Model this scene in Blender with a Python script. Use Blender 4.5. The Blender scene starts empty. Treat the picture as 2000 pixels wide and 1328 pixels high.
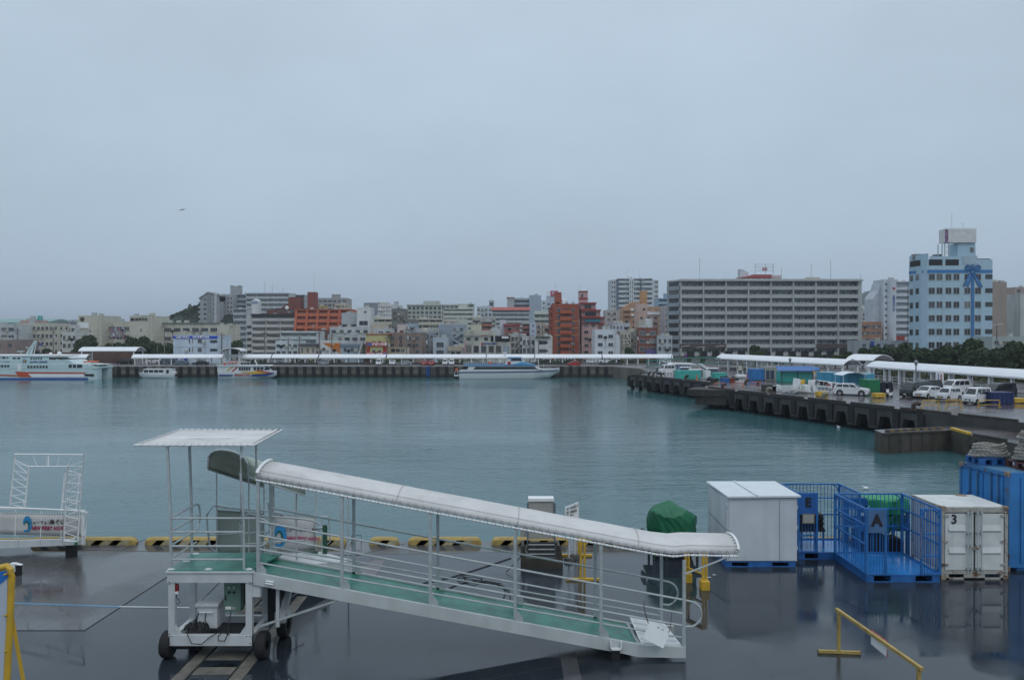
import bpy, bmesh, math, random
from mathutils import Vector, Matrix
R = math.radians
rnd = random.Random(7)
S = bpy.context.scene
COL = S.collection

# ---------------------------------------------------------------- camera
F, H, HZ = 1532.0, 8.0, 655.0
PITCH = math.atan((664 - HZ) / F)
cam = bpy.data.objects.new('camera', bpy.data.cameras.new('camera'))
COL.objects.link(cam)
cam.location = (0, 0, H)
cam.rotation_euler = (R(90) - PITCH, 0, 0)
cam.data.sensor_width = 36
cam.data.lens = 36*F / 2000
cam.data.clip_start = .1
cam.data.clip_end = 20000
S.camera = cam

# ---------------------------------------------------------------- sky, sun, exposure
SUN_EL, SUN_AZ = R(52), R(150)
W = bpy.data.worlds.new('World'); S.world = W; W.use_nodes = True
nt = W.node_tree; N = nt.nodes; L = nt.links
N.clear()
wo = N.new('ShaderNodeOutputWorld'); bg = N.new('ShaderNodeBackground')
sky = N.new('ShaderNodeTexSky'); sky.sky_type = 'NISHITA'; sky.sun_disc = False
sky.sun_elevation = SUN_EL; sky.sun_rotation = SUN_AZ
sky.air_density = 2; sky.dust_density = 4; sky.ozone_density = 2
tc = N.new('ShaderNodeTexCoord'); sp = N.new('ShaderNodeSeparateXYZ')
L.new(tc.outputs['Generated'], sp.inputs[0])
rp = N.new('ShaderNodeValToRGB'); L.new(sp.outputs['Z'], rp.inputs[0])
e = rp.color_ramp.elements
e[0].position = 0.0; e[0].color = (.385, .505, .652, 1)
e[1].position = 1.0; e[1].color = (1.0, 1.1, 1.22, 1)
for p_, c_ in ((.06, (.418, .538, .670, 1)), (.2, (.470, .592, .722, 1)), (.40, (.52, .636, .755, 1)), (.62, (.66, .77, .92, 1))):
    q = e.new(p_); q.color = c_
mp = N.new('ShaderNodeMapping'); mp.inputs['Scale'].default_value = (1.0, 1.0, 2.2)
L.new(tc.outputs['Generated'], mp.inputs[0])
nz = N.new('ShaderNodeTexNoise'); nz.inputs['Scale'].default_value = 2.3
nz.inputs['Detail'].default_value = 5; nz.inputs['Roughness'].default_value = .55
L.new(mp.outputs[0], nz.inputs[0])
mr = N.new('ShaderNodeMapRange'); mr.inputs['From Min'].default_value = .3; mr.inputs['From Max'].default_value = .7
mr.inputs['To Min'].default_value = .92; mr.inputs['To Max'].default_value = 1.06
L.new(nz.outputs[0], mr.inputs[0])
ml = N.new('ShaderNodeVectorMath'); ml.operation = 'SCALE'
L.new(rp.outputs[0], ml.inputs[0]); L.new(mr.outputs[0], ml.inputs['Scale'])
sk = N.new('ShaderNodeVectorMath'); sk.operation = 'SCALE'; sk.inputs['Scale'].default_value = .1
L.new(sky.outputs[0], sk.inputs[0])
mx = N.new('ShaderNodeMix'); mx.data_type = 'RGBA'; mx.inputs['Factor'].default_value = .93
L.new(sk.outputs[0], mx.inputs['A']); L.new(ml.outputs[0], mx.inputs['B'])
L.new(mx.outputs['Result'], bg.inputs['Color']); bg.inputs['Strength'].default_value = 1.0
L.new(bg.outputs[0], wo.inputs[0])
sl = bpy.data.lights.new('sun', 'SUN'); sl.energy = .5; sl.angle = R(25); sl.color = (1, .97, .93)
sun = bpy.data.objects.new('sun', sl); COL.objects.link(sun)
sun.rotation_euler = (R(90) - SUN_EL, 0, math.pi - SUN_AZ)
S.view_settings.view_transform = 'Standard'; S.view_settings.look = 'None'
S.view_settings.exposure = 0.0; S.view_settings.gamma = 1
S.cycles.max_bounces = 6; S.cycles.volume_bounces = 0
S.cycles.use_denoising = True

# ---------------------------------------------------------------- projection helpers (photo pixels of 2000 x 1328)
CP, SP = math.cos(PITCH), math.sin(PITCH)
def ray(px, py):
    u = (px - 1000) / F; v = (664 - py) / F
    return u, CP + v*SP, -SP + v*CP
def P(px, py, z=0.0):
    d = ray(px, py); t = (z - H) / d[2]
    return Vector((d[0]*t, d[1]*t, z))
def XY(px, Y): return (px - 1000) / F*Y
def ZY(py, Y):
    d = ray(1000, py); return H + d[2]*Y / d[1]
def PY(px, py, Y): return Vector((XY(px, Y), Y, ZY(py, Y)))

# ---------------------------------------------------------------- mesh builder
WLOC = {}
class MB:
    def __init__(s): s.v = []; s.f = []; s.m = []; s.k = 0; s.M = None
    def add(s, vs, fs, k=None):
        b = len(s.v)
        for p in vs:
            p = Vector(p)
            if s.M is not None: p = s.M @ p
            s.v.append(p)
        for f in fs: s.f.append([b + i for i in f]); s.m.append(s.k if k is None else k)
        return s
    def bx(s, x0, x1, y0, y1, z0, z1, k=None):
        return s.add([(x0,y0,z0),(x1,y0,z0),(x1,y1,z0),(x0,y1,z0),(x0,y0,z1),(x1,y0,z1),(x1,y1,z1),(x0,y1,z1)],
                     [(0,3,2,1),(4,5,6,7),(0,1,5,4),(1,2,6,5),(2,3,7,6),(3,0,4,7)], k)
    def tube(s, pts, r, n=6, k=None, closed=False):
        pts = [Vector(p) for p in pts]; m = len(pts); rings = []
        for i, p in enumerate(pts):
            a = pts[(i-1) % m] if closed else pts[max(i-1, 0)]
            b = pts[(i+1) % m] if closed else pts[min(i+1, m-1)]
            t = (b - a); t = t.normalized() if t.length > 1e-9 else Vector((0,0,1))
            up = Vector((0,0,1)) if abs(t.z) < .95 else Vector((0,1,0))
            x = t.cross(up).normalized(); y = x.cross(t)
            rings.append([p + x*r*math.cos(2*math.pi*j/n) + y*r*math.sin(2*math.pi*j/n) for j in range(n)])
        vs = [q for g in rings for q in g]; fs = []
        for i in range(m if closed else m-1):
            i2 = (i+1) % m
            for j in range(n): fs.append((i*n+j, i*n+(j+1)%n, i2*n+(j+1)%n, i2*n+j))
        if not closed: fs += [tuple(range(n))[::-1], tuple((m-1)*n+j for j in range(n))]
        return s.add(vs, fs, k)
    def beam(s, a, b, w, h, k=None, up=(0,0,1)):
        a = Vector(a); b = Vector(b); t = (b-a).normalized(); up = Vector(up)
        if abs(t.dot(up)) > .99: up = Vector((0,1,0))
        x = t.cross(up).normalized()*w/2; y = x.cross(t).normalized()*h/2
        vs = [a-x-y, a+x-y, a+x+y, a-x+y, b-x-y, b+x-y, b+x+y, b-x+y]
        return s.add(vs, [(0,3,2,1),(4,5,6,7),(0,1,5,4),(1,2,6,5),(2,3,7,6),(3,0,4,7)], k)
    def prism(s, poly, a, b, axis='y', k=None):
        n = len(poly)
        def mk(p, t):
            if axis == 'y': return (p[0], t, p[1])
            if axis == 'x': return (t, p[0], p[1])
            return (p[0], p[1], t)
        vs = [mk(p, a) for p in poly] + [mk(p, b) for p in poly]
        fs = [tuple(range(n)), tuple(range(2*n-1, n-1, -1))] + [(i, n+i, n+(i+1)%n, (i+1)%n) for i in range(n)]
        return s.add(vs, fs, k)
    def grid(s, rows, k=None, closed=False):
        n = len(rows[0]); vs = [p for r in rows for p in r]; fs = []
        for i in range(len(rows)-1):
            for j in range(n if closed else n-1):
                fs.append((i*n+j, i*n+(j+1)%n, (i+1)*n+(j+1)%n, (i+1)*n+j))
        return s.add(vs, fs, k)
    def lathe(s, prof, c=(0,0,0), n=16, axis='z', k=None):
        rows = []
        for r, h in prof:
            row = []
            for j in range(n):
                a = 2*math.pi*j/n; q = (r*math.cos(a), r*math.sin(a), h)
                if axis == 'y': q = (q[0], q[2], q[1])
                if axis == 'x': q = (q[2], q[0], q[1])
                row.append((c[0]+q[0], c[1]+q[1], c[2]+q[2]))
            rows.append(row)
        return s.grid(rows, k, True)
    def build(s, name, mats, parent=None, local=False, smooth=False, loc=None, bevel=0):
        me = bpy.data.meshes.new(name)
        off = Vector((0,0,0))
        if parent is not None:
            off = WLOC.get(parent.name, Vector((0,0,0))).copy()
        elif loc is not None: off = Vector(loc)
        elif not local:
            xs = [p.x for p in s.v]; ys = [p.y for p in s.v]; zs = [p.z for p in s.v]
            off = Vector(((min(xs)+max(xs))/2, (min(ys)+max(ys))/2, min(zs)))
        vs = s.v if local else [p - off for p in s.v]
        me.from_pydata([tuple(p) for p in vs], [], s.f)
        if not isinstance(mats, (list, tuple)): mats = [mats]
        for m in mats: me.materials.append(m)
        for p, k in zip(me.polygons, s.m): p.material_index = min(k, len(mats)-1)
        bm = bmesh.new(); bm.from_mesh(me)
        bmesh.ops.recalc_face_normals(bm, faces=bm.faces); bm.to_mesh(me); bm.free()
        if smooth:
            for p in me.polygons: p.use_smooth = True
            me.set_sharp_from_angle(angle=R(40))
        me.update()
        o = bpy.data.objects.new(name, me); COL.objects.link(o)
        if parent is not None:
            o.parent = parent; WLOC[o.name] = off
            if local: WLOC[o.name] = Vector((0,0,0))
        else:
            if not local: o.location = off
            WLOC[o.name] = off
        if bevel:
            b = o.modifiers.new('b', 'BEVEL'); b.width = bevel; b.segments = 2; b.limit_method = 'ANGLE'
        return o

def tag(o, label=None, cat=None, group=None, kind=None):
    if label: o['label'] = label
    if cat: o['category'] = cat
    if group: o['group'] = group
    if kind: o['kind'] = kind
    return o
def thing(name, label, cat, loc, group=None, rz=0.0, kind=None):
    o = bpy.data.objects.new(name, None); COL.objects.link(o); o.empty_display_size = .3
    o.location = loc; o.rotation_euler = (0, 0, rz)
    WLOC[o.name] = Vector(loc)
    return tag(o, label, cat, group, kind)
def dup(root, loc=None, rz=None, label=None, group=None):
    r = root.copy(); COL.objects.link(r)
    if loc is not None: r.location = loc
    if rz is not None: r.rotation_euler = (0, 0, rz)
    if label: r['label'] = label
    if group: r['group'] = group
    def rec(a, b):
        for ch in a.children:
            c = ch.copy(); COL.objects.link(c); c.parent = b; rec(ch, c)
    rec(root, r)
    return r
def inst(src, loc, parent):
    c = src.copy(); COL.objects.link(c); c.parent = parent; c.location = loc
    return c

# ---------------------------------------------------------------- materials
MATS = {}
def mat(name, rgb, rough=.6, metal=0.0, var=.12, scale=1.5, streak=0.0, rust=0.0, bump=0.0, spec=.5, em=None):
    if name in MATS: return MATS[name]
    m = bpy.data.materials.new(name); MATS[name] = m; m.use_nodes = True
    t = m.node_tree; n = t.nodes; l = t.links
    b = n['Principled BSDF']; b.inputs['Roughness'].default_value = rough; b.inputs['Metallic'].default_value = metal
    b.inputs['Specular IOR Level'].default_value = spec
    c = n.new('ShaderNodeTexCoord')
    rgbn = n.new('ShaderNodeRGB'); rgbn.outputs[0].default_value = (*rgb, 1)
    cur = rgbn.outputs[0]
    if var:
        z = n.new('ShaderNodeTexNoise'); z.inputs['Scale'].default_value = scale; z.inputs['Detail'].default_value = 6
        l.new(c.outputs['Object'], z.inputs[0])
        r = n.new('ShaderNodeMapRange'); r.inputs['From Min'].default_value = .3; r.inputs['From Max'].default_value = .7
        r.inputs['To Min'].default_value = 1-var; r.inputs['To Max'].default_value = 1+var*.6
        l.new(z.outputs[0], r.inputs[0])
        s = n.new('ShaderNodeVectorMath'); s.operation = 'SCALE'; l.new(cur, s.inputs[0]); l.new(r.outputs[0], s.inputs['Scale'])
        cur = s.outputs[0]
    if streak:
        q = n.new('ShaderNodeMapping'); q.inputs['Scale'].default_value = (1.6, 1.6, .12); l.new(c.outputs['Object'], q.inputs[0])
        z = n.new('ShaderNodeTexNoise'); z.inputs['Scale'].default_value = scale; z.inputs['Detail'].default_value = 5
        l.new(q.outputs[0], z.inputs[0])
        r = n.new('ShaderNodeMapRange'); r.inputs['From Min'].default_value = .5; r.inputs['From Max'].default_value = .75
        r.inputs['To Max'].default_value = streak; l.new(z.outputs[0], r.inputs[0])
        x = n.new('ShaderNodeMix'); x.data_type = 'RGBA'; l.new(r.outputs[0], x.inputs['Factor']); l.new(cur, x.inputs['A'])
        x.inputs['B'].default_value = (rgb[0]*.35, rgb[1]*.34, rgb[2]*.32, 1); cur = x.outputs['Result']
    if rust:
        z = n.new('ShaderNodeTexNoise'); z.inputs['Scale'].default_value = 3.2; z.inputs['Detail'].default_value = 8
        z.inputs['Roughness'].default_value = .7; l.new(c.outputs['Object'], z.inputs[0])
        r = n.new('ShaderNodeMapRange'); r.inputs['From Min'].default_value = .72-rust*.3; r.inputs['From Max'].default_value = .78-rust*.25
        l.new(z.outputs[0], r.inputs[0])
        x = n.new('ShaderNodeMix'); x.data_type = 'RGBA'; l.new(r.outputs[0], x.inputs['Factor']); l.new(cur, x.inputs['A'])
        x.inputs['B'].default_value = (.10, .045, .02, 1); cur = x.outputs['Result']
    l.new(cur, b.inputs['Base Color'])
    if bump:
        z = n.new('ShaderNodeTexNoise'); z.inputs['Scale'].default_value = scale*8; z.inputs['Detail'].default_value = 4
        l.new(c.outputs['Object'], z.inputs[0])
        u = n.new('ShaderNodeBump'); u.inputs['Strength'].default_value = bump; u.inputs['Distance'].default_value = .02
        l.new(z.outputs[0], u.inputs['Height']); l.new(u.outputs[0], b.inputs['Normal'])
    if em:
        b.inputs['Emission Color'].default_value = (*em[:3], 1); b.inputs['Emission Strength'].default_value = em[3]
    return m
def wallm(rgb, streak=.35, var=.1):
    key = 'render_%02d_%02d_%02d_%02d' % (rgb[0]*99, rgb[1]*99, rgb[2]*99, streak*99)
    return mat(key, rgb, .85, 0, var, .35, streak)
WHITE = mat('white_paint', (.56,.585,.59), .4, 0, .10, 2.5, .16)
WHITE2 = mat('bright_white_paint', (.78,.80,.80), .45, 0, .06, 2, .08)
CANVAS = mat('canvas', (.60,.595,.58), .75, 0, .10, 1.2, .22, 0, .35)
CANVASG = mat('lit_through_canvas', (.42,.47,.39), .8, 0, .1, 1.2, .15)  # canopy cloth colour lightened to stand for daylight coming through it
GALV = mat('pale_grey_steel', (.46,.50,.50), .4, .2, .14, 5)
ROOFW = mat('white_roof_sheet', (.74,.76,.78), .35, 0, .05, .5)
BLACK = mat('black_rubber', (.012,.012,.013), .65, 0, .3, 4)
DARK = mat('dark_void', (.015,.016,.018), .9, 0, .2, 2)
ROPE = mat('grey_rope', (.30,.29,.26), .9, 0, .25, 14, 0, 0, .6)
CORD = mat('lacing_cord', (.05,.06,.05), .8)
YEL = mat('yellow_paint', (.58,.36,.035), .45, 0, .18, 3, .15)
YELR = mat('worn_yellow_paint', (.40,.285,.085), .6, 0, .25, 4, .25, .36)
REDP = mat('red_paint', (.45,.05,.03), .45)
ORANGE = mat('orange_paint', (.62,.12,.03), .5)
BLUE = mat('blue_steel', (.022,.15,.42), .45, 0, .25, 2.5, .25, .10)
BLUED = mat('blue_panel_paint', (.02,.12,.36), .45, 0, .25, 3, .25, .12)
BLUEC = mat('blue_container_paint', (.035,.20,.50), .5, 0, .2, 1.2, .30, .12)
NAVY = mat('navy_paint', (.012,.025,.11), .5)
GREYCAB = mat('beige_cabinet_paint', (.36,.355,.32), .5, 0, .08, 3, .1)
SHED = mat('pale_grey_sheet', (.55,.59,.62), .45, 0, .09, 1.2, .30, 0, .15)
CONT = mat('white_container_paint', (.62,.64,.62), .5, 0, .1, 2, .25, .16)
RUSTY = mat('rusted_steel', (.30,.24,.18), .8, 0, .3, 5, .3, .75)
GREENT = mat('green_tarpaulin', (.006,.125,.055), .45, 0, .2, 3)
GREENF = mat('green_floor_sheet', (.035,.22,.155), .30, 0, .4, 2.2, .25, 0, .3)
TEAL = mat('teal_paint', (.05,.40,.34), .5, 0, .1, 2, .1)
TEALD = mat('dark_teal_paint', (.02,.16,.14), .5)
CYAN = mat('sky_blue_paint', (.06,.30,.46), .5, 0, .1, 1, .15)
GREENC = mat('green_container_paint', (.02,.22,.09), .5, 0, .1, 2, .1)
CTRL = mat('grey_green_cabinet', (.11,.19,.16), .5, 0, .08, 3)
GLASS = mat('car_glass', (.012,.018,.022), .08, 0, 0, 1, spec=.7)
CONC = mat('concrete', (.20,.195,.18), .8, 0, .25, .9, .45, 0, .3)
CONCD = mat('wet_dark_concrete', (.055,.053,.05), .55, 0, .35, .8, .4, 0, .4)
STONE = mat('stone_steps', (.10,.095,.09), .8, 0, .3, .8)
LETB = mat('black_lettering', (.015,.015,.02), .5, 0, 0)
LETR = mat('crimson_lettering', (.30,.02,.08), .5, 0, 0)
LETBL = mat('blue_lettering', (.02,.06,.35), .5, 0, 0)
LETW = mat('white_lettering', (.8,.8,.8), .5, 0, 0)
CHROME = mat('bare_metal', (.45,.45,.45), .3, .8, .1)
LAMPC = mat('clear_lamp', (.75,.77,.78), .15, 0, 0)
TAIL = mat('red_lamp', (.35,.01,.01), .2, 0, 0)

def winmat():
    m = bpy.data.materials.new('window_glass'); m.use_nodes = True
    t = m.node_tree; n = t.nodes; l = t.links; b = n['Principled BSDF']
    oi = n.new('ShaderNodeObjectInfo'); r = n.new('ShaderNodeValToRGB'); l.new(oi.outputs['Random'], r.inputs[0])
    el = r.color_ramp.elements; el[0].position = 0; el[0].color = (.022,.026,.032,1); el[1].position = 1; el[1].color = (.22,.23,.22,1)
    for p, c in ((.45, (.035,.040,.048,1)), (.7, (.07,.08,.085,1)), (.85, (.05,.045,.04,1))):
        q = el.new(p); q.color = c
    l.new(r.outputs[0], b.inputs['Base Color']); b.inputs['Roughness'].default_value = .12
    return m
WGLASS = winmat()
WFRAME = mat('window_frame_paint', (.40,.41,.41), .5, 0, .05)

def text(body, size, m, parent, loc, rot=(R(90),0,0), name='lettering', sx=1.0, ext=.004, vertical=False, bold=0.0, align='CENTER', local=False):
    cu = bpy.data.curves.new(name, 'FONT')
    cu.body = '\n'.join(body) if vertical else body
    cu.size = size; cu.align_x = align; cu.align_y = 'CENTER'; cu.extrude = ext; cu.offset = bold; cu.resolution_u = 2
    if vertical: cu.space_line = .86
    o = bpy.data.objects.new('tmp', cu); COL.objects.link(o)
    dg = bpy.context.evaluated_depsgraph_get()
    me = bpy.data.meshes.new_from_object(o.evaluated_get(dg))
    bpy.data.objects.remove(o); bpy.data.curves.remove(cu)
    Mx = Matrix.LocRotScale(Vector((0,0,0)), __import__('mathutils').Euler(rot), Vector((1,1,1))) @ Matrix.Diagonal((sx,1,1,1))
    me.transform(Mx); me.materials.clear(); me.materials.append(m); me.name = name
    off = Vector((0,0,0)) if local else WLOC.get(parent.name, Vector((0,0,0)))
    ob = bpy.data.objects.new(name, me); COL.objects.link(ob); ob.parent = parent; ob.location = Vector(loc) - off
    return ob
# ================================================================ SETTING
WZ = -2.9
QY = 30.5            # near quay edge
FY = 202.6           # far quay edge
def wmat_water():
    m = bpy.data.materials.new('harbour_water'); m.use_nodes = True
    t = m.node_tree; n = t.nodes; l = t.links; b = n['Principled BSDF']
    b.inputs['Base Color'].default_value = (.040, .135, .148, 1); b.inputs['IOR'].default_value = 1.33
    b.inputs['Roughness'].default_value = .10; b.inputs['Specular IOR Level'].default_value = .5
    c = n.new('ShaderNodeTexCoord')
    def nz(scale, sx, sy, det=3):
        q = n.new('ShaderNodeMapping'); q.inputs['Scale'].default_value = (sx, sy, 1); l.new(c.outputs['Object'], q.inputs[0])
        z = n.new('ShaderNodeTexNoise'); z.inputs['Scale'].default_value = scale; z.inputs['Detail'].default_value = det
        l.new(q.outputs[0], z.inputs[0]); return z.outputs[0]
    a = nz(1.6, .55, 1.5, 4); d = nz(.30, .35, 1.3, 3); g = nz(.014, 1, 1.8, 4)
    ad = n.new('ShaderNodeMath'); ad.operation = 'MULTIPLY_ADD'; l.new(d, ad.inputs[0]); ad.inputs[1].default_value = 1.6; l.new(a, ad.inputs[2])
    u = n.new('ShaderNodeBump'); u.inputs['Distance'].default_value = .10
    r = n.new('ShaderNodeMapRange'); r.inputs['From Min'].default_value = .4; r.inputs['From Max'].default_value = .6
    r.inputs['To Min'].default_value = .16; r.inputs['To Max'].default_value = .72; l.new(g, r.inputs[0]); l.new(r.outputs[0], u.inputs['Strength'])
    l.new(ad.outputs[0], u.inputs['Height']); l.new(u.outputs[0], b.inputs['Normal'])
    x = n.new('ShaderNodeMix'); x.data_type = 'RGBA'; l.new(r.outputs[0], x.inputs['Factor'])
    x.inputs['A'].default_value = (.040, .112, .126, 1); x.inputs['B'].default_value = (.050, .135, .142, 1)
    l.new(x.outputs['Result'], b.inputs['Base Color'])
    return m
def wmat_asphalt(name, rgb, rgb2, r0, r1, bump=.25, sc=.35, joint=0, crack=0):
    m = bpy.data.materials.new(name); m.use_nodes = True
    t = m.node_tree; n = t.nodes; l = t.links; b = n['Principled BSDF']
    c = n.new('ShaderNodeTexCoord')
    z = n.new('ShaderNodeTexNoise'); z.inputs['Scale'].default_value = sc; z.inputs['Detail'].default_value = 6; l.new(c.outputs['Object'], z.inputs[0])
    r = n.new('ShaderNodeMapRange'); r.inputs['From Min'].default_value = .42; r.inputs['From Max'].default_value = .62
    r.inputs['To Min'].default_value = r0; r.inputs['To Max'].default_value = r1; l.new(z.outputs[0], r.inputs[0]); l.new(r.outputs[0], b.inputs['Roughness'])
    z2 = n.new('ShaderNodeTexNoise'); z2.inputs['Scale'].default_value = sc*2.3; z2.inputs['Detail'].default_value = 8; l.new(c.outputs['Object'], z2.inputs[0])
    x = n.new('ShaderNodeMix'); x.data_type = 'RGBA'; l.new(z2.outputs[0], x.inputs['Factor'])
    x.inputs['A'].default_value = (*rgb, 1); x.inputs['B'].default_value = (*rgb2, 1)
    cur = x.outputs['Result']
    f = n.new('ShaderNodeTexNoise'); f.inputs['Scale'].default_value = 60; f.inputs['Detail'].default_value = 3; l.new(c.outputs['Object'], f.inputs[0])
    fs = n.new('ShaderNodeMapRange'); fs.inputs['From Min'].default_value = .35; fs.inputs['From Max'].default_value = .65; fs.inputs['To Min'].default_value = .6; fs.inputs['To Max'].default_value = 1.5; l.new(f.outputs[0], fs.inputs[0])
    fm = n.new('ShaderNodeVectorMath'); fm.operation = 'SCALE'; l.new(cur, fm.inputs[0]); l.new(fs.outputs[0], fm.inputs['Scale']); cur = fm.outputs[0]
    if crack:
        vo = n.new('ShaderNodeTexVoronoi'); vo.feature = 'DISTANCE_TO_EDGE'; vo.inputs['Scale'].default_value = crack; wz = n.new('ShaderNodeVectorMath'); wz.operation = 'MULTIPLY_ADD'; l.new(z2.outputs['Color'], wz.inputs[0]); wz.inputs[1].default_value = (2.5,2.5,0); l.new(c.outputs['Object'], wz.inputs[2]); l.new(wz.outputs[0], vo.inputs['Vector'])
        cm = n.new('ShaderNodeMapRange'); cm.inputs['From Max'].default_value = .004; cm.inputs['To Min'].default_value = .35; l.new(vo.outputs['Distance'], cm.inputs[0])
        f2 = n.new('ShaderNodeVectorMath'); f2.operation = 'SCALE'; l.new(cur, f2.inputs[0]); l.new(cm.outputs[0], f2.inputs['Scale']); cur = f2.outputs[0]
    if joint:
        br = n.new('ShaderNodeTexBrick'); br.inputs['Scale'].default_value = joint; br.inputs['Mortar Size'].default_value = .012
        br.inputs['Color1'].default_value = (1,1,1,1); br.inputs['Color2'].default_value = (.86,.84,.84,1); br.inputs['Mortar'].default_value = (.35,.35,.35,1)
        l.new(c.outputs['Object'], br.inputs[0])
        y = n.new('ShaderNodeMix'); y.data_type = 'RGBA'; y.blend_type = 'MULTIPLY'; y.inputs['Factor'].default_value = .8
        l.new(cur, y.inputs['A']); l.new(br.outputs['Color'], y.inputs['B']); cur = y.outputs['Result']
    l.new(cur, b.inputs['Base Color'])
    w = n.new('ShaderNodeMath'); w.operation = 'MULTIPLY'; l.new(r.outputs[0], w.inputs[0]); w.inputs[1].default_value = bump
    u = n.new('ShaderNodeBump'); u.inputs['Distance'].default_value = .01; l.new(w.outputs[0], u.inputs['Strength'])
    l.new(f.outputs[0], u.inputs['Height']); l.new(u.outputs[0], b.inputs['Normal'])
    b.inputs['Specular IOR Level'].default_value = .5
    return m
WATER = wmat_water()
ASPH = wmat_asphalt('wet_asphalt', (.010,.015,.021), (.034,.043,.052), .02, .22, .55, .30, 0, .12)
WCON = wmat_asphalt('wet_concrete_slab', (.045,.050,.056), (.110,.110,.108), .04, .34, .6, .35, 0, .16)
PIERTOP = wmat_asphalt('wet_pier_paving', (.070,.060,.062), (.115,.100,.102), .08, .35, .5, .12, .11)
FARLAND = wmat_asphalt('far_quay_paving', (.085,.080,.078), (.13,.12,.118), .25, .5, .5, .1)

mb = MB(); mb.add([(-6000,-400,WZ),(6000,-400,WZ),(6000,9000,WZ),(-6000,9000,WZ)], [(0,1,2,3)])
tag(mb.build('water', WATER, loc=(0,0,WZ)), kind='structure')

mb = MB()
mb.bx(-120, 60, -60, QY, -4, 0)
tag(mb.build('quay_ground', ASPH, loc=(0,0,0)), kind='structure')
def sheet(name, pts, z, m, kind='structure'):
    b = MB(); b.add([(p[0], p[1], z) for p in pts], [tuple(range(len(pts)))]); o = b.build(name, m, loc=(0,0,0)); tag(o, kind=kind); return o
g = lambda x, y: tuple(P(x, y, 0)[:2])
edge = [(-60, QY-.01), (60, QY-.01)]
sheet('concrete_apron', [(-60, QY-.02), (60, QY-.02), (60, 29.35), (g(1160,1080)[0], 29.15), g(700,1083), g(540,1090), g(330,1124), g(165,1231), g(-400,1231), (-60, 24)], .004, WCON)
sheet('concrete_patch', [g(646,1096), g(752,1094), g(735,1122), g(700,1130), g(600,1130)], .004, mat('pinkish_concrete', (.12,.10,.095), .3, 0, .2, 1))
b = MB()
for a, c in ((g(160,1074), g(700,1084)), (g(285,1052.5), g(240,1074)), (g(700,1084), g(790,1062)), (g(-100,1231), g(165,1231)), (g(165,1231), g(330,1124))):
    b.beam((*a, .006), (*c, .006), .035, .004)
tag(b.build('slab_joints', DARK), kind='structure')
b = MB(); a = g(233,1184.5); c = g(400,1187); b.beam((*a,.007), (*c,.007), .09, .006)
tag(b.build('white_line', mat('line_white', (.5,.5,.5), .3), loc=(0,0,0)), kind='structure')
b = MB(); c = g(-60,1175); b.beam((*a,.007), (*c,.007), .10, .006)
tag(b.build('blue_line', mat('line_blue', (.08,.22,.36), .3), loc=(0,0,0)), kind='structure')
b = MB()
a = g(1085,1255); c = g(1120,1328)
b.add([(*g(1082,1200),.006),(*g(1108,1200),.006),(*g(1140,1345),.006),(*g(1104,1345),.006)], [(0,1,2,3)])
tag(b.build('faded_line', mat('line_faded', (.075,.08,.085), .15), loc=(0,0,0)), kind='structure')
b = MB()
b.bx(-7.92,-7.62,14,24.0,0,.012); b.bx(-6.58,-6.28,14,24.0,0,.012)
y = 14.2; i = 0
while y < 23.5:
    b.bx(-7.56,-6.64,y,y+.42,0,.010); y += .85
tag(b.build('drain_strip', mat('worn_slab', (.17,.16,.135), .5, 0, .45, 3, .3)), kind='structure')
b = MB(); b.bx(-7.62,-7.56,14,24,0,.006); b.bx(-6.64,-6.58,14,24,0,.006)
tag(b.build('drain_slots', DARK), kind='structure')
b = MB(); b.add([(*g(688,1103),.009),(*g(716,1104),.009),(*g(728,1090),.009),(*g(700,1089),.009)], [(0,1,2,3)])
tag(b.build('cover_plate', mat('steel_plate', (.09,.095,.11), .35, .4)), 'square steel cover plate set in the pinkish concrete patch', 'cover plate')
b = MB(); q = P(688,1120); b.lathe([(0,.012),(.33,.012),(.35,.006)], (q.x,q.y,0), 24)
tag(b.build('manhole_cover', mat('iron_cover', (.055,.055,.06), .4, .3)), 'round iron manhole cover on the concrete patch behind the gangway', 'manhole cover')

def vs(pts): return [tuple(P(x, y, z)[:2]) for x, y, z in pts]
E1a = P(1228,731.5); E1b = P(1394,749.5); E2a = P(1378,757.5); E2b = P(1992,824.5)
d2 = (E2b - E2a).normalized(); E3 = E2b + d2*40
land = [(-3500, FY), (26, FY), (31, 188), (29, E1a.y+3), (E1a.x, E1a.y), (E1b.x, E1b.y), (E2a.x+1, E2a.y+4), (E2a.x, E2a.y), (E2b.x, E2b.y), (E3.x, E3.y), (E3.x+10, -60), (3500, -60), (3500, 5000), (-3500, 5000)]
mb = MB(); mb.add([(x, y, 0) for x, y in land], [tuple(range(len(land)))])
tag(mb.build('ground', FARLAND, loc=(0,0,0)), kind='structure')
pp = [(E1a.x, E1a.y), (E1b.x, E1b.y), (E2a.x+1, E2a.y+4), (E2a.x, E2a.y), (E2b.x, E2b.y), (E3.x, E3.y), (E3.x+60, E3.y), (108, 100), (92, 150), (60, 190), (31, 186), (29, E1a.y+3)]
mb = MB(); mb.add([(x, y, .004) for x, y in pp], [tuple(range(len(pp)))])
tag(mb.build('pier_paving', PIERTOP, loc=(0,0,0)), kind='structure')

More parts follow.
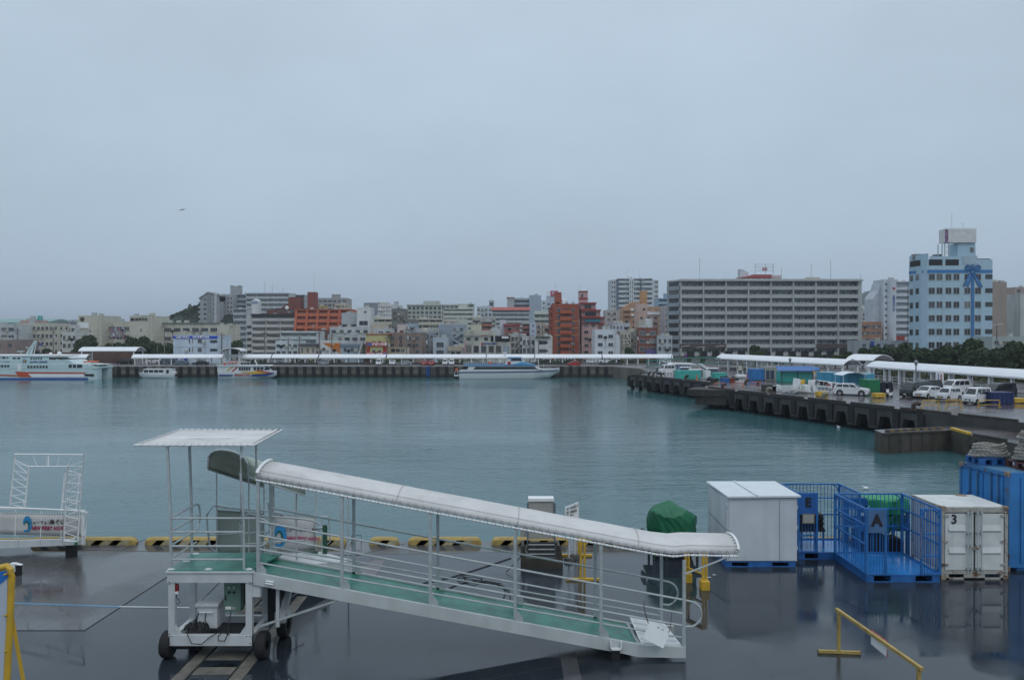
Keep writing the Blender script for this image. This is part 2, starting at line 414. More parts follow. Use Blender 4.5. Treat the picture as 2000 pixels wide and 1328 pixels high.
def wallface(b, A, Bp, zt, zb, thick=1.0, k=0):
    A = Vector((A[0],A[1],0)); Bp = Vector((Bp[0],Bp[1],0)); t = (Bp-A).normalized(); nrm = Vector((t.y,-t.x,0))
    q = [A, Bp, Bp-nrm*thick, A-nrm*thick]
    b.add([(p.x,p.y,zb) for p in q]+[(p.x,p.y,zt) for p in q], [(0,3,2,1),(4,5,6,7),(0,1,5,4),(1,2,6,5),(2,3,7,6),(3,0,4,7)], k)
mb = MB(); mb.bx(-400, 26, FY-.02, FY+3, -5, -.004); wallface(mb, (26,FY), (31,188), -.004, -5); wallface(mb, (31,188), (29,E1a.y+3), -.004, -5)
fw = mat('far_quay_concrete', (.16,.145,.12), .85, 0, .35, .18, .75)
tag(mb.build('quay_wall', fw, loc=(0,0,0)), kind='structure')
mb = MB(); mb.bx(-400, 26, FY-.25, FY-.03, -.55, -.05); mb.bx(-400, 26, FY-.10, FY-.03, -5, -1.95, 1)
tag(mb.build('quay_coping', [mat('coping_concrete', (.11,.10,.09), .8, 0, .3, .3), mat('wet_algae_band', (.03,.035,.03), .5, 0, .3, .3)], loc=(0,0,0)), kind='structure')
root = thing('quay_fenders', 'row of black timber fenders down the far quay wall', 'fender', (0, FY, -3))
f0 = MB(); f0.bx(-.16,.16,-.62,-.26,.2,2.4); f0.bx(-.45,.45,-.30,-.12,.4,3.0)
src = None
for i in range(62):
    x = XY(215 + i*17.3, FY)
    if x > 25: break
    if src is None: src = f0.build('fender', BLACK, root, local=True); src.location = (x,0,0)
    else: inst(src, (x,0,0), root)

def pier_side(A, Bp, n, name='pier_edge'):
    A = Vector((A[0],A[1],0)); Bp = Vector((Bp[0],Bp[1],0)); t = (Bp-A).normalized(); L_ = (Bp-A).length; nr = Vector((t.y,-t.x,0))
    if nr.y > 0: nr = -nr
    b = MB(); b.M = Matrix((( t.x, -nr.x, 0, A.x), (t.y, -nr.y, 0, A.y), (0,0,1,0), (0,0,0,1)))
    b.bx(0, L_, 0, .6, -1.05, -.01, 0)          # edge beam
    b.bx(0, L_, -.10, .0, -.30, -.05, 1)
    step = L_/n
    for i in range(n+1):
        x = i*step
        b.prism([(x-1.0,-1.0),(x+1.0,-1.0),(x+.62,-2.45),(x-.62,-2.45)], .02, .7, 'y', 0)
        b.bx(x-.42, x+.42, -.16, 0, -2.2, -.3, 1)
    o = b.build(name, [CONCD, BLACK], loc=(0,0,0)); tag(o, kind='structure')
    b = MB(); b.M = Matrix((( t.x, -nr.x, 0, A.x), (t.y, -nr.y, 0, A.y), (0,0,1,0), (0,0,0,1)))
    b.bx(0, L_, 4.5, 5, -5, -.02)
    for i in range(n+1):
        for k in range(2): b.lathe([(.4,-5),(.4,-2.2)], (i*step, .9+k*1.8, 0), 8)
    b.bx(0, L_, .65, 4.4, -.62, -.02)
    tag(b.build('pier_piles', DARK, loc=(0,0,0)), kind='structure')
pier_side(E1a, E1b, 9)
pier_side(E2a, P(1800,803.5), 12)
mb = MB(); wallface(mb, P(1800,803.5), E3, -.01, -1.75, .8); wallface(mb, E1b, (E2a.x+1, E2a.y+4), -.01, -1.6, .6)
tag(mb.build('pier_wall', CONCD, loc=(0,0,0)), kind='structure')
a = P(1342,760); m_ = E2a + d2*5.5; k_ = E2a + d2*2
mb = MB(); mb.prism([(a.x,a.y),(m_.x-.05,m_.y),(E2a.x+1,E2a.y+2.5),(E2a.x-1.5,E2a.y+1.2)], -.95, -.005, 'z')
mb.prism([(a.x+1.2,a.y-.1),(m_.x,m_.y+.1),(E2a.x+1,E2a.y+2)], -2.2, -.95, 'z')
tag(mb.build('pier_nose', mat('stained_nose', (.035,.03,.025), .7, 0, .5, .9, .5), loc=(0,0,0)), kind='structure')
PK = mat('worn_kerb_paint', (.045,.042,.036), .6, 0, .6, 6)
KLU = []
KL = ['dark kerb rail at the very tip of the pier','dark kerb rail in front of the white rail frame','dark kerb rail in front of the teal locker row','dark kerb rail just right of the pier nose','dark kerb rail left of the dark square block','dark kerb rail in front of the folded grey canvas','dark kerb rail in front of the yellow ballast block and white car','dark kerb rail below the green container and scooter','dark kerb rail right of the large rusty bollard','dark kerb rail at the right end of the pier edge']
def kerbrun(Ax, Bx, n, gap, z=0, off=.35, mats=PK, h=.22, lab='dark worn kerb rail along the pier edge, length %d from the tip', grp='kerb rails on the pier edge'):
    A = Vector((Ax[0],Ax[1],0)); B_ = Vector((Bx[0],Bx[1],0)); t = (B_-A); Ln = t.length; t.normalize(); nr = Vector((t.y,-t.x,0))
    if nr.y > 0: nr = -nr
    s = Ln/n
    for i in range(n):
        p = A + t*(i*s+gap/2) - nr*off; q = A + t*((i+1)*s-gap/2) - nr*off
        b = MB(); b.beam((p.x,p.y,z+h/2),(q.x,q.y,z+h/2),.26,h)
        o = b.build('kerb_rail', mats, bevel=.04); tag(o, KL[len(KLU)], 'kerb', grp); KLU.append(1)
kerbrun(E1a, E1b, 3, .8); kerbrun(E2a, E2b, 7, .9)

LZ = -.97
A_ = P(1723,845.6,LZ); B_ = P(1855,839.6,LZ); C_ = P(1889,849.5,LZ); D_ = P(1966,862.5,LZ); E_ = P(2120,892,LZ)
low = [A_, B_, C_, D_, E_, Vector((80,50,LZ)), Vector((80,66,LZ)), Vector((E2b.x+3, E2b.y+1,LZ)), Vector((B_.x+1.5,B_.y+3.2,LZ)), Vector((A_.x+.4,A_.y+2.4,LZ))]
mb = MB(); mb.prism([(p.x,p.y) for p in low], -5, LZ, 'z')
def lowmat():
    return mat('stained_lower_pier', (.065,.058,.045), .8, 0, .45, .7, .8, 0, .5)
tag(mb.build('lower_pier', [lowmat()], loc=(0,0,0)), kind='structure')
mb = MB(); mb.add([(p.x,p.y,LZ+.004) for p in low], [tuple(range(len(low)))])
tag(mb.build('lower_pier_paving', PIERTOP, loc=(0,0,0)), kind='structure')
mb = MB()
for i in range(6):
    t = (i+.6)/6.2; p = A_.lerp(B_, t); mb.bx(p.x-.1, p.x+.1, p.y-.04, p.y+.2, -5, LZ-.02)
mb.beam(A_-Vector((0,.04,.1)), B_-Vector((0,.04,.1)), .12, .16)
q = P(1908,875,-1.6); 
tag(mb.build('lower_pier_ribs', mat('damp_rib', (.038,.034,.027), .7, 0, .4), loc=(0,0,0)), kind='structure')
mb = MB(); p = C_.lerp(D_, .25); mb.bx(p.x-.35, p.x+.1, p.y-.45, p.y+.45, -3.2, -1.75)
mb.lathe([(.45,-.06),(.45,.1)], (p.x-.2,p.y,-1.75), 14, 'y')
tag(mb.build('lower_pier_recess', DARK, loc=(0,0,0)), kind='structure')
b = MB(); p = B_.lerp(C_,.02); q = C_; b.beam((p.x+.2,p.y,LZ+.14), (q.x+.2,q.y,LZ+.14), .4, .26)
tag(b.build('kerb_block', YEL, bevel=.05), 'solid bright yellow kerb block at the corner of the low pier', 'kerb')
for i in range(3):
    p = D_.lerp(E_, i*.34) if i else C_.lerp(D_,.1); q = D_.lerp(E_, i*.34+.28) if i else C_.lerp(D_,.93)
    b = MB(); b.beam((p.x+.25,p.y,LZ+.12),(q.x+.25,q.y,LZ+.12),.26,.22)
    tag(b.build('kerb_rail', PK, bevel=.04), ('black kerb rail next to the solid yellow kerb block','black kerb rail of the low pier left of the coiled ropes','black kerb rail of the low pier behind the coiled ropes')[i], 'kerb', 'kerb rails on the low pier')
b = MB()
for i in range(14):
    p = A_.lerp(B_, .12+i*.061); b.k = i % 2; b.bx(p.x, p.x+.46, p.y+.9, p.y+1.1, LZ, LZ+.15)
tag(b.build('kerb_block', [PK, mat('dull_kerb_yellow', (.20,.13,.03), .7, 0, .4, 5)]), 'yellow and black striped kerb on the tip of the low pier', 'kerb')

sheet('grass_bank', [(86,112),(150,112),(150,150),(88,150)], .35, mat('dry_grass', (.16,.13,.035), .9, 0, .3, .5))
b = MB()
for i in range(9): b.bx(83+i*1.1, 160, 100+i*.9, 101+i*.9, 0, .35+i*.34)
tag(b.build('stone_steps', STONE, loc=(0,0,0)), kind='structure')

def hill(name, x0, x1, Y, zs, m, depth):
    b = MB(); rows = []; n = 60; mm = 14
    for j in range(mm+1):
        row = []
        for i in range(n+1):
            u = i/n; x = x0+(x1-x0)*u
            k = u*(len(zs)-1); a = int(min(k, len(zs)-2)); hh = zs[a]+(zs[a+1]-zs[a])*(k-a)
            w = math.sin(math.pi*min(1,(j/mm))*.5) if j <= mm else 0
            hh = hh*w + (math.sin(i*.9+j)*.4+math.sin(i*2.3-j*1.7)*.3)*hh*.05
            row.append((x, Y-depth*(1-j/mm), max(-1,hh)))
        rows.append(row)
    b.grid(rows); b.grid([rows[-1], [(p[0],p[1]+depth,-1) for p in rows[-1]]])
    o = b.build(name, m, loc=(0,Y,-1), smooth=True); tag(o, kind='structure'); return o
HILLG = mat('forested_slope', (.020,.034,.024), .95, 0, .6, .25, 0, 0, 1.0)
Yh = 470
hill('hill', XY(290,Yh), XY(560,Yh), Yh, [ZY(640,Yh), ZY(628,Yh), ZY(613,Yh), ZY(600,Yh), ZY(588,Yh), ZY(585,Yh), ZY(600,Yh), ZY(640,Yh)], HILLG, 60)
Yd = 1500
hill('far_hill', XY(1590,Yd), XY(1900,Yd), Yd, [ZY(650,Yd), ZY(600,Yd), ZY(572,Yd), ZY(566,Yd), ZY(571,Yd), ZY(572,Yd), ZY(590,Yd), ZY(640,Yd)], mat('far_slope', (.05,.07,.06), .95), 200)
# ================================================================ FAR CITY : building generator
C_CREAM = (.52,.515,.43); C_WHITE = (.62,.63,.62); C_GREY = (.40,.42,.42); C_LG = (.50,.52,.52); C_PINK = (.50,.33,.32); C_TAN = (.42,.34,.27)
C_BRICK = (.30,.085,.05); C_ORG = (.56,.15,.075); C_BROWN = (.26,.20,.18); C_BLUEG = (.34,.41,.47); C_BEIGE = (.50,.44,.34); C_PALE = (.55,.58,.55); C_BLK = (.05,.05,.055)
ROOFG = wallm((.20,.20,.19), .3)
TANKM = mat('water_tank_paint', (.48,.47,.40), .6, 0, .15, .8, .3)
SWIN = {}
def window_mesh(w, h, mull=2):
    b = MB(); f = .05
    b.bx(-w/2, w/2, -.03, .04, 0, h, 0)
    fr = max(.05, min(.09, w*.05))
    for x0, x1, z0, z1 in ((-w/2-fr, -w/2, -fr, h+fr), (w/2, w/2+fr, -fr, h+fr), (-w/2, w/2, h, h+fr)): b.bx(x0, x1, -.09, .03, z0, z1, 1)
    b.bx(-w/2-.0, w/2+.0, -.14, .03, -fr, 0, 1)
    for i in range(1, mull): x = -w/2+w*i/mull; b.bx(x-.03, x+.03, -.06, -.031, 0, h, 1)
    return b
def antenna(parent, x, y, z, h, kind=0):
    b = MB(); b.tube([(x,y,z-.3),(x,y,z+h)], .06 if h > 5 else .04, 5)
    if kind:
        for k, q in enumerate((.9,.78,.68)): b.tube([(x-.7+.1*k,y,z+h*q),(x+.7-.1*k,y,z+h*q)], .025, 4)
    else: b.tube([(x-.35,y,z+h*.6),(x+.35,y,z+h*.6)], .03, 4)
    return b.build('antenna', GALV, parent, local=True)
def bld(name, label, x0, x1, yt, Y, col, fl=3, nb=4, st='win', fp=None, d=12, ww=.6, wh=.5, fins=0, roof='', off=None, cat='building', base=0, mull=2, col2=None, par=.5, group=None, skip=(), z0=0, side=None, stk=.35, rz=0.0, mar=.0):
    X0 = XY(x0, Y); X1 = XY(x1, Y); Wd = X1-X0; zt = ZY(yt, Y); s = Y/F
    fh = (fp*s) if fp else min(3.2, (zt-z0)/fl)
    r = thing(name, label, cat, ((X0+X1)/2, Y, z0), group, rz)
    zt -= z0
    M1 = wallm(col, stk); M2 = wallm(col2, stk) if col2 else M1
    rec = 1.5 if st in ('balc','gal') else 0
    b = MB(); b.bx(-Wd/2, Wd/2, rec, d, -1, zt); b.build('wall', M1, r, local=True)
    b = MB()
    if par:
        t = .22
        for a in ((-Wd/2,Wd/2,rec-.03,rec+t),(-Wd/2,Wd/2,d-t,d+.03)): b.bx(*a, zt-.02, zt+par)
        for a in ((-Wd/2-.03,-Wd/2+t,rec+t,d-t),(Wd/2-t,Wd/2+.03,rec+t,d-t)): b.bx(*a, zt-.02, zt+par)
        b.k = 1; b.bx(-Wd/2+t, Wd/2-t, rec+t, d-t, zt-.01, zt+.03); b.build('parapet', [M1, ROOFG], r, local=True)
    o_ = fh*.28 if off is None else off*s
    bw = (Wd-2*mar)/nb; w = bw*ww; h = fh*wh; src = None; cnt = 0
    yw = rec-.001
    for i in range(fl):
        ztop = zt-o_-i*fh; zb = ztop-h
        if zb < -.2: break
        for j in range(nb):
            if (i,j) in skip or cnt >= 99: continue
            x = -Wd/2+mar+bw*(j+.5)
            if src is None: src = window_mesh(w, h, mull).build('window', [WGLASS, WFRAME], r, local=True); src.location = (x, yw, zb)
            else: inst(src, (x, yw, zb), r)
            cnt += 1
    if st in ('balc','gal'):
        ph = min(1.15, fh*.40); pb = None
        n = nb if st == 'balc' else 1; bwid = Wd/n
        for i in range(fl):
            zf = zt-o_-i*fh-h-.12
            if zf < -.5: break
            for j in range(n):
                if st == 'balc' and ((i,j) in skip): continue
                x = -Wd/2+bwid*(j+.5)
                if pb is None:
                    q = MB(); g_ = .0 if st == 'gal' else bwid*.03
                    q.bx(-bwid/2+g_, bwid/2-g_, 0, .14, -.15, ph, 0); q.bx(-bwid/2+g_, bwid/2-g_, .14, rec, -.2, -.02, 0)
                    q.tube([(-bwid/2+g_,.07,ph+.12),(bwid/2-g_,.07,ph+.12)], .035, 4, 1)
                    pb = q.build('balcony', [M2, GALV], r, local=True); pb.location = (x, 0, zf)
                else: inst(pb, (x,0,zf), r)
        q = MB(); nf = (n if fins == 0 else fins)
        for j in range(nf+1):
            x = -Wd/2+Wd*j/nf; q.bx(x-.12, x+.12, .05, rec+.02, -1, zt)
        q.bx(-Wd/2-.2, Wd/2+.2, -.15, rec+.4, zt, zt+.28)
        q.build('frame', M1, r, local=True)
    q_ = random.Random(int(x0*7+yt)); 
    if nb > 1 and st == 'win' and cnt > 3:
        for k_ in range(min(4, nb)):
            i = q_.randrange(max(1,fl-1)); x = -Wd/2+mar+bw*q_.randrange(1,nb); zz = zt-o_-i*fh-h
            if zz < 1: continue
            q = MB(); q.bx(x-.4,x+.4,-.42,-.005,zz-.1,zz+.5); q.bx(x-.03,x+.03,-.08,-.004,max(0,zz-3),zz-.1); q.build('air_conditioner', TANKM, r, local=True)
    if roof == '' and Wd > 4 and par:
        for k_ in range(2):
            x = q_.uniform(-Wd*.4,Wd*.3); w_ = q_.uniform(.6,1.6); q = MB(); q.bx(x,x+w_,rec+1+k_,rec+2.2+k_,zt+.02,zt+q_.uniform(.9,1.5)); q.build('roof_unit', TANKM if k_ else GALV, r, local=True)
    if side:            # windows on the side wall facing the camera axis
        sx = -1 if side == 'l' else 1; nn = max(2, int(d/3.2)); q = MB()
        for i in range(fl):
            ztop = zt-o_-i*fh
            if ztop-h < 0: break
            for j in range(nn):
                y = rec+(d-rec)*(j+.5)/nn; xx = sx*Wd/2
                q.bx(min(xx,xx+sx*.05), max(xx,xx+sx*.05), y-.5, y+.5, ztop-h*.8, ztop)
        if q.v: q.build('side_windows', WGLASS, r, local=True)
    if 'r' in roof:    # overhanging coloured roof slab
        q = MB(); q.bx(-Wd/2-.4, Wd/2+.4, -.4, d+.4, zt+.0, zt+.7); q.build('roof', wallm(col2 or C_BRICK,.2), r, local=True)
    if 'p' in roof:
        pw = min(Wd*.3, 5); q = MB(); px = Wd*.15
        q.bx(px-pw/2, px+pw/2, rec+2, rec+5.5, zt-.01, zt+2.6); q.bx(px-pw/2-.15, px+pw/2+.15, rec+1.85, rec+5.65, zt+2.6, zt+2.85)
        o = q.build('stair_house', M1, r, local=True)
    if 't' in roof:
        q = MB(); tx = -Wd*.25; q.lathe([(0,1.9),(.8,1.8),(.95,1.5),(.95,.4),(0,.4)], (tx,rec+2.2,zt), 12)
        for a in (-.6,.6): q.bx(tx+a-.06, tx+a+.06, rec+1.6, rec+1.72, zt, zt+.4); q.bx(tx+a-.06, tx+a+.06, rec+2.7, rec+2.82, zt, zt+.4)
        q.build('water_tank', TANKM, r, local=True, smooth=True)
    if 'T' in roof:
        q = MB()
        for a in (-.12, .02, .18):
            tx = Wd*a; q.bx(tx, tx+1.3, rec+2, rec+3.3, zt+.4, zt+1.9)
            q.bx(tx+.1, tx+.2, rec+2.1, rec+3.2, zt, zt+.4); q.bx(tx+1.1, tx+1.2, rec+2.1, rec+3.2, zt, zt+.4)
        q.build('water_tank', TANKM, r, local=True)
    if 'a' in roof: antenna(r, Wd*.32, rec+3, zt+.1, 2.8, 1)
    if 'A' in roof: antenna(r, -Wd*.1, rec+3, zt+.1, 2.6, 1); antenna(r, Wd*.05, rec+4, zt+.1, 7)
    if 'h' in roof:
        q = MB(); 
        for k in range(3):
            tx = -Wd*.35+k*1.1*max(1,Wd/14); q.lathe([(0,0),(.45,0),(.5,.9),(.35,1.2),(0,1.25)], (tx,rec+1.6,zt+.05), 9)
        q.build('roof_tanks', TANKM, r, local=True, smooth=True)
    r['_w'] = Wd; r['_z'] = zt; r['_h'] = fh
    return r
def box_part(r, name, px0, px1, py0, py1, m, y0=-.12, y1=0.0, Y=None, bevel=0):
    """part given by photo extents on the facade plane of its building"""
    Y = Y or r.location.y; w = r.location; b = MB()
    b.bx(XY(px0,Y), XY(px1,Y), Y+y0, Y+y1, ZY(py1,Y), ZY(py0,Y)); return b.build(name, m, r, bevel=bevel)
def sign_text(r, body, cx, cy, hpx, m, Y=None, yo=-.2, sx=1.0, vertical=False, name='lettering', bold=0.02, rot=(R(90),0,0)):
    Y = Y or r.location.y; s = Y/F
    return text(body, hpx*s, m, r, (XY(cx,Y), Y+yo, ZY(cy,Y)), name=name, sx=sx, vertical=vertical, bold=bold, ext=.02, rot=rot)

r = bld('assembly_hall', 'long low hall with pale green metal roof at the far left edge', -60, 86, 632, 340, C_PALE, 1, 8, fp=12, d=25, ww=.4, wh=.3, par=0)
b = MB(); Wd = r['_w']; zt = r['_z']; b.prism([(-.8,zt-.2),(26,zt-.2),(26,zt+.4),(13,zt+2.3),(-.8,zt+.5)], -Wd/2-.5, Wd/2+.5, 'x'); b.build('roof', mat('pale_green_roof', (.20,.33,.30), .6, 0, .1, .3), r, local=True)
r = bld('water_tower_house', 'small roof house with grey and pale green tanks on posts behind the ferry mast', 40, 76, 628, 300, C_PINK, 1, 2, fp=10, d=6)
for k, (x, m) in enumerate(((57, GALV), (71, TEAL))):
    b = MB(); X = XY(x,300); b.lathe([(0,2.4),(.9,2.2),(.9,.5),(0,.5)], (X,302.5,ZY(628,300)), 12); b.bx(X-.7,X+.7,302,303,ZY(628,300),ZY(628,300)+.5); b.build('water_tank', m, r, smooth=True)
b = MB()
for i in range(3): b.tube([(XY(78+i*4,300),300.5,ZY(628,300)),(XY(78+i*4,300),300.5,ZY(618.5,300))], .04, 4)
b.tube([(XY(76,300),300.5,ZY(618.5,300)),(XY(86,300),300.5,ZY(618.5,300))], .04, 4); b.tube([(XY(76,300),300.5,ZY(624,300)),(XY(86,300),300.5,ZY(624,300))], .04, 4)
b.build('roof_frame', GALV, r)
bld('office_block', 'low white two storey block at the left edge with ribbon windows', -40, 29, 636, 262, C_LG, 3, 5, fp=14.5, ww=.75, wh=.45, d=14)
bld('storage_house', 'small brown building in front of the white block at the left edge', -30, 30, 667, 245, C_BROWN, 1, 3, fp=16, ww=.35, wh=.4)
r = bld('classroom_block', 'long cream three storey classroom block behind the ferry mast', 30, 104, 634, 272, C_CREAM, 4, 9, fp=15, ww=.62, wh=.42, roof='', d=16, side='r', skip=((0,0),(1,0),(0,1),(2,2)))
r = bld('classroom_block', 'cream annexe with dark roof fence left of the emblem tower', 99, 148, 637, 282, C_WHITE, 4, 5, fp=15, ww=.6, wh=.42, d=14, roof='')
box_part(r, 'roof_fence', 100, 146, 628.5, 637, mat('roof_fence', (.16,.18,.22), .6), 1, 1.3)
r = bld('entrance_block', 'pale green entrance block below the cream tower', 121, 150, 652, 262, C_PALE, 2, 3, fp=15, ww=.5, wh=.5, d=9)
r = bld('school_tower', 'plain cream school tower with a round emblem near its top', 153, 199, 618, 285, C_CREAM, 1, 1, fp=50, ww=.07, wh=.08, d=14, off=27, par=.3, roof='')
b = MB(); b.lathe([(0,-.25),(.75,-.25),(.78,0)], (XY(161,285),285,ZY(623.5,285)), 20, 'y'); b.build('emblem', mat('emblem_bronze', (.07,.05,.045), .6), r)
box_part(r, 'banner_board', 148, 174, 630.5, 641, WHITE2, -.3, -.05)
box_part(r, 'roof_unit', 130, 137, 624.5, 631, GALV, 1, 2.5); box_part(r, 'roof_unit', 141, 152, 624, 631, GALV, 1, 2.5)
r = bld('school_wing', 'cream school wing hung with rows of coloured posters', 198, 254, 629.5, 290, C_CREAM, 3, 4, fp=16.5, ww=.78, wh=.42, d=14, off=9, par=.3)
P3 = [(.45,.2,.2),(.25,.3,.5),(.5,.5,.5),(.35,.3,.45)]
for i in range(3):
    for j in range(7):
        k = (i*3+j) % 4; c = P3[k]
        box_part(r, 'poster', 216+j*4.2, 218.8+j*4.2, 640.5+i*6.8, 645.8+i*6.8, mat('poster_%s' % ('red','blue','white','violet')[k], c, .7, 0, .3, 6), -.35, -.25)
r = bld('school_tower', 'cream school tower with black lettering and a dark rooftop unit', 253.5, 298, 618.5, 282, C_CREAM, 1, 1, fp=50, ww=.06, wh=.08, off=24, d=14, par=.3)
sign_text(r, '泊高等学校', 274, 624, 6.2, LETB, sx=.95); box_part(r, 'emblem', 255.5, 260, 621.5, 626.5, LETB, -.2, -.02)
box_part(r, 'roof_unit', 272, 290, 616, 618, LETB, 1, 2.5)
r = bld('school_wing', 'long cream school wing with deep window bays and three roof vents', 298, 430, 634.5, 290, C_CREAM, 3, 7, fp=17.5, ww=.70, wh=.38, d=16, off=6.2, mar=.6, side='r', mull=4)
for k in range(3): box_part(r, 'roof_vent', 324+k*16, 330.5+k*16, 625.5, 634, wallm(C_CREAM), 2, 3.5)
b = MB(); Wd = r['_w']; zt = r['_z']; b.bx(-Wd/2-.3, Wd/2+.3, -.5, 16.3, zt+.5, zt+.8); b.build('roof', wallm((.16,.20,.18)), r, local=True)
bld('school_annexe', 'cream end block of the school beside the grey tower', 424, 447, 637, 284, C_CREAM, 3, 2, fp=17, ww=.35, wh=.4, d=12, off=22)
r = bld('rescue_office', 'white three storey office with a blue sign band right across its top', 338.5, 424.5, 656, 226, (.52,.60,.68), 4, 4, fp=17, ww=.42, wh=.42, d=11, off=6.5, skip=((0,0),(0,3),(1,0),(1,3),(2,0),(2,3),(3,0),(3,3),(3,1),(3,2),(2,1),(2,2)), par=.2, mar=1.2, mull=3)
box_part(r, 'sign_band', 338.2, 425, 656, 661.5, mat('sign_blue', (.01,.05,.42), .4, 0, 0), -.15, .02)
sign_text(r, '公益社団法人　琉球水難救済会', 376.5, 658.8, 4.6, LETW, sx=1.02); box_part(r, 'emblem', 344, 347, 657.2, 660.4, TAIL, -.2, -.15)
for x in (373.5, 405.5, 341): box_part(r, 'pilaster', x-1.6, x+1.6, 661.5, 714, wallm((.52,.60,.68)), -.14, 0)
for x0 in (342.8,375.3): box_part(r, 'floor_band', x0, x0+28.5, 676.2, 677.2, wallm((.52,.60,.68)), -.1, 0)
for yy in (664.5, 681): box_part(r, 'corner_balcony', 410.5, 424.3, yy, yy+5, WGLASS, -.08, 0)
b = MB(); b.lathe([(0,-.2),(.75,-.2),(.75,0)], (XY(360.5,226),226,ZY(702,226)), 18, 'y'); b.build('round_mark', mat('sign_blue', (.01,.05,.42)), r)
box_part(r, 'shutter', 383, 402, 700, 710, mat('shutter_grey', (.32,.36,.4), .5), -.08, 0)

Y = 430
r = bld('apartment_tower', 'tall grey apartment tower with a low gabled roof above the school', 391, 429, 578, Y, (.33,.35,.35), 9, 2, fp=9.4, ww=.28, wh=.42, d=14, off=5, par=0)
Wd = r['_w']; zt = r['_z']; b = MB(); b.prism([(-Wd/2-.6,zt-1.2),(-Wd/2*.0-.2*Wd/2,zt+2.3),(Wd/2+.6,zt+.4),(Wd/2+.6,zt-.3),(-Wd*.1,zt+1.3),(-Wd/2-.6,zt-2.0)], -.4, 14.2, 'y'); b.prism([(-Wd/2,zt-1),(-Wd*.1,zt+1.3),(Wd/2,zt-.2),(Wd/2,zt-3),(-Wd/2,zt-3)], .02, 14, 'y', 1)
b.build('roof', [wallm((.22,.23,.24)), wallm((.33,.35,.35))], r, local=True)
box_part(r, 'dark_panel', 405, 412, 577, 634, wallm((.24,.25,.25)), -.3, 0); box_part(r, 'pillar', 420, 424.5, 574, 634, wallm((.48,.50,.51)), -1.4, 0)
q = MB(); s = Y/F
for i in range(8): q.bx(-Wd/2-1.3, -Wd/2, 1, 4, zt-3-i*9.4*s-1, zt-3-i*9.4*s)
q.build('side_balconies', wallm(C_LG), r, local=True)
r = bld('apartment_tower', 'grey apartment slab receding right of the gabled tower, with a square stair tower', 424, 455, 577, 438, (.36,.38,.39), 9, 5, fp=8.6, ww=.45, wh=.45, d=14, off=4, roof='')
Xa, Xb = XY(440,438), XY(458,438); q = MB(); q.bx(Xa, Xb, 446, 451, ZY(580,438), ZY(557.5,438)); q.bx(Xa-.1, Xa+1, 445.9, 451.1, ZY(557.5,438), ZY(555.5,438)); q.bx(Xb-1, Xb+.1, 445.9, 451.1, ZY(557.5,438), ZY(555.5,438)); q.build('stair_tower', wallm((.33,.35,.36)), r)
bld('apartment_block', 'dim grey apartment block between the gabled tower and the white grid block', 455, 482, 576, 445, (.36,.40,.44), 6, 2, st='gal', fp=9.5, ww=.7, wh=.5, off=5, d=12)
bld('apartment_block', 'lower pale grey block with long balconies in front of the dim grey block', 456, 481, 604.5, 400, (.42,.46,.48), 6, 2, st='gal', fp=11.5, ww=.7, wh=.5, off=4, d=12)
bld('apartment_block', 'pale slab with a white frame grid of balconies behind the signboard tower', 481, 564, 574, 440, (.46,.49,.50), 7, 8, st='gal', fp=9.4, ww=.6, wh=.5, off=4, fins=4, d=14, roof='A')
r = bld('apartment_block', 'grey roofed block with tall aerials right of the frame grid slab', 545, 595, 577, 455, (.32,.35,.37), 5, 5, st='gal', fp=9, ww=.6, wh=.5, off=4, d=12, roof='')
b = MB(); b.bx(XY(484,438)*1, XY(560,438), 440, 450, ZY(573,438), ZY(571.5,438)); b.build('roof_edge', wallm((.40,.45,.50)), r)
for x, h in ((513,24),(528,14),(549,12)): b = MB(); b.tube([(XY(x,440),444,ZY(573,440)),(XY(x,440),444,ZY(573-h,440))], .12, 5); b.build('antenna', GALV, r)
r = bld('signboard_tower', 'narrow white roof tower with a pointed top and blue logo', 491.5, 503.5, 588, 350, C_WHITE, 1, 1, fp=8, ww=.02, wh=.02, d=5, par=0)
Wd = r['_w']; zt = r['_z']; b = MB(); b.prism([(-Wd/2,zt),(0,zt+1.1),(Wd/2,zt)], 0, 5, 'y'); b.build('roof', wallm(C_WHITE), r, local=True)
b = MB()
for k in (-1,1): b.tube([(XY(497.5,350)+k*.75+.75*math.cos(a), 349.85, ZY(592.5,350)+.6*math.sin(a)) for a in [R(20+i*20) for i in range(8)]], .2, 5)
b.build('logo', mat('logo_blue', (.03,.18,.42), .5), r)
r = bld('apartment_block', 'white six storey apartment block with a black roof and double balconies', 492, 575, 617, 340, (.52,.53,.51), 6, 3, st='balc', fp=12.3, ww=.68, wh=.55, d=14, off=2, mull=4, roof='')
box_part(r, 'roof', 490.5, 577, 613, 617.3, wallm((.03,.03,.035)), -.6, 8)
box_part(r, 'stair_wing', 481, 493, 615, 692, wallm((.50,.51,.50)), .5, 8)
for i in range(6): box_part(r, 'wing_balcony', 482, 490.5, 636+i*12.2, 641+i*12.2, WGLASS, .35, .5)
b = MB(); b.bx(XY(560,338), XY(562.5,338), 338.9, 339.4, ZY(612,338), ZY(606,338)); 
r = bld('brick_tower_block', 'dark red brick block with a tall plain tower behind the white apartments', 540, 600, 604, 372, (.13,.05,.04), 2, 5, fp=9, ww=.5, wh=.4, d=12)
box_part(r, 'tower', 563.5, 588, 580.5, 605, wallm((.19,.06,.045)), -.3, 5); box_part(r, 'tower', 601, 616.5, 570.5, 606, wallm((.23,.065,.05)), -.4, 5); antenna(r, XY(611.5,372)-r.location.x, 2, ZY(571,372), 10)
b = MB(); b.lathe([(0,-.25),(.7,-.12),(.95,.2)], (XY(561,372),371.4,ZY(601.5,372)), 14, 'y'); b.build('satellite_dish', WHITE2, r, smooth=True)
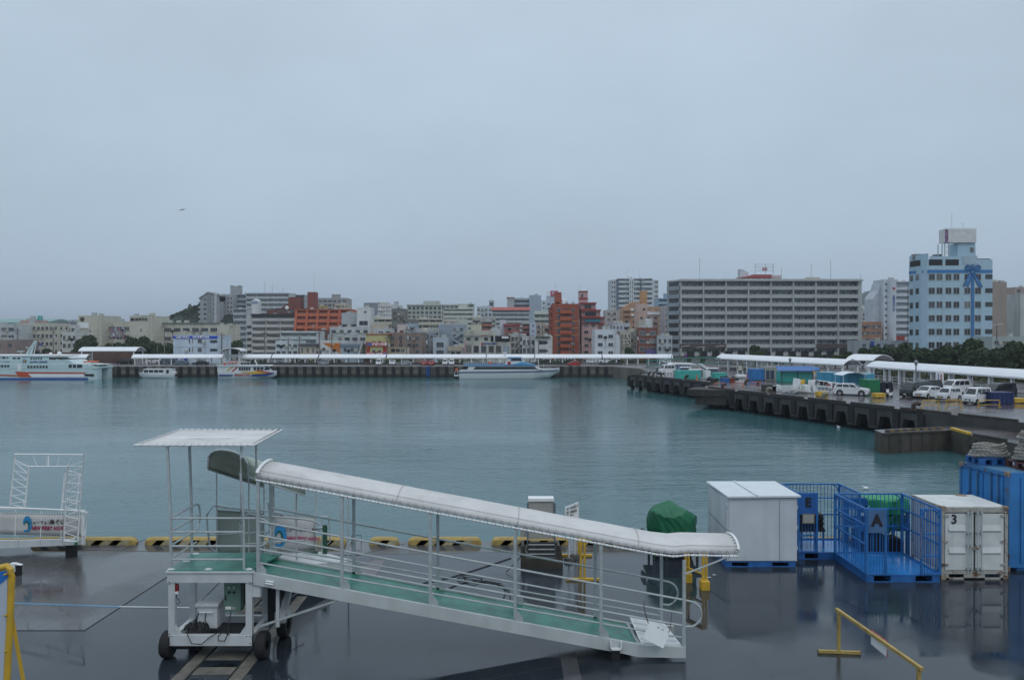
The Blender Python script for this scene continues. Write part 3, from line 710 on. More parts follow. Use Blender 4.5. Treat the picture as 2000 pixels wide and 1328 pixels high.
b = MB(); b.prism([(XY(520,372),ZY(606,372)),(XY(545,372),ZY(604,372)),(XY(563,372),ZY(592,372)),(XY(575,372),ZY(592,372)),(XY(575,372),ZY(616,372)),(XY(520,372),ZY(616,372))], 372.5, 380, 'y'); b.build('sloping_roof', wallm((.16,.06,.045)), r)
r = bld('orange_apartments', 'bright orange apartment block with slanting balcony bays', 576, 690, 605.5, 328, C_ORG, 4, 5, st='gal', fp=12, ww=.62, wh=.38, d=13, off=6.5, col2=C_ORG, par=.2, roof='')
r2 = r; Wd = r['_w']; zt = r['_z']; fh = r['_h']
q = MB()
for j in range(6):
    x = -Wd/2+Wd*j/5.4; q.prism([(x-.5,zt-9.6),(x+.4,zt-9.6),(x+1.1,zt-.2),(x+.2,zt-.2)], -.18, 1.4, 'y')
q.build('slanted_fins', wallm(C_ORG), r, local=True)
bld('brick_annexe', 'dark red lower annexe with small windows under the orange block', 606, 640, 647, 300, (.17,.06,.045), 3, 4, fp=10, ww=.5, wh=.4, d=10)
bld('concrete_block', 'taupe multi storey block on the skyline behind the orange apartments', 612, 677, 583.5, 500, (.34,.33,.33), 3, 7, fp=8, ww=.75, wh=.4, d=16, off=3, roof='p')
bld('concrete_house', 'small beige block stepping down beside the taupe skyline block', 654, 680, 595, 470, C_BEIGE, 2, 4, fp=7, ww=.4, wh=.35, d=10)
bld('yellow_house', 'small ochre roof house between the red tower and taupe block', 617, 634, 598.5, 440, (.42,.27,.10), 1, 2, fp=7, d=6)
bld('white_house', 'white two storey house with broad balconies left of the orange triangle house', 548, 618, 650, 250, (.52,.57,.57), 3, 4, st='gal', fp=14.5, ww=.5, wh=.45, d=11, off=5, roof='a')
bld('white_house', 'flat white annexe with blue awning below the broad balcony house', 538, 582, 669, 236, (.56,.62,.64), 2, 4, fp=13, ww=.6, wh=.4, d=9)
bld('beige_house', 'small beige house with two narrow windows behind the left walkway roof', 585, 617, 676, 232, C_BEIGE, 1, 3, fp=15, ww=.28, wh=.55, d=8, roof='r', col2=(.10,.11,.12))
bld('white_house', 'narrow white infill house beside the beige house', 616, 628, 683, 233, C_LG, 1, 1, fp=10, ww=.6, wh=.4, d=7)
r = bld('painted_house', 'white shop house painted with one big orange triangle', 625.5, 666.5, 668.5, 233, C_WHITE, 2, 3, fp=14, ww=.4, wh=.42, off=11, d=8, skip=((0,1),(1,1)))
b = MB(); Y = 233; b.prism([(XY(630,Y),ZY(670,Y)),(XY(664.5,Y),ZY(670,Y)),(XY(664.5,Y),ZY(690.5,Y))], Y-.06, Y-.02, 'y'); b.build('orange_triangle', mat('triangle_orange', (.55,.16,.01), .6), r)
bld('slate_house', 'blue grey two storey house with a steep outside stair', 667, 709, 676, 233, C_BLUEG, 2, 3, fp=13, ww=.35, wh=.5, d=8, roof='r', col2=(.20,.25,.30))
b = MB(); b.prism([(XY(700,232),ZY(692,232)),(XY(704,232),ZY(692,232)),(XY(711,232),ZY(668,232)),(XY(707,232),ZY(668,232))], 231, 232.4, 'y'); o = b.build('outdoor_stair', wallm(C_LG)); tag(o, 'pale outside stair leaning between slate house and shop', 'stair')
bld('terrace_house', 'wide white terraced block with a dark roof fence above the triangle house', 640, 716, 656, 262, (.48,.50,.50), 3, 5, fp=11.5, ww=.62, wh=.5, d=12, roof='')
bld('terrace_house', 'white upper terrace with black pergola beams above the wide terraced block', 644, 722, 641, 278, (.50,.52,.52), 2, 5, fp=13, ww=.5, wh=.45, d=10)
r = bld('plain_wall_block', 'blank grey gable wall beside the orange block', 667, 697, 613.5, 292, (.42,.45,.47), 3, 2, fp=10, ww=.8, wh=.5, off=20, d=8)
r = bld('white_slab_house', 'white tower house with one slit window and sloping balcony front', 697, 723, 603, 288, C_WHITE, 3, 1, fp=18, ww=.62, wh=.45, off=24, d=9)
box_part(r, 'slit_window', 711, 716, 608, 611, WGLASS, -.06, 0)
r = bld('island_shop', 'yellow shop front with red sign boards and red painted panels', 714.5, 757, 653, 229, (.50,.47,.22), 3, 2, fp=17.5, ww=.5, wh=.42, off=13, d=10, par=.2, mar=1.5, roof='')
box_part(r, 'roof_trim', 714, 762, 652, 653.6, mat('trim_red', (.40,.07,.03), .6), -.2, 6)
box_part(r, 'sign_board', 715, 756.5, 668, 676.5, mat('sign_red', (.45,.045,.03), .5, 0, .05), -.4, -.15); sign_text(r, 'ナガンヌ島', 741.5, 672.4, 6.4, LETW, yo=-.46, sx=.95, bold=.05)
box_part(r, 'sign_picture', 716.5, 726.5, 669.6, 674.8, mat('sea_picture', (.05,.12,.35), .5, 0, .6, 2), -.46, -.41)
for x in (715.5, 748): box_part(r, 'red_panel', x, x+7.5, 678, 687.5, mat('panel_red', (.30,.025,.02), .6), -.1, 0)
box_part(r, 'sign_board', 715, 756.5, 688.5, 693, mat('sign_red', (.45,.045,.03)), -.4, -.15); box_part(r, 'sign_picture', 749, 755.5, 689.2, 692.4, mat('sea_picture', (.05,.12,.35)), -.46, -.41)
b = MB()
for i in range(9): b.bx(XY(717+i*1.8,229), XY(718.2+i*1.8,229), 228.5, 228.6, ZY(691.6,229), ZY(689.9,229))
for i in range(4): b.bx(XY(735+i*3.3,229), XY(737.3+i*3.3,229), 228.5, 228.6, ZY(692.4,229), ZY(689.4,229))
b.build('small_lettering', LETW, r)
r = bld('brown_apartments', 'brown three storey apartments with a recessed stair slot beside the red shop', 759, 823, 653, 233, (.27,.20,.17), 3, 4, fp=13.5, ww=.42, wh=.4, off=4.5, d=11)
box_part(r, 'lower_facade', 761, 800, 678.5, 693, wallm(C_BEIGE), -.15, 0)
for i in range(3): box_part(r, 'shop_window', 764+i*9.3, 771.8+i*9.3, 681, 687.5, WGLASS, -.22, -.15)
box_part(r, 'stair_slot', 781.5, 785, 655, 678, wallm((.10,.06,.055)), -.05, 0); box_part(r, 'lift_house', 775, 790.5, 633.5, 653, wallm((.55,.47,.44)), 1, 5); box_part(r, 'lift_door', 780, 787, 645, 653, wallm((.16,.08,.07)), .9, 1)
bld('dark_grey_tower', 'narrow dark grey concrete tower with open windows above the brown apartments', 765, 791, 605.5, 300, (.17,.17,.16), 4, 2, fp=11, ww=.62, wh=.6, d=8, roof='')
bld('balcony_house', 'cream balcony apartments behind the yellow shop', 724, 765, 624, 318, (.56,.54,.46), 4, 3, st='balc', fp=11.5, ww=.6, wh=.5, d=10, off=3, roof='th')
bld('beige_flat_house', 'plain beige flat topped house right above the yellow shop roof', 726, 754, 635, 285, C_BEIGE, 2, 3, fp=10, ww=.7, wh=.35, off=9, d=8)
bld('beige_flat_house', 'long low beige roof strip directly behind the shop roof trim', 723, 765, 645, 265, C_LG, 1, 3, fp=8, ww=.6, wh=.3, d=6)
bld('balcony_house', 'cream balcony apartments between the dark tower and corrugated house', 812, 864, 624.5, 322, (.56,.54,.46), 4, 4, st='balc', fp=11.5, ww=.6, wh=.5, d=10, off=3, roof='h')
bld('brown_flat_house', 'dim brown house with a green window between tower and cream balconies', 788, 813, 626, 300, (.20,.20,.18), 3, 2, fp=10, ww=.6, wh=.5, d=8)
bld('blue_shed_house', 'pale blue clad house behind the brown lift house', 792, 812, 634, 280, C_BLUEG, 2, 3, fp=13, ww=.3, wh=.4, d=8)
bld('grey_flat_house', 'flat grey roofed house with red tiles at its end below the balconies', 808, 858, 646, 272, (.40,.42,.43), 2, 5, fp=12, ww=.5, wh=.4, d=9)
bld('white_hillside_house', 'white hillside house with round vents under the long skyline hall', 738, 768, 596, 400, C_WHITE, 3, 6, fp=8, ww=.4, wh=.3, d=10, roof='h')
bld('grey_screen_house', 'grey screened rooftop box on the skyline right of the taupe block', 711, 742, 593, 460, (.22,.25,.29), 1, 1, fp=8, ww=.02, wh=.02, d=10, roof='a')
bld('skyline_house', 'pale house with a brown rooftop room on the skyline', 755, 782, 598, 470, C_LG, 2, 4, fp=8, ww=.5, wh=.4, d=10, roof='p')
bld('skyline_house', 'faint white block with an aerial between the screened box and brown room', 741, 757, 592, 520, C_PALE, 3, 2, fp=8, ww=.5, wh=.4, d=10, roof='a')
r = bld('long_hall', 'long green grey public hall with tall pilasters on the skyline', 796, 912, 597, 500, (.44,.47,.42), 4, 14, fp=8.5, ww=.6, wh=.5, d=18, off=3)
q = MB(); Wd = r['_w']; zt = r['_z']
for j in range(15): x = -Wd/2+Wd*j/14; q.bx(x-.35,x+.35,-.6,0,-1,zt)
q.bx(-Wd/2-.5,Wd/2+.5,-1,.5,zt,zt+.8); q.build('pilasters', wallm((.46,.49,.44)), r, local=True)
box_part(r, 'roof_hall', 826, 857.5, 587.5, 597, wallm((.47,.50,.45)), 3, 10); box_part(r, 'roof_hall', 803, 828, 594.5, 597, wallm((.40,.44,.42)), 2, 10)
bld('white_terraced_block', 'white ribbon balcony block stepping down right of the long hall', 866, 924, 604, 400, (.55,.58,.52), 5, 6, st='gal', fp=9.2, ww=.6, wh=.4, d=12, off=3, roof='p')
bld('pale_grid_block', 'pale green grid fronted block behind the white terraced block', 896, 925, 595, 450, (.45,.50,.46), 7, 3, st='balc', fp=9.2, ww=.6, wh=.5, d=12, off=3)
r = bld('sign_house', 'low white roof with faded pink and yellow lettering under the terraces', 863, 912, 625.5, 330, (.52,.56,.52), 2, 5, fp=12, ww=.3, wh=.2, off=12, d=8)
b = MB(); k = 0
for i in range(11): b.bx(XY(866+i*3.2,330), XY(868+i*3.2,330), 329.8, 329.95, ZY(630.5+(i%3)*.4,330), ZY(627,330), 0 if i < 7 else 1)
b.build('faded_marks', [mat('faded_pink', (.45,.25,.28), .7), mat('faded_yellow', (.45,.42,.25), .7)], r)
bld('corrugated_house', 'blue grey corrugated wall house left of the stair house', 856, 882, 637, 275, (.30,.35,.40), 1, 1, fp=8, ww=.02, wh=.02, d=9, mull=1)
r = bld('stair_house', 'blue grey house with an outside zigzag stair', 881, 908, 637, 262, (.32,.37,.42), 4, 2, fp=12.5, ww=.42, wh=.45, d=9)
q = MB()
for i in range(3):
    a = (XY(884+(i%2)*20,261), 261, ZY(687-i*13,261)); c = (XY(904-(i%2)*20,261), 261, ZY(676-i*13,261)); q.beam(a, c, 1.0, .5)
q.build('stair', wallm((.36,.41,.46)), r)
r = bld('grey_shop_house', 'narrow pale grey house with two tall dark windows', 846, 873, 662.5, 236, (.44,.50,.55), 2, 1, fp=15.5, ww=.5, wh=.6, off=6, d=9, mull=4)
bld('pipe_house', 'dark pipe cluttered house front left of the narrow grey house', 823, 847, 652, 246, (.28,.31,.34), 4, 3, fp=10, ww=.5, wh=.5, d=8, roof='ta')
bld('beige_shop', 'small ochre single storey shop behind the walkway', 874, 901, 680, 231, (.44,.37,.27), 1, 5, fp=13, ww=.6, wh=.5, off=4.5, d=7)
r = bld('weathered_office', 'weathered pale office with a deep parapet and five tall dark bays', 906.5, 997, 657, 240, (.45,.46,.40), 1, 1, fp=36, ww=.01, wh=.01, d=14, stk=.75, par=.1)
box_part(r, 'parapet_band', 906, 962, 645.5, 654.5, wallm((.46,.46,.38), .8), -.5, .2); box_part(r, 'upper_room', 919, 939, 634.5, 645.5, wallm((.55,.53,.42)), 2, 6)
for x in (911.5, 927, 945.5): box_part(r, 'window', x, x+7.5, 659, 665, WGLASS, -.08, 0)
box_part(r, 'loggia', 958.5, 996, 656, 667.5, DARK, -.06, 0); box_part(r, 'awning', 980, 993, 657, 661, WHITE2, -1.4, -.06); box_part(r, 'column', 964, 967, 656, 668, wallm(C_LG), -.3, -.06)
for k in range(6): box_part(r, 'tall_window', 911+k*14.6, 920+k*14.6, 675.5, 688.5, WGLASS if k < 5 else wallm(C_BLUEG), -.08, 0)
for k in range(7): box_part(r, 'pier', 906.5+k*14.6, 910+k*14.6, 674.5, 693, wallm((.50,.51,.50)), -.4, 0)
b = MB(); b.lathe([(0,-.12),(.5,-.12),(.5,0)], (XY(942,240),239.9,ZY(671.5,240)), 3, 'y'); b.build('red_mark', TAIL, r)
sign_text(r, '沖縄海運株式会社', 956, 671.5, 3.4, LETBL, yo=-.1); box_part(r, 'side_banner', 906.5, 909.5, 668, 689, mat('faded_pink', (.45,.25,.28)), -.9, -.5)
b = MB(); b.prism([(XY(958,244),ZY(643,244)),(XY(967.5,244),ZY(638,244)),(XY(977,244),ZY(643,244)),(XY(977,244),ZY(656,244)),(XY(958,244),ZY(656,244))], 244, 250, 'y'); b.build('gabled_room', wallm(C_LG), r)
r = bld('pale_box_house', 'plain pale box with cream room on the roof left of the red roofed house', 976, 988, 627.5, 290, (.55,.60,.64), 1, 1, fp=10, ww=.02, wh=.02, d=6)
bld('rust_red_house', 'low rust red roofed house with two red turrets', 985, 1015, 636, 285, (.36,.13,.11), 3, 3, fp=11, ww=.5, wh=.4, d=8, roof='r', col2=(.33,.10,.09))
bld('red_band_house', 'grey balcony house with brick red bands behind the pale box', 940, 961, 629, 320, (.40,.39,.36), 3, 2, st='gal', fp=10, ww=.7, wh=.5, d=8, off=2, col2=(.36,.14,.10))
bld('beige_flat_house', 'grey beige roof house on the slope left of the red band house', 922, 968, 623, 345, (.38,.38,.34), 2, 5, fp=9, ww=.6, wh=.4, d=10, roof='ta')
bld('red_band_house', 'narrow house with three brick red balcony bands beside the sky blue gable', 1020, 1034, 633, 290, (.42,.42,.40), 4, 1, st='gal', fp=9.5, ww=.8, wh=.5, d=8, off=3, col2=(.40,.16,.12))
bld('pale_box_house', 'narrow pale blue gable with a tiny window', 1035, 1047, 632, 282, (.46,.54,.64), 3, 1, fp=10, ww=.3, wh=.2, d=7)
bld('brown_balcony_house', 'tan house with brown slats right of the pale blue gable', 1047, 1066, 633, 288, (.44,.40,.34), 4, 2, fp=10, ww=.5, wh=.5, d=8)
bld('tan_roof_house', 'small tan house tucked against the red brick block', 1062, 1078, 638, 270, C_TAN, 3, 2, fp=10, ww=.5, wh=.5, d=8)
bld('pale_awning_house', 'house with a long white awning over dark openings', 998, 1028, 655, 246, (.46,.46,.44), 3, 4, fp=12, ww=.7, wh=.6, d=9)
bld('white_pillar_house', 'white house with tall brown shutters between utility poles', 1020, 1045, 660, 240, C_LG, 2, 3, fp=16, ww=.62, wh=.6, d=9, off=4)
r = bld('angular_white_house', 'white house with pointed dark window notches left of the red block', 1045, 1079, 660, 237, (.56,.57,.55), 1, 1, fp=40, ww=.01, wh=.01, d=10)
for yy in (665.5, 682): 
    b = MB(); Y = 237; b.prism([(XY(1053,Y),ZY(yy,Y)),(XY(1066,Y),ZY(yy,Y)),(XY(1071,Y),ZY(yy+3.4,Y)),(XY(1066,Y),ZY(yy+7,Y)),(XY(1053,Y),ZY(yy+7,Y))], Y-.06, Y-.02, 'y'); b.build('notched_window', WGLASS, r)
b = MB(); b.bx(XY(1046,237), XY(1074,237), 236.4, 237, ZY(660,237), ZY(657,237)); b.build('planter', wallm((.06,.09,.05)), r)
bld('zigzag_stair_block', 'pale blue block with a zigzag fire stair on the skyline', 931, 961, 600, 440, (.48,.54,.58), 5, 4, fp=9, ww=.5, wh=.5, d=10, off=3)
r = bld('lattice_mast_house', 'slim pale tower topped by a grey aerial frame', 955, 965, 588, 500, (.40,.46,.50), 2, 1, fp=10, ww=.6, wh=.6, d=5, roof='A')
r = bld('red_roof_school', 'wide pale grey gallery block under a faded red roof', 962, 1033, 606, 420, (.45,.47,.47), 5, 10, st='gal', fp=8.6, ww=.55, wh=.42, d=12, off=2.5, roof='', par=0)
b = MB(); Wd = r['_w']; zt = r['_z']; b.prism([(-1,zt),(13,zt),(11,zt+1.7),(1.0,zt+1.7)], -Wd/2-.8, Wd/2+.8, 'x'); b.build('roof', wallm((.42,.13,.12)), r, local=True)
bld('blue_glass_office', 'blue grey office with ribbon windows on the skyline', 1003, 1036, 583, 560, (.38,.44,.50), 3, 1, fp=9, ww=.9, wh=.5, d=16, off=3, par=.3)
bld('concrete_tower', 'plain concrete lift tower with a thin red cap on the skyline', 990.5, 1004, 582.5, 555, (.40,.42,.42), 1, 1, fp=10, ww=.03, wh=.4, d=10, roof='r', col2=(.33,.12,.10), par=0)
r = bld('concrete_tower', 'broad windowless blue grey tower right of the ribbon window office', 1034, 1057, 577.5, 550, (.34,.40,.47), 1, 1, fp=10, ww=.02, wh=.02, d=12, par=.3)
bld('pale_slab', 'faint white slab between the windowless tower and the pink signboard', 1057, 1067, 588, 600, (.52,.58,.60), 4, 1, fp=9, ww=.3, wh=.4, d=10)
r = bld('signboard_office', 'grey white office topped by a pink billboard behind the red tower', 1067, 1110, 590, 520, (.46,.52,.58), 5, 5, fp=8.5, ww=.5, wh=.4, d=12, roof='A')
box_part(r, 'billboard', 1075, 1090, 568, 578.5, mat('billboard_pink', (.42,.05,.14), .5), -.5, 0); box_part(r, 'billboard', 1067.5, 1075, 569, 577, WHITE2, -.5, 0); box_part(r, 'billboard_frame', 1067.5, 1090, 578, 590, wallm((.45,.5,.55)), 0, 4)
sign_text(r, 'Fe', 1082.5, 573, 8, LETW, yo=-.6)
bld('white_top_block', 'pale green balcony block with a bright white parapet left of the red block', 1044, 1077, 614, 350, (.48,.52,.48), 4, 3, st='gal', fp=10, ww=.6, wh=.5, d=10, off=5, par=1.6)
r = bld('red_brick_block', 'brick red seven storey block with orange balcony fronts', 1079, 1131, 597, 252, C_BRICK, 7, 3, st='win', fp=13.3, ww=.5, wh=.5, d=12, off=5.5, par=.6, mar=1.0, skip=[(i,1) for i in range(7)])
for i in range(7):
    box_part(r, 'balcony', 1094, 1117, 605.5+i*13.3, 612.5+i*13.3, wallm((.40,.10,.05)), -1.2, -.02); box_part(r, 'slot_window', 1097, 1114, 603+i*13.3, 605.5+i*13.3, WGLASS, -.06, 0)
for i in range(3,6): box_part(r, 'pale_band', 1083, 1131, 600+(i-1)*13.3, 601.6+(i-1)*13.3, wallm((.52,.26,.12)), -.1, 0)
b = MB(); Y = 252; b.bx(XY(1074.5,Y), XY(1079,Y), Y+.4, Y+12, 0, ZY(600,Y)); b.build('side_bay', wallm((.20,.06,.04)), r)
q = MB()
for i in range(7): q.bx(XY(1074.2,Y), XY(1078.8,Y), Y+.2, Y+.4, ZY(611+i*13.3,Y), ZY(606+i*13.3,Y))
q.build('side_balconies', wallm((.36,.10,.06)), r)
box_part(r, 'lift_tower', 1084.5, 1097.5, 570, 597, wallm((.33,.09,.06)), 2, 6); antenna(r, XY(1086,252)-r.location.x, 3, ZY(571,252), 3.3)
b = MB(); X = XY(1101,252); b.lathe([(0,2.2),(.5,1.9),(.75,1.0),(.7,0)], (X,255,ZY(596,252)), 12); b.build('water_tank', WHITE2, r, smooth=True)
Y = 256
r = bld('pink_stepped_block', 'pink block stepping up to a narrow tower, with dark red balcony edges', 1136, 1168, 633, Y, C_PINK, 5, 2, fp=13, ww=.55, wh=.4, d=12, off=0, par=0, mar=.4)
EDG = wallm((.30,.06,.05)); PK_ = wallm(C_PINK)
for (x0, x1, y0, y1) in ((1136,1181,620,633),(1135.5,1173,606,620),(1134,1164,592,606)):
    box_part(r, 'upper_storey', x0, x1, y0, y1, PK_, .5, 9); box_part(r, 'balcony_edge', x0-.5, x1+.8, y0-1.2, y0+1.2, EDG, -.5, 9.2); box_part(r, 'ledge', x0, x1, y1-2.6, y1, EDG, -.3, .5)
    box_part(r, 'window_band', x0+8, x1-9, y0+3.2, y1-3, WGLASS, .4, .5)
box_part(r, 'balcony_glass', 1142, 1172, 624, 629.5, mat('turquoise_glass', (.03,.16,.22), .2), -.6, -.5)
box_part(r, 'lift_tower', 1132.5, 1149, 568.5, 592, PK_, 2, 6); box_part(r, 'tower_cap', 1132, 1149.5, 567.5, 569.5, EDG, 1.8, 6.2); box_part(r, 'tower_band', 1132, 1149.5, 581, 584, EDG, 1.8, 2); box_part(r, 'tower_window', 1136, 1140, 574, 580, WGLASS, 1.9, 2)
antenna(r, XY(1134,Y)-r.location.x, 3, ZY(569,Y), 2.6); 
for i in range(2): box_part(r, 'side_slab', 1168, 1180, 633+i*8, 641+i*8, EDG if i else PK_, 1, 8)
r = bld('white_corner_house', 'clean white four storey house with rounded right shoulder', 1162, 1203, 645, 236, (.60,.64,.67), 4, 2, fp=16, ww=.42, wh=.38, d=10, off=9, par=.3)
b = MB(); Y = 236; b.prism([(XY(1203,Y),0),(XY(1211,Y),0),(XY(1211,Y),ZY(662,Y)),(XY(1209.5,Y),ZY(656,Y)),(XY(1206.5,Y),ZY(652.5,Y)),(XY(1203,Y),ZY(651,Y))], Y, Y+9, 'y'); b.build('shoulder', wallm((.60,.64,.67)), r)
bld('beige_rear_block', 'beige grey rear block between the pink block and the high rise', 1183, 1206, 608, 330, (.42,.40,.40), 5, 2, fp=11, ww=.4, wh=.35, d=10, roof='')
bld('taupe_rear_block', 'taupe annexe at the foot of the white high rise', 1196, 1222, 610, 345, (.40,.39,.38), 5, 2, fp=10.5, ww=.35, wh=.35, d=10)
Y = 420
r = bld('white_high_rise', 'tall white high rise with stacked balconies and a dark centre joint', 1207, 1274, 545, Y, (.56,.60,.62), 11, 4, st='balc', fp=9.3, ww=.6, wh=.55, d=16, off=1.5, fins=2, par=.6, roof='')
box_part(r, 'left_bay', 1193.5, 1207.3, 546, 640, wallm((.50,.53,.55)), .6, 14); box_part(r, 'grey_joint', 1204.5, 1208, 545.5, 640, wallm((.15,.19,.25)), -.4, .6)
q = MB()
for i in range(10):
    for x in (1195,1199.5): q.bx(XY(x,Y), XY(x+2,Y), Y+.5, Y+.6, ZY(553.5+i*9.3,Y), ZY(549.5+i*9.3,Y))
q.build('bay_windows', WGLASS, r)
box_part(r, 'stair_bay', 1228.5, 1237.5, 545, 640, wallm((.58,.62,.64)), -.7, 1); box_part(r, 'right_bay', 1273, 1286, 547, 640, wallm((.50,.54,.57)), .3, 14); box_part(r, 'dark_joint', 1250.5, 1252.5, 545, 640, wallm((.12,.15,.20)), -.8, 0)
q = MB()
for i in range(10):
    for x in (1230.2,1234): q.bx(XY(x,Y), XY(x+1.3,Y), Y-.76, Y-.7, ZY(555+i*9.3,Y), ZY(548.5+i*9.3,Y))
    q.bx(XY(1279,Y), XY(1285,Y), Y+.24, Y+.3, ZY(553+i*9.3,Y), ZY(549+i*9.3,Y))
q.build('stair_windows', WGLASS, r)
for x, h in ((1227.5,20),(1251.5,20)): antenna(r, XY(x,Y)-r.location.x, 4, ZY(545,Y), h*Y/F)
b = MB(); b.lathe([(0,1.9),(1.2,1.6),(1.3,0)], (XY(1232,Y),Y+4,ZY(544,Y)), 12); b.build('water_tank', WHITE2, r, smooth=True)
Y = 315
TAN = (.44,.27,.17)
r = bld('tan_stepped_block', 'tan apartments with stepped terraces and a slim tower', 1217, 1289, 600, Y, TAN, 5, 5, fp=10.5, ww=.4, wh=.4, d=10, off=5, par=.2, stk=.2)
b = MB(); b.prism([(XY(1217,Y),ZY(601,Y)),(XY(1236,Y),ZY(589.5,Y)),(XY(1250,Y),ZY(589.5,Y)),(XY(1250,Y),ZY(601,Y))], Y+.01, Y+8, 'y'); b.build('stepped_gable', wallm(TAN,.2), r)
for i in range(2): box_part(r, 'terrace_parapet', 1215+i*2, 1232, 604+i*9.5, 607.5+i*9.5, wallm(TAN,.2), -1.2, 0); box_part(r, 'bright_window', 1230, 1238, 602.5+i*10.5, 607+i*10.5, WHITE2, -.1, 0)
box_part(r, 'slim_tower', 1252.5, 1265, 568, 600, wallm((.46,.26,.13),.15), 1, 5); b = MB()
for x in (1254,1263): b.bx(XY(x,Y), XY(x+1.5,Y), Y+1.2, Y+1.8, ZY(568,Y), ZY(566.5,Y))
b.build('tower_posts', wallm(TAN), r)
r = bld('salmon_house', 'salmon pink house with a white awning band in front of the tan steps', 1246, 1287, 609, 292, (.52,.37,.31), 5, 3, fp=11, ww=.35, wh=.35, d=9, off=10, stk=.3)
box_part(r, 'upper_room', 1245.5, 1265, 593, 609, wallm((.55,.42,.37)), 1, 6); box_part(r, 'white_band', 1264, 1287.5, 610, 614.5, WHITE2, -.6, 0); box_part(r, 'roof_room', 1258, 1271.5, 622.5, 642, WHITE2, -3, -.5); box_part(r, 'cream_room', 1246, 1258, 625, 642, wallm((.52,.50,.42)), -2.5, -.5)
bld('arched_roof_house', 'white and violet house with rounded roofs near the round tree', 1196, 1231, 634, 262, (.48,.50,.56), 4, 5, fp=12, ww=.4, wh=.4, d=9, roof='h')
bld('cream_old_house', 'weathered cream house behind the round tree', 1212, 1232, 650, 248, (.44,.42,.34), 3, 3, fp=12, ww=.5, wh=.5, d=8, stk=.7)
bld('cream_old_house', 'narrow peeling cream house left of the brown brick house', 1231, 1247, 645, 250, (.52,.50,.42), 3, 2, fp=13, ww=.6, wh=.5, d=8, stk=.8)
r = bld('brown_brick_house', 'red brown brick house with a violet shop front', 1246, 1284, 643, 246, (.20,.07,.05), 3, 2, fp=15.5, ww=.62, wh=.5, d=9, off=4, mull=5)
box_part(r, 'violet_shop_front', 1261, 1283, 683, 692, mat('violet_panel', (.12,.08,.28), .5, 0, .4, 1), -.15, 0); box_part(r, 'magenta_band', 1255, 1284, 692, 694, mat('magenta_paint', (.35,.05,.12), .5), -.2, 0)
bld('grey_low_house', 'pale blue grey low house right of the brown brick house', 1284, 1313, 658, 244, (.40,.44,.46), 3, 3, fp=15, ww=.5, wh=.5, d=9)
bld('turquoise_tower_block', 'pale turquoise block with slanted balconies left of the giant block', 1286, 1316, 584, 380, (.30,.42,.50), 7, 3, st='gal', fp=10, ww=.5, wh=.5, d=12, off=4, roof='p')
bld('mauve_rear_house', 'mauve house with green domed roof left of the giant block', 1298, 1316, 599, 330, (.40,.38,.40), 6, 2, fp=11, ww=.4, wh=.4, d=9)
Y = 272
gl = (.36,.375,.36)
r = thing('giant_apartment_block', 'huge grey eleven bay apartment block with continuous balconies and brown base', 'building', (XY(1503,Y), Y, 0))
X0 = XY(1330,Y); X1 = XY(1681,Y); s = Y/F; nb = 8; fp = 16.15*s; zt = ZY(549,Y)
GM = wallm((.40,.42,.41), .2); GP = wallm((.42,.44,.425), .12); BRN = wallm((.085,.06,.06), .2)
b = MB(); b.bx(X0+.5, X1-3.2, Y+1.9, Y+14, 0, zt); b.bx(X1-3.2, X1-2.0, Y+1.9, Y+2.1, 0, zt); b.build('wall', GM, r)
b = MB(); b.bx(X0-.6, X1+.6, Y-.7, Y+14.5, zt-.05, zt+.45); b.bx(X0-.3, X1+.3, Y-.2, Y+14.2, zt+.45, zt+.75); b.add([(X0-.6,Y-.7,zt-.05),(X0-.6,Y-.7,zt+.45),(XY(1309,Y),Y+6,zt-.05),(XY(1309,Y),Y+6,zt+.45),(X0-.6,Y+14,zt+.45),(X0-.6,Y+14,zt-.05)], [(0,1,3,2),(1,3,4),(0,2,5),(2,3,4,5)]); b.build('roof_slab', wallm((.44,.455,.44),.1), r)
bwid = (X1-X0)/nb
b = MB()
for j in range(nb+1):
    x = X0+j*bwid; b.bx(x-.24, x+.24, Y-.2, Y+2, 0, zt-.05)
b.bx(X1-.9, X1+.02, Y-.10, Y+14, 0, zt-.05); b.build('frame', GM, r)
bal = win = None
for i in range(9):
    zf = zt-.95-(i+1)*fp+.62*fp-.35
    zf = zt-(i+1)*fp+.05
    for j in range(nb):
        x = X0+(j+.5)*bwid
        if bal is None:
            q = MB(); q.bx(-bwid/2+.24, bwid/2-.24, 0, .16, -.2, 1.02, 0); q.bx(-bwid/2+.24, bwid/2-.24, .16, 1.9, -.25, -.02, 0); q.tube([(-bwid/2+.24,.06,1.28),(bwid/2-.24,.06,1.28)], .04, 4, 1)
            bal = q.build('balcony', [GP, GALV], r); 
            q2 = MB(); w_ = bwid-1.1; q2.bx(-w_/2, w_/2, 0, .06, 0, 1.95, 0)
            for k in range(9): xx = -w_/2+w_*k/8; q2.bx(xx-.05, xx+.05, -.04, .02, 0, 1.95, 1)
            for k in (0,1,3,4,6): xx = -w_/2+w_*(k+.5)/8; q2.bx(xx-.4, xx+.4, -.03, .0, .05, 1.9, 2)
            win = q2.build('window', [WGLASS, WFRAME, mat('curtain', (.26,.28,.28), .5, 0, .3, 1)], r)
            off = r.location
            for o in (bal, win): 
                for v in o.data.vertices: v.co += off
            bal.location = Vector((x, Y, zf))-off; win.location = Vector((x, Y+1.85, zf))-off
        else:
            inst(bal, Vector((x,Y,zf))-off, r); inst(win, Vector((x,Y+1.85,zf))-off, r)
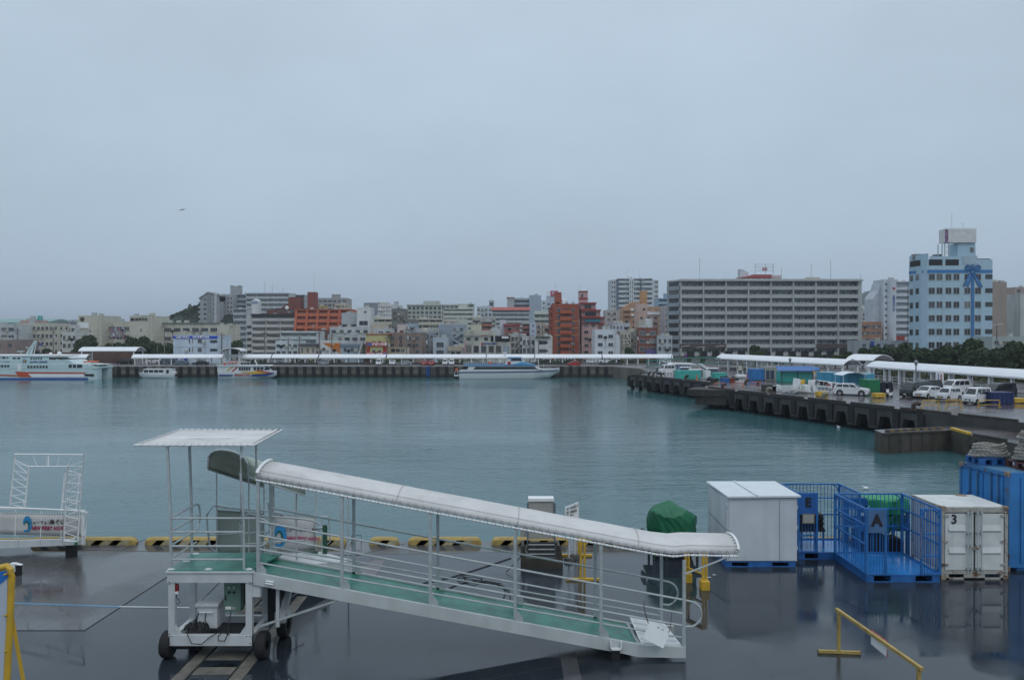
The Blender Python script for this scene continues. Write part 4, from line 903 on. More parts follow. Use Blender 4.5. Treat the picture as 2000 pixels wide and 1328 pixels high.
b = MB(); b.bx(X0-.3, X1+.2, Y-.25, Y+1.0, 0, zt-9*fp-.3); b.bx(X0-.3, X0+bwid*2+.1, Y-.22, Y-.02, zt-8*fp-.25, zt-8*fp+1.15); b.bx(X0+bwid*6, X1+.2, Y-.22, Y-.02, zt-8*fp-.25, zt-8*fp+1.15)
for k in range(14): b.bx(X0+2+k*4.4, X0+4.6+k*4.4, Y-.32, Y-.25, .2, 2.6, 1)
b.bx(X1-1.1, X1+.12, Y-.26, Y+13, zt-9*fp-.3, zt-8*fp+2.0); b.build('brown_base', [BRN, DARK], r)
XL = XY(1309,Y)
b = MB(); b.add([(X0-.2,Y,0),(XL,Y+6,0),(XY(1310,Y+14),Y+14,0),(X0+1,Y+14,0),(X0-.2,Y,zt-.05),(XL,Y+6,zt-.05),(XY(1310,Y+14),Y+14,zt-.05),(X0+1,Y+14,zt-.05)], [(0,1,5,4),(1,2,6,5),(2,3,7,6),(3,0,4,7),(4,5,6,7)]); b.build('corner_wall', GM, r)
for i in range(9):
    zf = zt-(i+1)*fp+.05; q = MB(); a = Vector((X0-.9,Y-.3,0)); c = Vector((XL-.1,Y+5.1,0)); q.beam((a.x,a.y,zf+.42),(c.x,c.y,zf+.42),.25,1.3); 
    q.k = 1; a2 = a.lerp(c,.12)+Vector((.35,.45,0)); c2 = a.lerp(c,.85)+Vector((.35,.45,0)); q.beam((a2.x,a2.y,zf+1.95),(c2.x,c2.y,zf+1.95),.5,1.5); q.build('corner_balcony', [wallm((.30,.34,.37),.1), WGLASS], r)
b = MB(); b.bx(XY(1452,Y+8), XY(1524,Y+8), Y+8, Y+12, zt+.7, zt+1.4); b.build('roof_room', wallm(C_PINK), r)
for x, h in ((1366.5,40),(1584,30),(1622,38),(1680,10),(1526,22)): b = MB(); b.tube([(XY(x,Y+3),Y+3,zt+.6),(XY(x,Y+3),Y+3,ZY(545-h,Y+3))], .09, 5); b.build('antenna', GALV, r)
b = MB(); b.bx(XY(1578,Y+4), XY(1601,Y+4), Y+4, Y+7, zt+.7, ZY(541.5,Y+4)); b.build('roof_box', wallm(C_BEIGE), r)
r = bld('red_roof_house', 'pale block with a red tiled roof and billboard frame above the giant block', 1449, 1526, 540, 420, C_PINK, 1, 8, fp=9, ww=.4, wh=.3, d=12, par=0)
b = MB(); Y4=420; b.prism([(XY(1448,Y4),ZY(543,Y4)),(XY(1470,Y4),ZY(536.5,Y4)),(XY(1506,Y4),ZY(536.5,Y4)),(XY(1506,Y4),ZY(543,Y4))], Y4-1, Y4+10, 'y'); b.build('roof', wallm((.38,.08,.07)), r)
box_part(r, 'roof_room', 1506, 1525, 538, 544, wallm((.55,.45,.45)), -.6, 8)
b = MB(); b.prism([(XY(1449,Y4),ZY(543,Y4)),(XY(1449,Y4),ZY(524.5,Y4)),(XY(1453,Y4),ZY(524.5,Y4)),(XY(1466,Y4),ZY(531,Y4)),(XY(1466,Y4),ZY(543,Y4))], Y4+4, Y4+8, 'y'); b.build('tower', wallm((.52,.56,.60)), r)
b = MB()
for x in (1474.5,1495,1510): b.tube([(XY(x,Y4),Y4,ZY(538,Y4)),(XY(x,Y4),Y4,ZY(515.5,Y4))], .14, 5)
for yy in (516,522,529): b.tube([(XY(1474,Y4),Y4,ZY(yy,Y4)),(XY(1511,Y4),Y4,ZY(yy,Y4))], .09, 4)
for k in range(6): b.tube([(XY(1475+k*6,Y4),Y4,ZY(516,Y4)),(XY(1480+k*6,Y4),Y4,ZY(529,Y4))], .06, 4)
b.build('billboard_frame', GALV, r); box_part(r, 'sign_plate', 1488, 1498, 523, 529, mat('faded_pink', (.45,.25,.28)), -.3, -.2)
bld('tan_brick_office', 'orange tan office with dark ribbon windows between giant block and white block', 1678, 1722, 630, 330, (.34,.17,.10), 3, 4, fp=13, ww=.72, wh=.45, d=10, off=4.5, mull=5, par=.3)
r = bld('jumbled_house', 'small pale house with an orange awning above the tan office', 1683, 1722, 610, 360, C_LG, 2, 4, fp=9, ww=.5, wh=.4, d=9, roof='t'); box_part(r, 'awning', 1698, 1709, 617, 621.5, mat('awning_orange', (.45,.12,.06), .6), -1, 0)
bld('jumbled_house', 'plain cream house at the very foot of the far hill', 1680, 1698, 600, 390, C_PALE, 3, 2, fp=9, ww=.5, wh=.4, d=9)
r = bld('white_stair_block', 'white narrow block with a rounded shaft and vertical blue lettering', 1726, 1750, 548, 335, (.56,.60,.64), 10, 1, fp=12.2, ww=.16, wh=.33, d=10, off=5, mar=0, skip=())
for o in [c for c in r.children if c.name.startswith('window')]: o.location.x = XY(1730.5,335)-r.location.x
b = MB(); b.lathe([(2.0,0),(2.0,ZY(547,335))], (XY(1741,335),335.4,0), 20); b.build('round_shaft', wallm((.50,.54,.58),.1), r, smooth=True)
sign_text(r, '大央ハウジング', 1742, 593, 5.2, LETBL, yo=-1.75, vertical=True, sx=.95, bold=.04); b = MB(); b.lathe([(0,-.1),(.6,-.1),(.6,.1)], (XY(1742,335),333.4,ZY(564,335)), 5, 'y'); b.build('red_mark', TAIL, r)
b = MB(); b.prism([(XY(1711,335),0),(XY(1726,335),0),(XY(1726,335),ZY(552,335)),(XY(1723,335),ZY(566,335)),(XY(1716,335),ZY(575,335)),(XY(1711,335),ZY(583,335))], 338, 346, 'y'); b.build('stepped_wing', wallm((.50,.54,.58)), r)
bld('white_balcony_block', 'white balcony wing right of the rounded shaft', 1750, 1778, 551, 337, (.54,.58,.62), 9, 2, st='gal', fp=12.2, ww=.5, wh=.42, d=10, off=9)
r = bld('low_hall', 'long low pale hall behind the round hedge trees', 1681, 1778, 668.5, 250, (.40,.43,.45), 1, 7, fp=12, ww=.5, wh=.4, d=10)
box_part(r, 'red_banner', 1750, 1766, 656.5, 664, mat('banner_red', (.45,.06,.03), .6), -.4, -.2); box_part(r, 'blue_tarp', 1700, 1706, 666, 676, mat('tarp_blue', (.03,.08,.35), .6), -.4, -.2)
Y = 222; LB = (.37,.52,.61)
r = thing('ribbon_building', 'pale blue seven storey building painted with a blue ribbon and bow', 'building', (XY(1873,Y), Y, 0))
LBM = wallm(LB, .22, .05); X0 = XY(1811,Y); X1 = XY(1938,Y); zt = ZY(507,Y); XL = XY(1775,Y+9)
b = MB(); b.prism([(X0-1.0,Y+1.2),(X0,Y+.2),(X0+.7,Y),(X1,Y),(X1,Y+14),(XY(1776,Y+14),Y+14),(XL,Y+9)], 0, zt, 'z'); b.build('wall', LBM, r)
b = MB()
for x0,x1,y0,y1 in ((X0+.7,XY(1876,Y),Y-.02,Y+.25),): b.bx(x0,x1,y0,y1,zt,zt+.9)
b.beam((X0+.3,Y+.3,zt+.9),(XL+.1,Y+8.8,zt+.9),.25,1.8); b.build('parapet', LBM, r)
cols = [1819.5,1834.5,1852,1867.5,1889,1909.5]
ww_ = XY(1825.2,Y)-XY(1814.2,Y); src = None
ys = [541,568,595,621.5,648,674]
for i, yy in enumerate(ys):
    for j, cx in enumerate(cols):
        if i == 5 and j == 5: continue
        loc = (XY(cx,Y), Y-.001, ZY(yy+5.8,Y))
        if src is None: src = window_mesh(ww_, 11.6*Y/F, 2).build('window', [WGLASS, WFRAME], r, local=True); src.location = Vector(loc)-r.location
        else: inst(src, Vector(loc)-r.location, r)
    if i < 5:
        box_part(r, 'window', 1924, 1938, yy-5, yy+4, WGLASS, -.07, 0)
    for k in (.22, .68):
        a = Vector((X0-.9,Y+1.2,0)).lerp(Vector((XL,Y+9,0)), k); c = Vector((X0-.9,Y+1.2,0)).lerp(Vector((XL,Y+9,0)), k+.24)
        q = MB(); zc = ZY(yy+1,Y+4); q.beam((a.x-.05,a.y-.03,zc),(c.x-.05,c.y-.03,zc),.10,11.5*Y/F); q.build('window', WGLASS, r)
for a_, c_ in ((1814,1840),(1846,1872)): box_part(r, 'roof_opening', a_, c_, 506.5+.3, 518.5, DARK, -.05, 0)
box_part(r, 'vent_panel', 1880, 1908, 500, 516, wallm((.36,.48,.56)), -.1, .1)
a = Vector((X0-.9,Y+1.2,0)); c = Vector((XL,Y+9,0)); p1 = a.lerp(c,.1); p2 = a.lerp(c,.9); q = MB(); q.beam((p1.x-.06,p1.y-.04,ZY(514,Y+3)),(p2.x-.06,p2.y-.04,ZY(515,Y+6)),.10,1.7); q.build('roof_opening', DARK, r)
RB = mat('ribbon_blue', (.035,.17,.40), .6, 0, .05, .5); RBD = mat('ribbon_outline', (.01,.03,.12), .6)
box_part(r, 'ribbon_band', 1811, 1938, 527, 533.5, RB, -.05, 0); q = MB(); q.beam((a.x-.03,a.y-.02,ZY(530.5,Y+1)),(c.x-.03,c.y-.02,ZY(533,Y+9)),.06,6*Y/F); q.beam((X0-.95,Y+1.1,ZY(530.5,Y)),(X0+.7,Y-.02,ZY(530.3,Y)),.06,6*Y/F); q.build('ribbon_band', RB, r)
box_part(r, 'ribbon_stripe', 1896.3, 1901.8, 517, 690, RB, -.06, 0)
for x in (1896, 1901.6): box_part(r, 'stripe_edge', x, x+.5, 517, 690, RBD, -.08, -.061)
b = MB(); Yr = Y-.1
def pt(x, y): return (XY(x,Y), ZY(y,Y))
def loop(cx, cy, rx, ry, rot, n=18): 
    o = []
    for i in range(n):
        t = 2*math.pi*i/n; x = rx*math.cos(t); y = ry*math.sin(t)*(1-.25*math.cos(t)); o.append((cx+x*math.cos(rot)-y*math.sin(rot), cy+x*math.sin(rot)+y*math.cos(rot)))
    return o
outl = []
for L2, k in ((loop(1891,524,7.5,5.2,.45),0),(loop(1907,524,7.5,5.2,math.pi-.45),0)):
    b.prism([pt(*p) for p in L2], Yr, Yr+.08, 'y', 0); outl.append(L2)
tails = [[(1896,533),(1899,536),(1890,561),(1887,557),(1880,560),(1889,538)], [(1902,533),(1899,536),(1909,557),(1912,561),(1918,561),(1911,545)]]
for tl in tails: b.prism([pt(*p) for p in tl], Yr-.02, Yr+.06, 'y', 0); outl.append(tl)
kn = [(1895,526),(1902.5,525.5),(1903.5,532),(1899,535.5),(1894.5,532.5)]; b.prism([pt(*p) for p in kn], Yr-.05, Yr+.05, 'y', 0); outl.append(kn)
b.build('bow', RB, r)
b = MB()
for o_ in outl: b.tube([(pt(*p)[0], Yr-.06, pt(*p)[1]) for p in o_], .06, 5, closed=True)
b.tube([(pt(1887,521)[0],Yr-.06,pt(1887,521)[1]),(pt(1895,528)[0],Yr-.06,pt(1895,528)[1])], .05, 4); b.tube([(pt(1911,521)[0],Yr-.06,pt(1911,521)[1]),(pt(1903,528)[0],Yr-.06,pt(1903,528)[1])], .05, 4)
b.build('bow_outline', RBD, r)
box_part(r, 'lift_house', 1874, 1908.5, 474, 507, LBM, 1, 6); box_part(r, 'lift_window', 1898, 1905, 483, 492, WGLASS, .9, 1); box_part(r, 'brown_room', 1908, 1938, 504.5, 517, wallm((.18,.14,.12)), 1, 8); box_part(r, 'brown_panel', 1908.5, 1913, 483, 504.5, wallm((.20,.15,.13)), 2, 6)
b = MB()
for x in (1848,1856): b.bx(XY(x,Y), XY(x,Y)+.22, Y+1, Y+1.25, zt, ZY(474,Y)); b.bx(XY(x,Y), XY(x,Y)+.22, Y+4.5, Y+4.7, zt, ZY(474,Y))
for k in range(2): b.tube([(XY(1849,Y),Y+1.1,ZY(497-k*10,Y)),(XY(1857,Y),Y+1.1,ZY(487-k*10,Y))], .05, 4); b.tube([(XY(1857,Y),Y+1.1,ZY(497-k*10,Y)),(XY(1849,Y),Y+1.1,ZY(487-k*10,Y))], .05, 4)
b.tube([(XY(1844,Y),Y+.3,ZY(445.5,Y)),(XY(1909,Y),Y+.3,ZY(445.5,Y))], .05, 4)
b.build('tower_frame', GALV, r)
q = box_part(r, 'billboard', 1846.5, 1908, 447, 473.5, mat('rust_stained_billboard', (.62,.63,.62), .6, 0, .1, 1, .2, .35), .4, 3.5); box_part(r, 'billboard_banner', 1846.6, 1852.5, 448, 473, mat('purple_banner', (.22,.12,.24), .6, 0, .8, 2), .3, .4)
for x, y0, y1 in ((1866,446,413),(1887.5,446,434)): b = MB(); b.tube([(XY(x,Y),Y+2,ZY(y0,Y)),(XY(x,Y),Y+2,ZY(y1,Y))], .06, 5); b.build('antenna', GALV, r)
b = MB(); b.tube([(XY(1882,Y),Y+2,ZY(434.5,Y)),(XY(1891,Y),Y+2,ZY(435.5,Y))], .05, 4); b.build('aerial_arm', GALV, r)
b = MB(); b.bx(XY(1786,Y+6), XY(1808,Y+6), Y+6, Y+8, zt+.5, zt+2.2); b.bx(XY(1827,Y+5), XY(1840,Y+5), Y+5, Y+7, zt+.4, zt+2.0); b.k=1; b.bx(XY(1800,Y+4), XY(1846,Y+4), Y+4, Y+4.1, zt+1.0, zt+1.06)
for k in range(12): x = XY(1800+k*4,Y+4); b.bx(x,x+.05,Y+4,Y+4.08,zt,zt+1.0)
b.build('roof_equipment', [mat('dull_machinery', (.20,.20,.19), .6, 0, .4, 1), GALV], r)
bld('plain_beige_tower', 'windowless beige slab behind the ribbon building', 1936, 1966, 553.5, 252, (.31,.26,.225), 1, 1, fp=10, ww=.01, wh=.01, d=14, stk=.1)
bld('grey_ribbon_block', 'grey ribbon window block at the right skyline', 1960, 1990, 576, 420, (.30,.33,.36), 5, 3, fp=9.5, ww=.9, wh=.5, d=12, roof='p')
bld('brown_grid_block', 'brown apartment block with small balconies at the right edge', 1982, 2040, 563, 360, (.36,.28,.25), 6, 4, fp=10, ww=.5, wh=.5, d=12)
bld('cream_terraced_house', 'cream house with white awnings right of the beige slab', 1965, 2010, 608, 300, (.46,.42,.36), 5, 3, fp=14, ww=.6, wh=.4, d=10)
bld('pale_green_slab', 'pale green white slab cut by the right edge of the view', 1992, 2050, 577, 262, (.46,.50,.48), 1, 1, fp=9, ww=.01, wh=.01, d=10)
r = bld('pale_green_shed', 'long low pale green shed behind the right hand trees', 1938, 2030, 661, 205, (.34,.40,.38), 1, 6, fp=14, ww=.5, wh=.4, d=9, off=5)
# ================================================================ trees
def leafmat(name, rgb):
    m = bpy.data.materials.new(name); m.use_nodes = True; t = m.node_tree; n = t.nodes; l = t.links; b = n['Principled BSDF']
    c = n.new('ShaderNodeTexCoord'); z = n.new('ShaderNodeTexNoise'); z.inputs['Scale'].default_value = .8; z.inputs['Detail'].default_value = 5; l.new(c.outputs['Object'], z.inputs[0])
    r = n.new('ShaderNodeValToRGB'); l.new(z.outputs[0], r.inputs[0]); e_ = r.color_ramp.elements
    e_[0].position = .3; e_[0].color = (rgb[0]*.45, rgb[1]*.5, rgb[2]*.5, 1); e_[1].position = .7; e_[1].color = (rgb[0]*1.7, rgb[1]*1.4, rgb[2]*1.1, 1)
    l.new(r.outputs[0], b.inputs['Base Color']); b.inputs['Roughness'].default_value = .75; return m
LEAF = leafmat('dark_foliage', (.030,.062,.022)); LEAF2 = leafmat('olive_foliage', (.055,.080,.016)); BARK = mat('bark', (.06,.045,.03), .9, 0, .3, 4)
def crown_mesh(seed, W_, H_, n, leaf, z0, squash=1.0, m=LEAF):
    q = random.Random(seed); b = MB(); cl = []
    for i in range(13):
        a = q.uniform(0, 6.28); rr = q.uniform(0, .62)*W_; zz = q.uniform(.12, .80)*H_; k = 1-abs(zz/H_-.42)*.9
        cl.append((rr*math.cos(a)*k, rr*math.sin(a)*k, z0+zz, q.uniform(.26,.44)*W_*k, q.uniform(.18,.30)*H_))
    for i in range(n):
        cx, cy, cz, cr, ch = q.choice(cl)
        th = q.uniform(0, 6.28); u = q.uniform(-.75, 1); k = math.sqrt(max(0,1-u*u)); rad = q.uniform(.75, 1.08)
        p = Vector((cx+cr*k*math.cos(th)*rad, cy+cr*k*math.sin(th)*rad, cz+ch*u*rad))
        ax = Vector((q.uniform(-1,1), q.uniform(-1,1), q.uniform(-.5,.9))).normalized(); t1 = ax.cross(Vector((0,0,1))).normalized(); t2 = ax.cross(t1)
        s_ = leaf*q.uniform(.6, 1.4); b.add([p-t1*s_, p-t2*s_*.6, p+t1*s_, p+t2*s_*.7], [(0,1,2,3)])
    return b
TREES = {}
def tree(kind, x, y, sc, label, group=None, name='tree', z=0, rz=None):
    if kind not in TREES:
        W_, H_, n, lf, z0, m = {'a': (4.6, 5.2, 3000, .34, 1.6, LEAF), 'b': (5.4, 4.4, 3000, .34, 1.4, LEAF), 'c': (3.2, 4.2, 2200, .26, .8, LEAF2), 'd': (4.8, 4.8, 3000, .32, 1.0, LEAF)}[kind]
        r = thing(name, label, 'tree', (x,y,z), group)
        crown_mesh(hash(kind) % 7 + ord(kind), W_, H_, n, lf, z0).build('crown', m, r, local=True)
        b = MB(); 
        rows = []
        b.tube([(0,0,-.2),(.1,0,z0*.7),(.05,.1,z0+H_*.3)], .24, 7)
        for a in range(5): b.tube([(.05,.05,z0*.6+a*.2),(W_*.3*math.cos(a*1.3),W_*.3*math.sin(a*1.3),z0+H_*.42)], .10, 5)
        b.build('trunk', BARK, r, local=True, smooth=True)
        TREES[kind] = r
    else:
        r = dup(TREES[kind], (x,y,z), label=label, group=group or '')
        if not group: del r['group']
    r.scale = (sc, sc, sc); r.rotation_euler.z = rnd.uniform(0, 6.28) if rz is None else rz
    return r
tree('a', XY(1228,232), 232, .62, 'dark round clipped tree in front of the cream old house')
sch = [(158,250,.95,'dense dark tree right of the pale green entrance block'),(172,256,1.15,'tall dark tree below the plain emblem tower'),(188,246,.8,'dark tree left of the tall walkway shelter'),
       (218,252,1.0,'dark tree under the poster covered school wing'),(238,248,.95,'dark tree behind the middle of the tall walkway shelter'),(258,252,1.05,'dark tree below the lettered school tower'),(280,248,1.1,'broad dark tree at the right end of the tall shelter'),
       (300,250,1.0,'dark tree below the first bays of the long school wing'),(318,246,.9,'dark tree left of the rescue office'),(330,255,.8,'dark tree touching the left wall of the rescue office'),(440,262,.8,'dim tree right of the school annexe'),(452,256,1.0,'dark tree behind the arched gate'),(463,262,.9,'small dark tree at the foot of the grey block'),(92,250,.55,'small tree beside the ferry mast'),(70,250,.45,'low shrub like tree behind the ferry wheelhouse')]
for px, Y, sc, lb in sch: tree(rnd.choice('abd'), XY(px,Y), Y, sc, lb, 'dark trees in front of the school')
row = [(1345,215,.50,'c','olive bushy tree left of the parking sign at the pier root'),(1372,215,.48,'c','second olive bushy tree right of the parking sign'),
 (1475,205,.85,'a','dark pointed tree in front of the giant block behind the left pier walkway'),(1500,208,.55,'c','low olive tree behind the left pier walkway lamp'),(1520,200,.55,'b','low dark tree above the left pier walkway ridge'),(1545,200,.6,'c','olive shrub tree under the seventh bay of the giant block'),
 (1610,195,.62,'d','green tree at the right foot of the giant block'),(1632,190,.7,'c','mid green tree left of the raised white canopy'),(1655,190,.75,'b','wide dark tree right behind the raised white canopy'),(1685,190,.8,'a','dark tree between giant block and low pale hall'),(1712,185,1.0,'b','broad dark tree in front of the low pale hall'),
 (1740,182,1.05,'d','dense tree below the red banner'),(1768,178,1.0,'a','dark tree at the left foot of the ribbon building'),(1795,176,.95,'b','spreading dark tree under the left windows of the ribbon building'),(1822,175,1.0,'d','dark tree at the corner of the ribbon building'),(1850,172,.95,'a','dark tree under the middle windows of the ribbon building'),
 (1876,170,1.1,'b','broad reddish dark tree just left of the ribbon stripe foot'),(1902,165,1.15,'a','dense tree covering the foot of the ribbon stripe'),(1928,160,1.05,'d','dense tree at the right corner of the ribbon building'),(1955,155,1.02,'b','spreading dark tree in front of the pale green shed'),(1982,150,1.08,'a','tall dark tree near the right edge'),(2005,145,1.18,'d','tallest dark tree cut by the right edge')]
for px, Y, sc, k, lb in row:
    t_ = tree(k, XY(px,Y), Y, sc*.9, lb, 'trees behind the pier walkway')
b = MB()
hg = random.Random(3)
for i in range(2600):
    u = hg.random(); x = XY(1700,150)+u*28; y = 150-u*22+hg.uniform(-1,1); z = hg.uniform(0,1.5); a = hg.uniform(0,6.28); s_ = .22
    b.add([(x-s_*math.cos(a),y-s_*math.sin(a),z),(x,y,z-s_*.6),(x+s_*math.cos(a),y+s_*math.sin(a),z),(x,y,z+s_*.6)], [(0,1,2,3)])
tag(b.build('hedge', LEAF2), 'low green hedge running behind the right pier walkway', 'hedge')
r = thing('pine_tree', 'lone layered pine on the crest of the hill beside the gabled tower', 'tree', (XY(371,450), 450, ZY(612,450)-.5))
b = MB()
for k in range(7):
    rr = 2.3*(1-k/8.5); z = .8+k*.75
    for j in range(40): a = rnd.uniform(0,6.28); d_ = rnd.uniform(.2,1)*rr; b.add([(d_*math.cos(a)-.3,d_*math.sin(a),z),(d_*math.cos(a),d_*math.sin(a)-.2,z-.25),(d_*math.cos(a)+.35,d_*math.sin(a),z),(d_*math.cos(a),d_*math.sin(a)+.1,z+.45)], [(0,1,2,3)])
b.build('crown', LEAF, r, local=True); b = MB(); b.tube([(0,0,-1),(0,0,6)], .15, 6); b.build('trunk', BARK, r, local=True)
b = MB(); hq = random.Random(5)
for i in range(5200):
    u = hq.random(); px = 300+u*160; Yy = hq.uniform(415, 462); top = 634-(px-300)*.42 if px < 400 else 592; w = (Yy-410)/60; zt_ = ZY(top,470)*math.sin(min(1,w)*1.57)+hq.uniform(-.3,1.5)
    x = XY(px,Yy); a = hq.uniform(0,6.28); s_ = hq.uniform(.4,1.0); b.add([(x-s_*math.cos(a),Yy-s_*math.sin(a),zt_),(x,Yy,zt_-s_*.5),(x+s_*math.cos(a),Yy+s_*math.sin(a),zt_),(x,Yy,zt_+s_*.7)], [(0,1,2,3)])
tag(b.build('hill_wood', leafmat('hill_foliage', (.020,.034,.022))), 'dense low woodland covering the hill', 'woodland', kind='stuff')

# ================================================================ far walkway canopies, lamps and poles
def arc_roof(x0, x1, y0, y1, ze, rise, thick=.12, n=8, axis='x'):
    b = MB(); rows = []; rows2 = []
    for j in range(n+1):
        u = j/n; z = ze+rise*math.sin(math.pi*u)**.8 if 0 < u < 1 else ze
        y = y0+(y1-y0)*u
        if axis == 'x': rows.append([(x0,y,z),(x1,y,z)]); rows2.append([(x0,y,z-thick),(x1,y,z-thick)])
        else: xx = x0+(x1-x0)*u; rows.append([(xx,y0,z),(xx,y1,z)]); rows2.append([(xx,y0,z-thick),(xx,y1,z-thick)])
    b.grid(rows); b.grid(rows2)
    for e0 in (0, 1):
        for j in range(n): b.add([rows[j][e0], rows[j+1][e0], rows2[j+1][e0], rows2[j][e0]], [(0,1,2,3)])
    for j in (0, n): b.add([rows[j][0], rows[j][1], rows2[j][1], rows2[j][0]], [(0,1,2,3)])
    return b
CY = 217.0
def walkway(name, label, px0, px1, Y, zt, zc, w=3.4, step=22.3, grp='white roofed walkway sections on the far quay', posts=True):
    X0, X1 = XY(px0,Y), XY(px1,Y); r = thing(name, label, 'walkway', ((X0+X1)/2, Y, 0), grp)
    arc_roof(X0, X1-.12, Y-w/2, Y+w/2, zc, zt-zc).build('roof', ROOFW, r, smooth=True)
    b = MB(); b.bx(X0,X1-.12,Y-w/2-.05,Y-w/2+.1,zc-.22,zc+.02); b.bx(X0,X1-.12,Y+w/2-.1,Y+w/2+.05,zc-.22,zc+.02); b.build('gutter', ROOFW, r)
    c0 = None; n = max(1, int((px1-px0)/step)); 
    for i in range(n+1):
        x = XY(px0+6+i*(px1-px0-12)/n, Y)
        for yy in (Y-w/2+.3, Y+w/2-.3):
            loc = Vector((x, yy, 0))-r.location
            if c0 is None:
                q = MB(); q.bx(-.12,.12,-.12,.12,0,zc-.1); c0 = q.build('column', WHITE2, r, local=True); c0.location = loc
            else: inst(c0, loc, r)
    return r
ztp, zcp = ZY(691.8,CY), ZY(698,CY)
segs = [(-60,176,'walkway roof section behind the large ferry at the left edge'),(262,439,'walkway roof section in front of the rescue office'),(470,533,'short walkway roof section right of the arched gate'),(534,624,'walkway roof section below the broad balcony house'),(625.5,755.5,'walkway roof section running past the orange triangle house and red shop'),(757,950,'long walkway roof section below the brown apartments and weathered office'),(951,1044,'walkway roof section right behind the blue and white boat'),(1045,1175,'walkway roof section below the red and pink blocks'),(1176,1313,'walkway roof section ending beside the round dark tree')]
for a, c, lb in segs: walkway('walkway', lb, a, c, CY, ztp, zcp)
r = walkway('walkway_shelter', 'taller white arched shelter standing above the walkway left of the rescue office', 164, 276, 222, ZY(677.5,222), ZY(684.5,222), w=6, step=80, grp=None)
r = thing('arched_gate', 'open white arch gate over the walkway behind the striped boat', 'gate', (XY(457,215), 215, 0))
b = MB(); Y = 215
for y in (Y-2.5, Y+2.5): b.tube([(XY(457,Y)+XY(1019.5,Y)*math.cos(math.pi-math.pi*i/12)*1.0, y, ZY(686,Y)+(ZY(680,Y)-ZY(686,Y))*math.sin(math.pi*i/12)) for i in range(13)], .14, 6)
rows = [[(XY(457,Y)+XY(1019.5,Y)*math.cos(math.pi*i/12), y, ZY(686,Y)+.02+(ZY(680,Y)-ZY(686,Y))*math.sin(math.pi*i/12)) for y in (Y-2.5,Y+2.5)] for i in range(13)]
b.grid(rows); b.build('arch', WHITE, r, smooth=True)
for sx in (441.5, 470.5):
    for yy in (-1.5,1.0): b = MB(); b.bx(XY(sx-1.6,Y), XY(sx+1.6,Y), Y+yy, Y+yy+.5, 0, ZY(686,Y)); b.build('pillar', WHITE, r)
b = MB(); b.bx(XY(441,Y), XY(471,Y), Y-.4, Y+.4, ZY(698,Y), ZY(692,Y)); b.build('cross_panel', WHITE, r)
b = MB(); hq = random.Random(9)
for i in range(6000):
    x = XY(hq.uniform(480,1300), 224); z = hq.uniform(.1,1.3)*hq.random()**.3; y = 224+hq.uniform(-.6,.6); s_ = .25; a = hq.uniform(0,3)
    if int(x/7) % 3 == 0: continue
    b.add([(x-s_*math.cos(a),y-s_*math.sin(a),z),(x,y,z-s_*.5),(x+s_*math.cos(a),y+s_*math.sin(a),z),(x,y,z+s_*.6)], [(0,1,2,3)])
tag(b.build('planting', LEAF), 'broken strip of low shrubs behind the far walkway', 'shrubs', kind='stuff')
b = MB(); b.bx(XY(88,228), XY(256,228), 228, 229, 0, ZY(688,228)); tag(b.build('red_roofed_wall', mat('terracotta_wall', (.13,.075,.06), .8, 0, .3, .3)), 'long terracotta topped wall behind the tall shelter', 'wall')

def pole(px, py_top, Y, label, kind='util', grp=None, base=0, z=0):
    x = XY(px,Y); r = thing('utility_pole' if kind == 'util' else 'street_lamp', label, 'utility pole' if kind == 'util' else 'street lamp', (x,Y,z), grp)
    h = ZY(py_top,Y)-z; b = MB()
    if kind == 'util':
        b.tube([(0,0,0),(0,0,h)], .16, 7); b.build('pole', mat('pole_concrete', (.20,.18,.17), .9), r, local=True)
        q = MB(); q.bx(-.9,.9,-.05,.05,h-.9,h-.78); q.bx(-.7,.7,-.05,.05,h-1.6,h-1.48)
        for a in (-.8,-.4,.4,.8): q.bx(a-.05,a+.05,-.05,.05,h-.78,h-.55)
        q.build('crossarm', mat('crossarm_steel', (.10,.10,.10), .8), r, local=True)
        if rnd.random() < .5: q = MB(); q.lathe([(0,h-3.4),(.28,h-3.4),(.28,h-2.5),(0,h-2.5)], (.4,0,0), 8); q.build('transformer', GALV, r, local=True)
    else:
        b.tube([(0,0,0),(0,0,h)], .07, 6); b.tube([(0,0,h),(.9,0,h+.15)], .05, 5); b.build('pole', mat('lamp_pole_paint', (.15,.16,.17), .5), r, local=True)
        q = MB(); q.bx(.5,1.2,-.12,.12,h+.12,h+.22); q.build('lamp_head', WHITE, r, local=True)
    return r
poles = [(34,640,'far left edge near the brown storage house'),(104,638,'in the middle of the cream classroom block'),(219,634,'under the poster covered school wing'),(321,634,'behind the roof vents of the long school wing'),(378,644,'above the rescue office roof, left one'),(391,642,'above the rescue office roof, right one'),(424,652,'at the right corner of the rescue office'),(433,650,'in front of the school annexe'),(517,646,'in front of the white six storey block'),(563,660,'by the blue awning annexe'),(585,648,'by the beige house'),(624,646,'below the orange apartment block'),(648,650,'in front of the orange triangle house'),(757,655,'at the right edge of the red shop'),(794,640,'in the middle of the brown apartments'),(806,640,'right part of the brown apartments'),(831,648,'by the pipe cluttered house'),(915,670,'by the weathered office left corner'),(1015,650,'beside the pale awning house'),(1035,655,'by the white pillar house shutters'),(1052,655,'in front of the pointed window house'),(1214,655,'left of the round clipped tree'),(1243,640,'at the left edge of the brown brick house')]
pr = []
for i, (px, pt_, lb) in enumerate(poles): pr.append(pole(px, pt_+rnd.uniform(-1,1), 229, 'grey concrete utility pole '+lb, grp='utility poles along the far street'))
for px, pt_, lb in ((307,670,'left of the rescue office'),(1112,672,'in front of the red brick block'),(1133,674,'between red and pink blocks')): pole(px, pt_, 222, 'thin street lamp '+lb, 'lamp', 'far street lamps')
b = MB(); prev = None
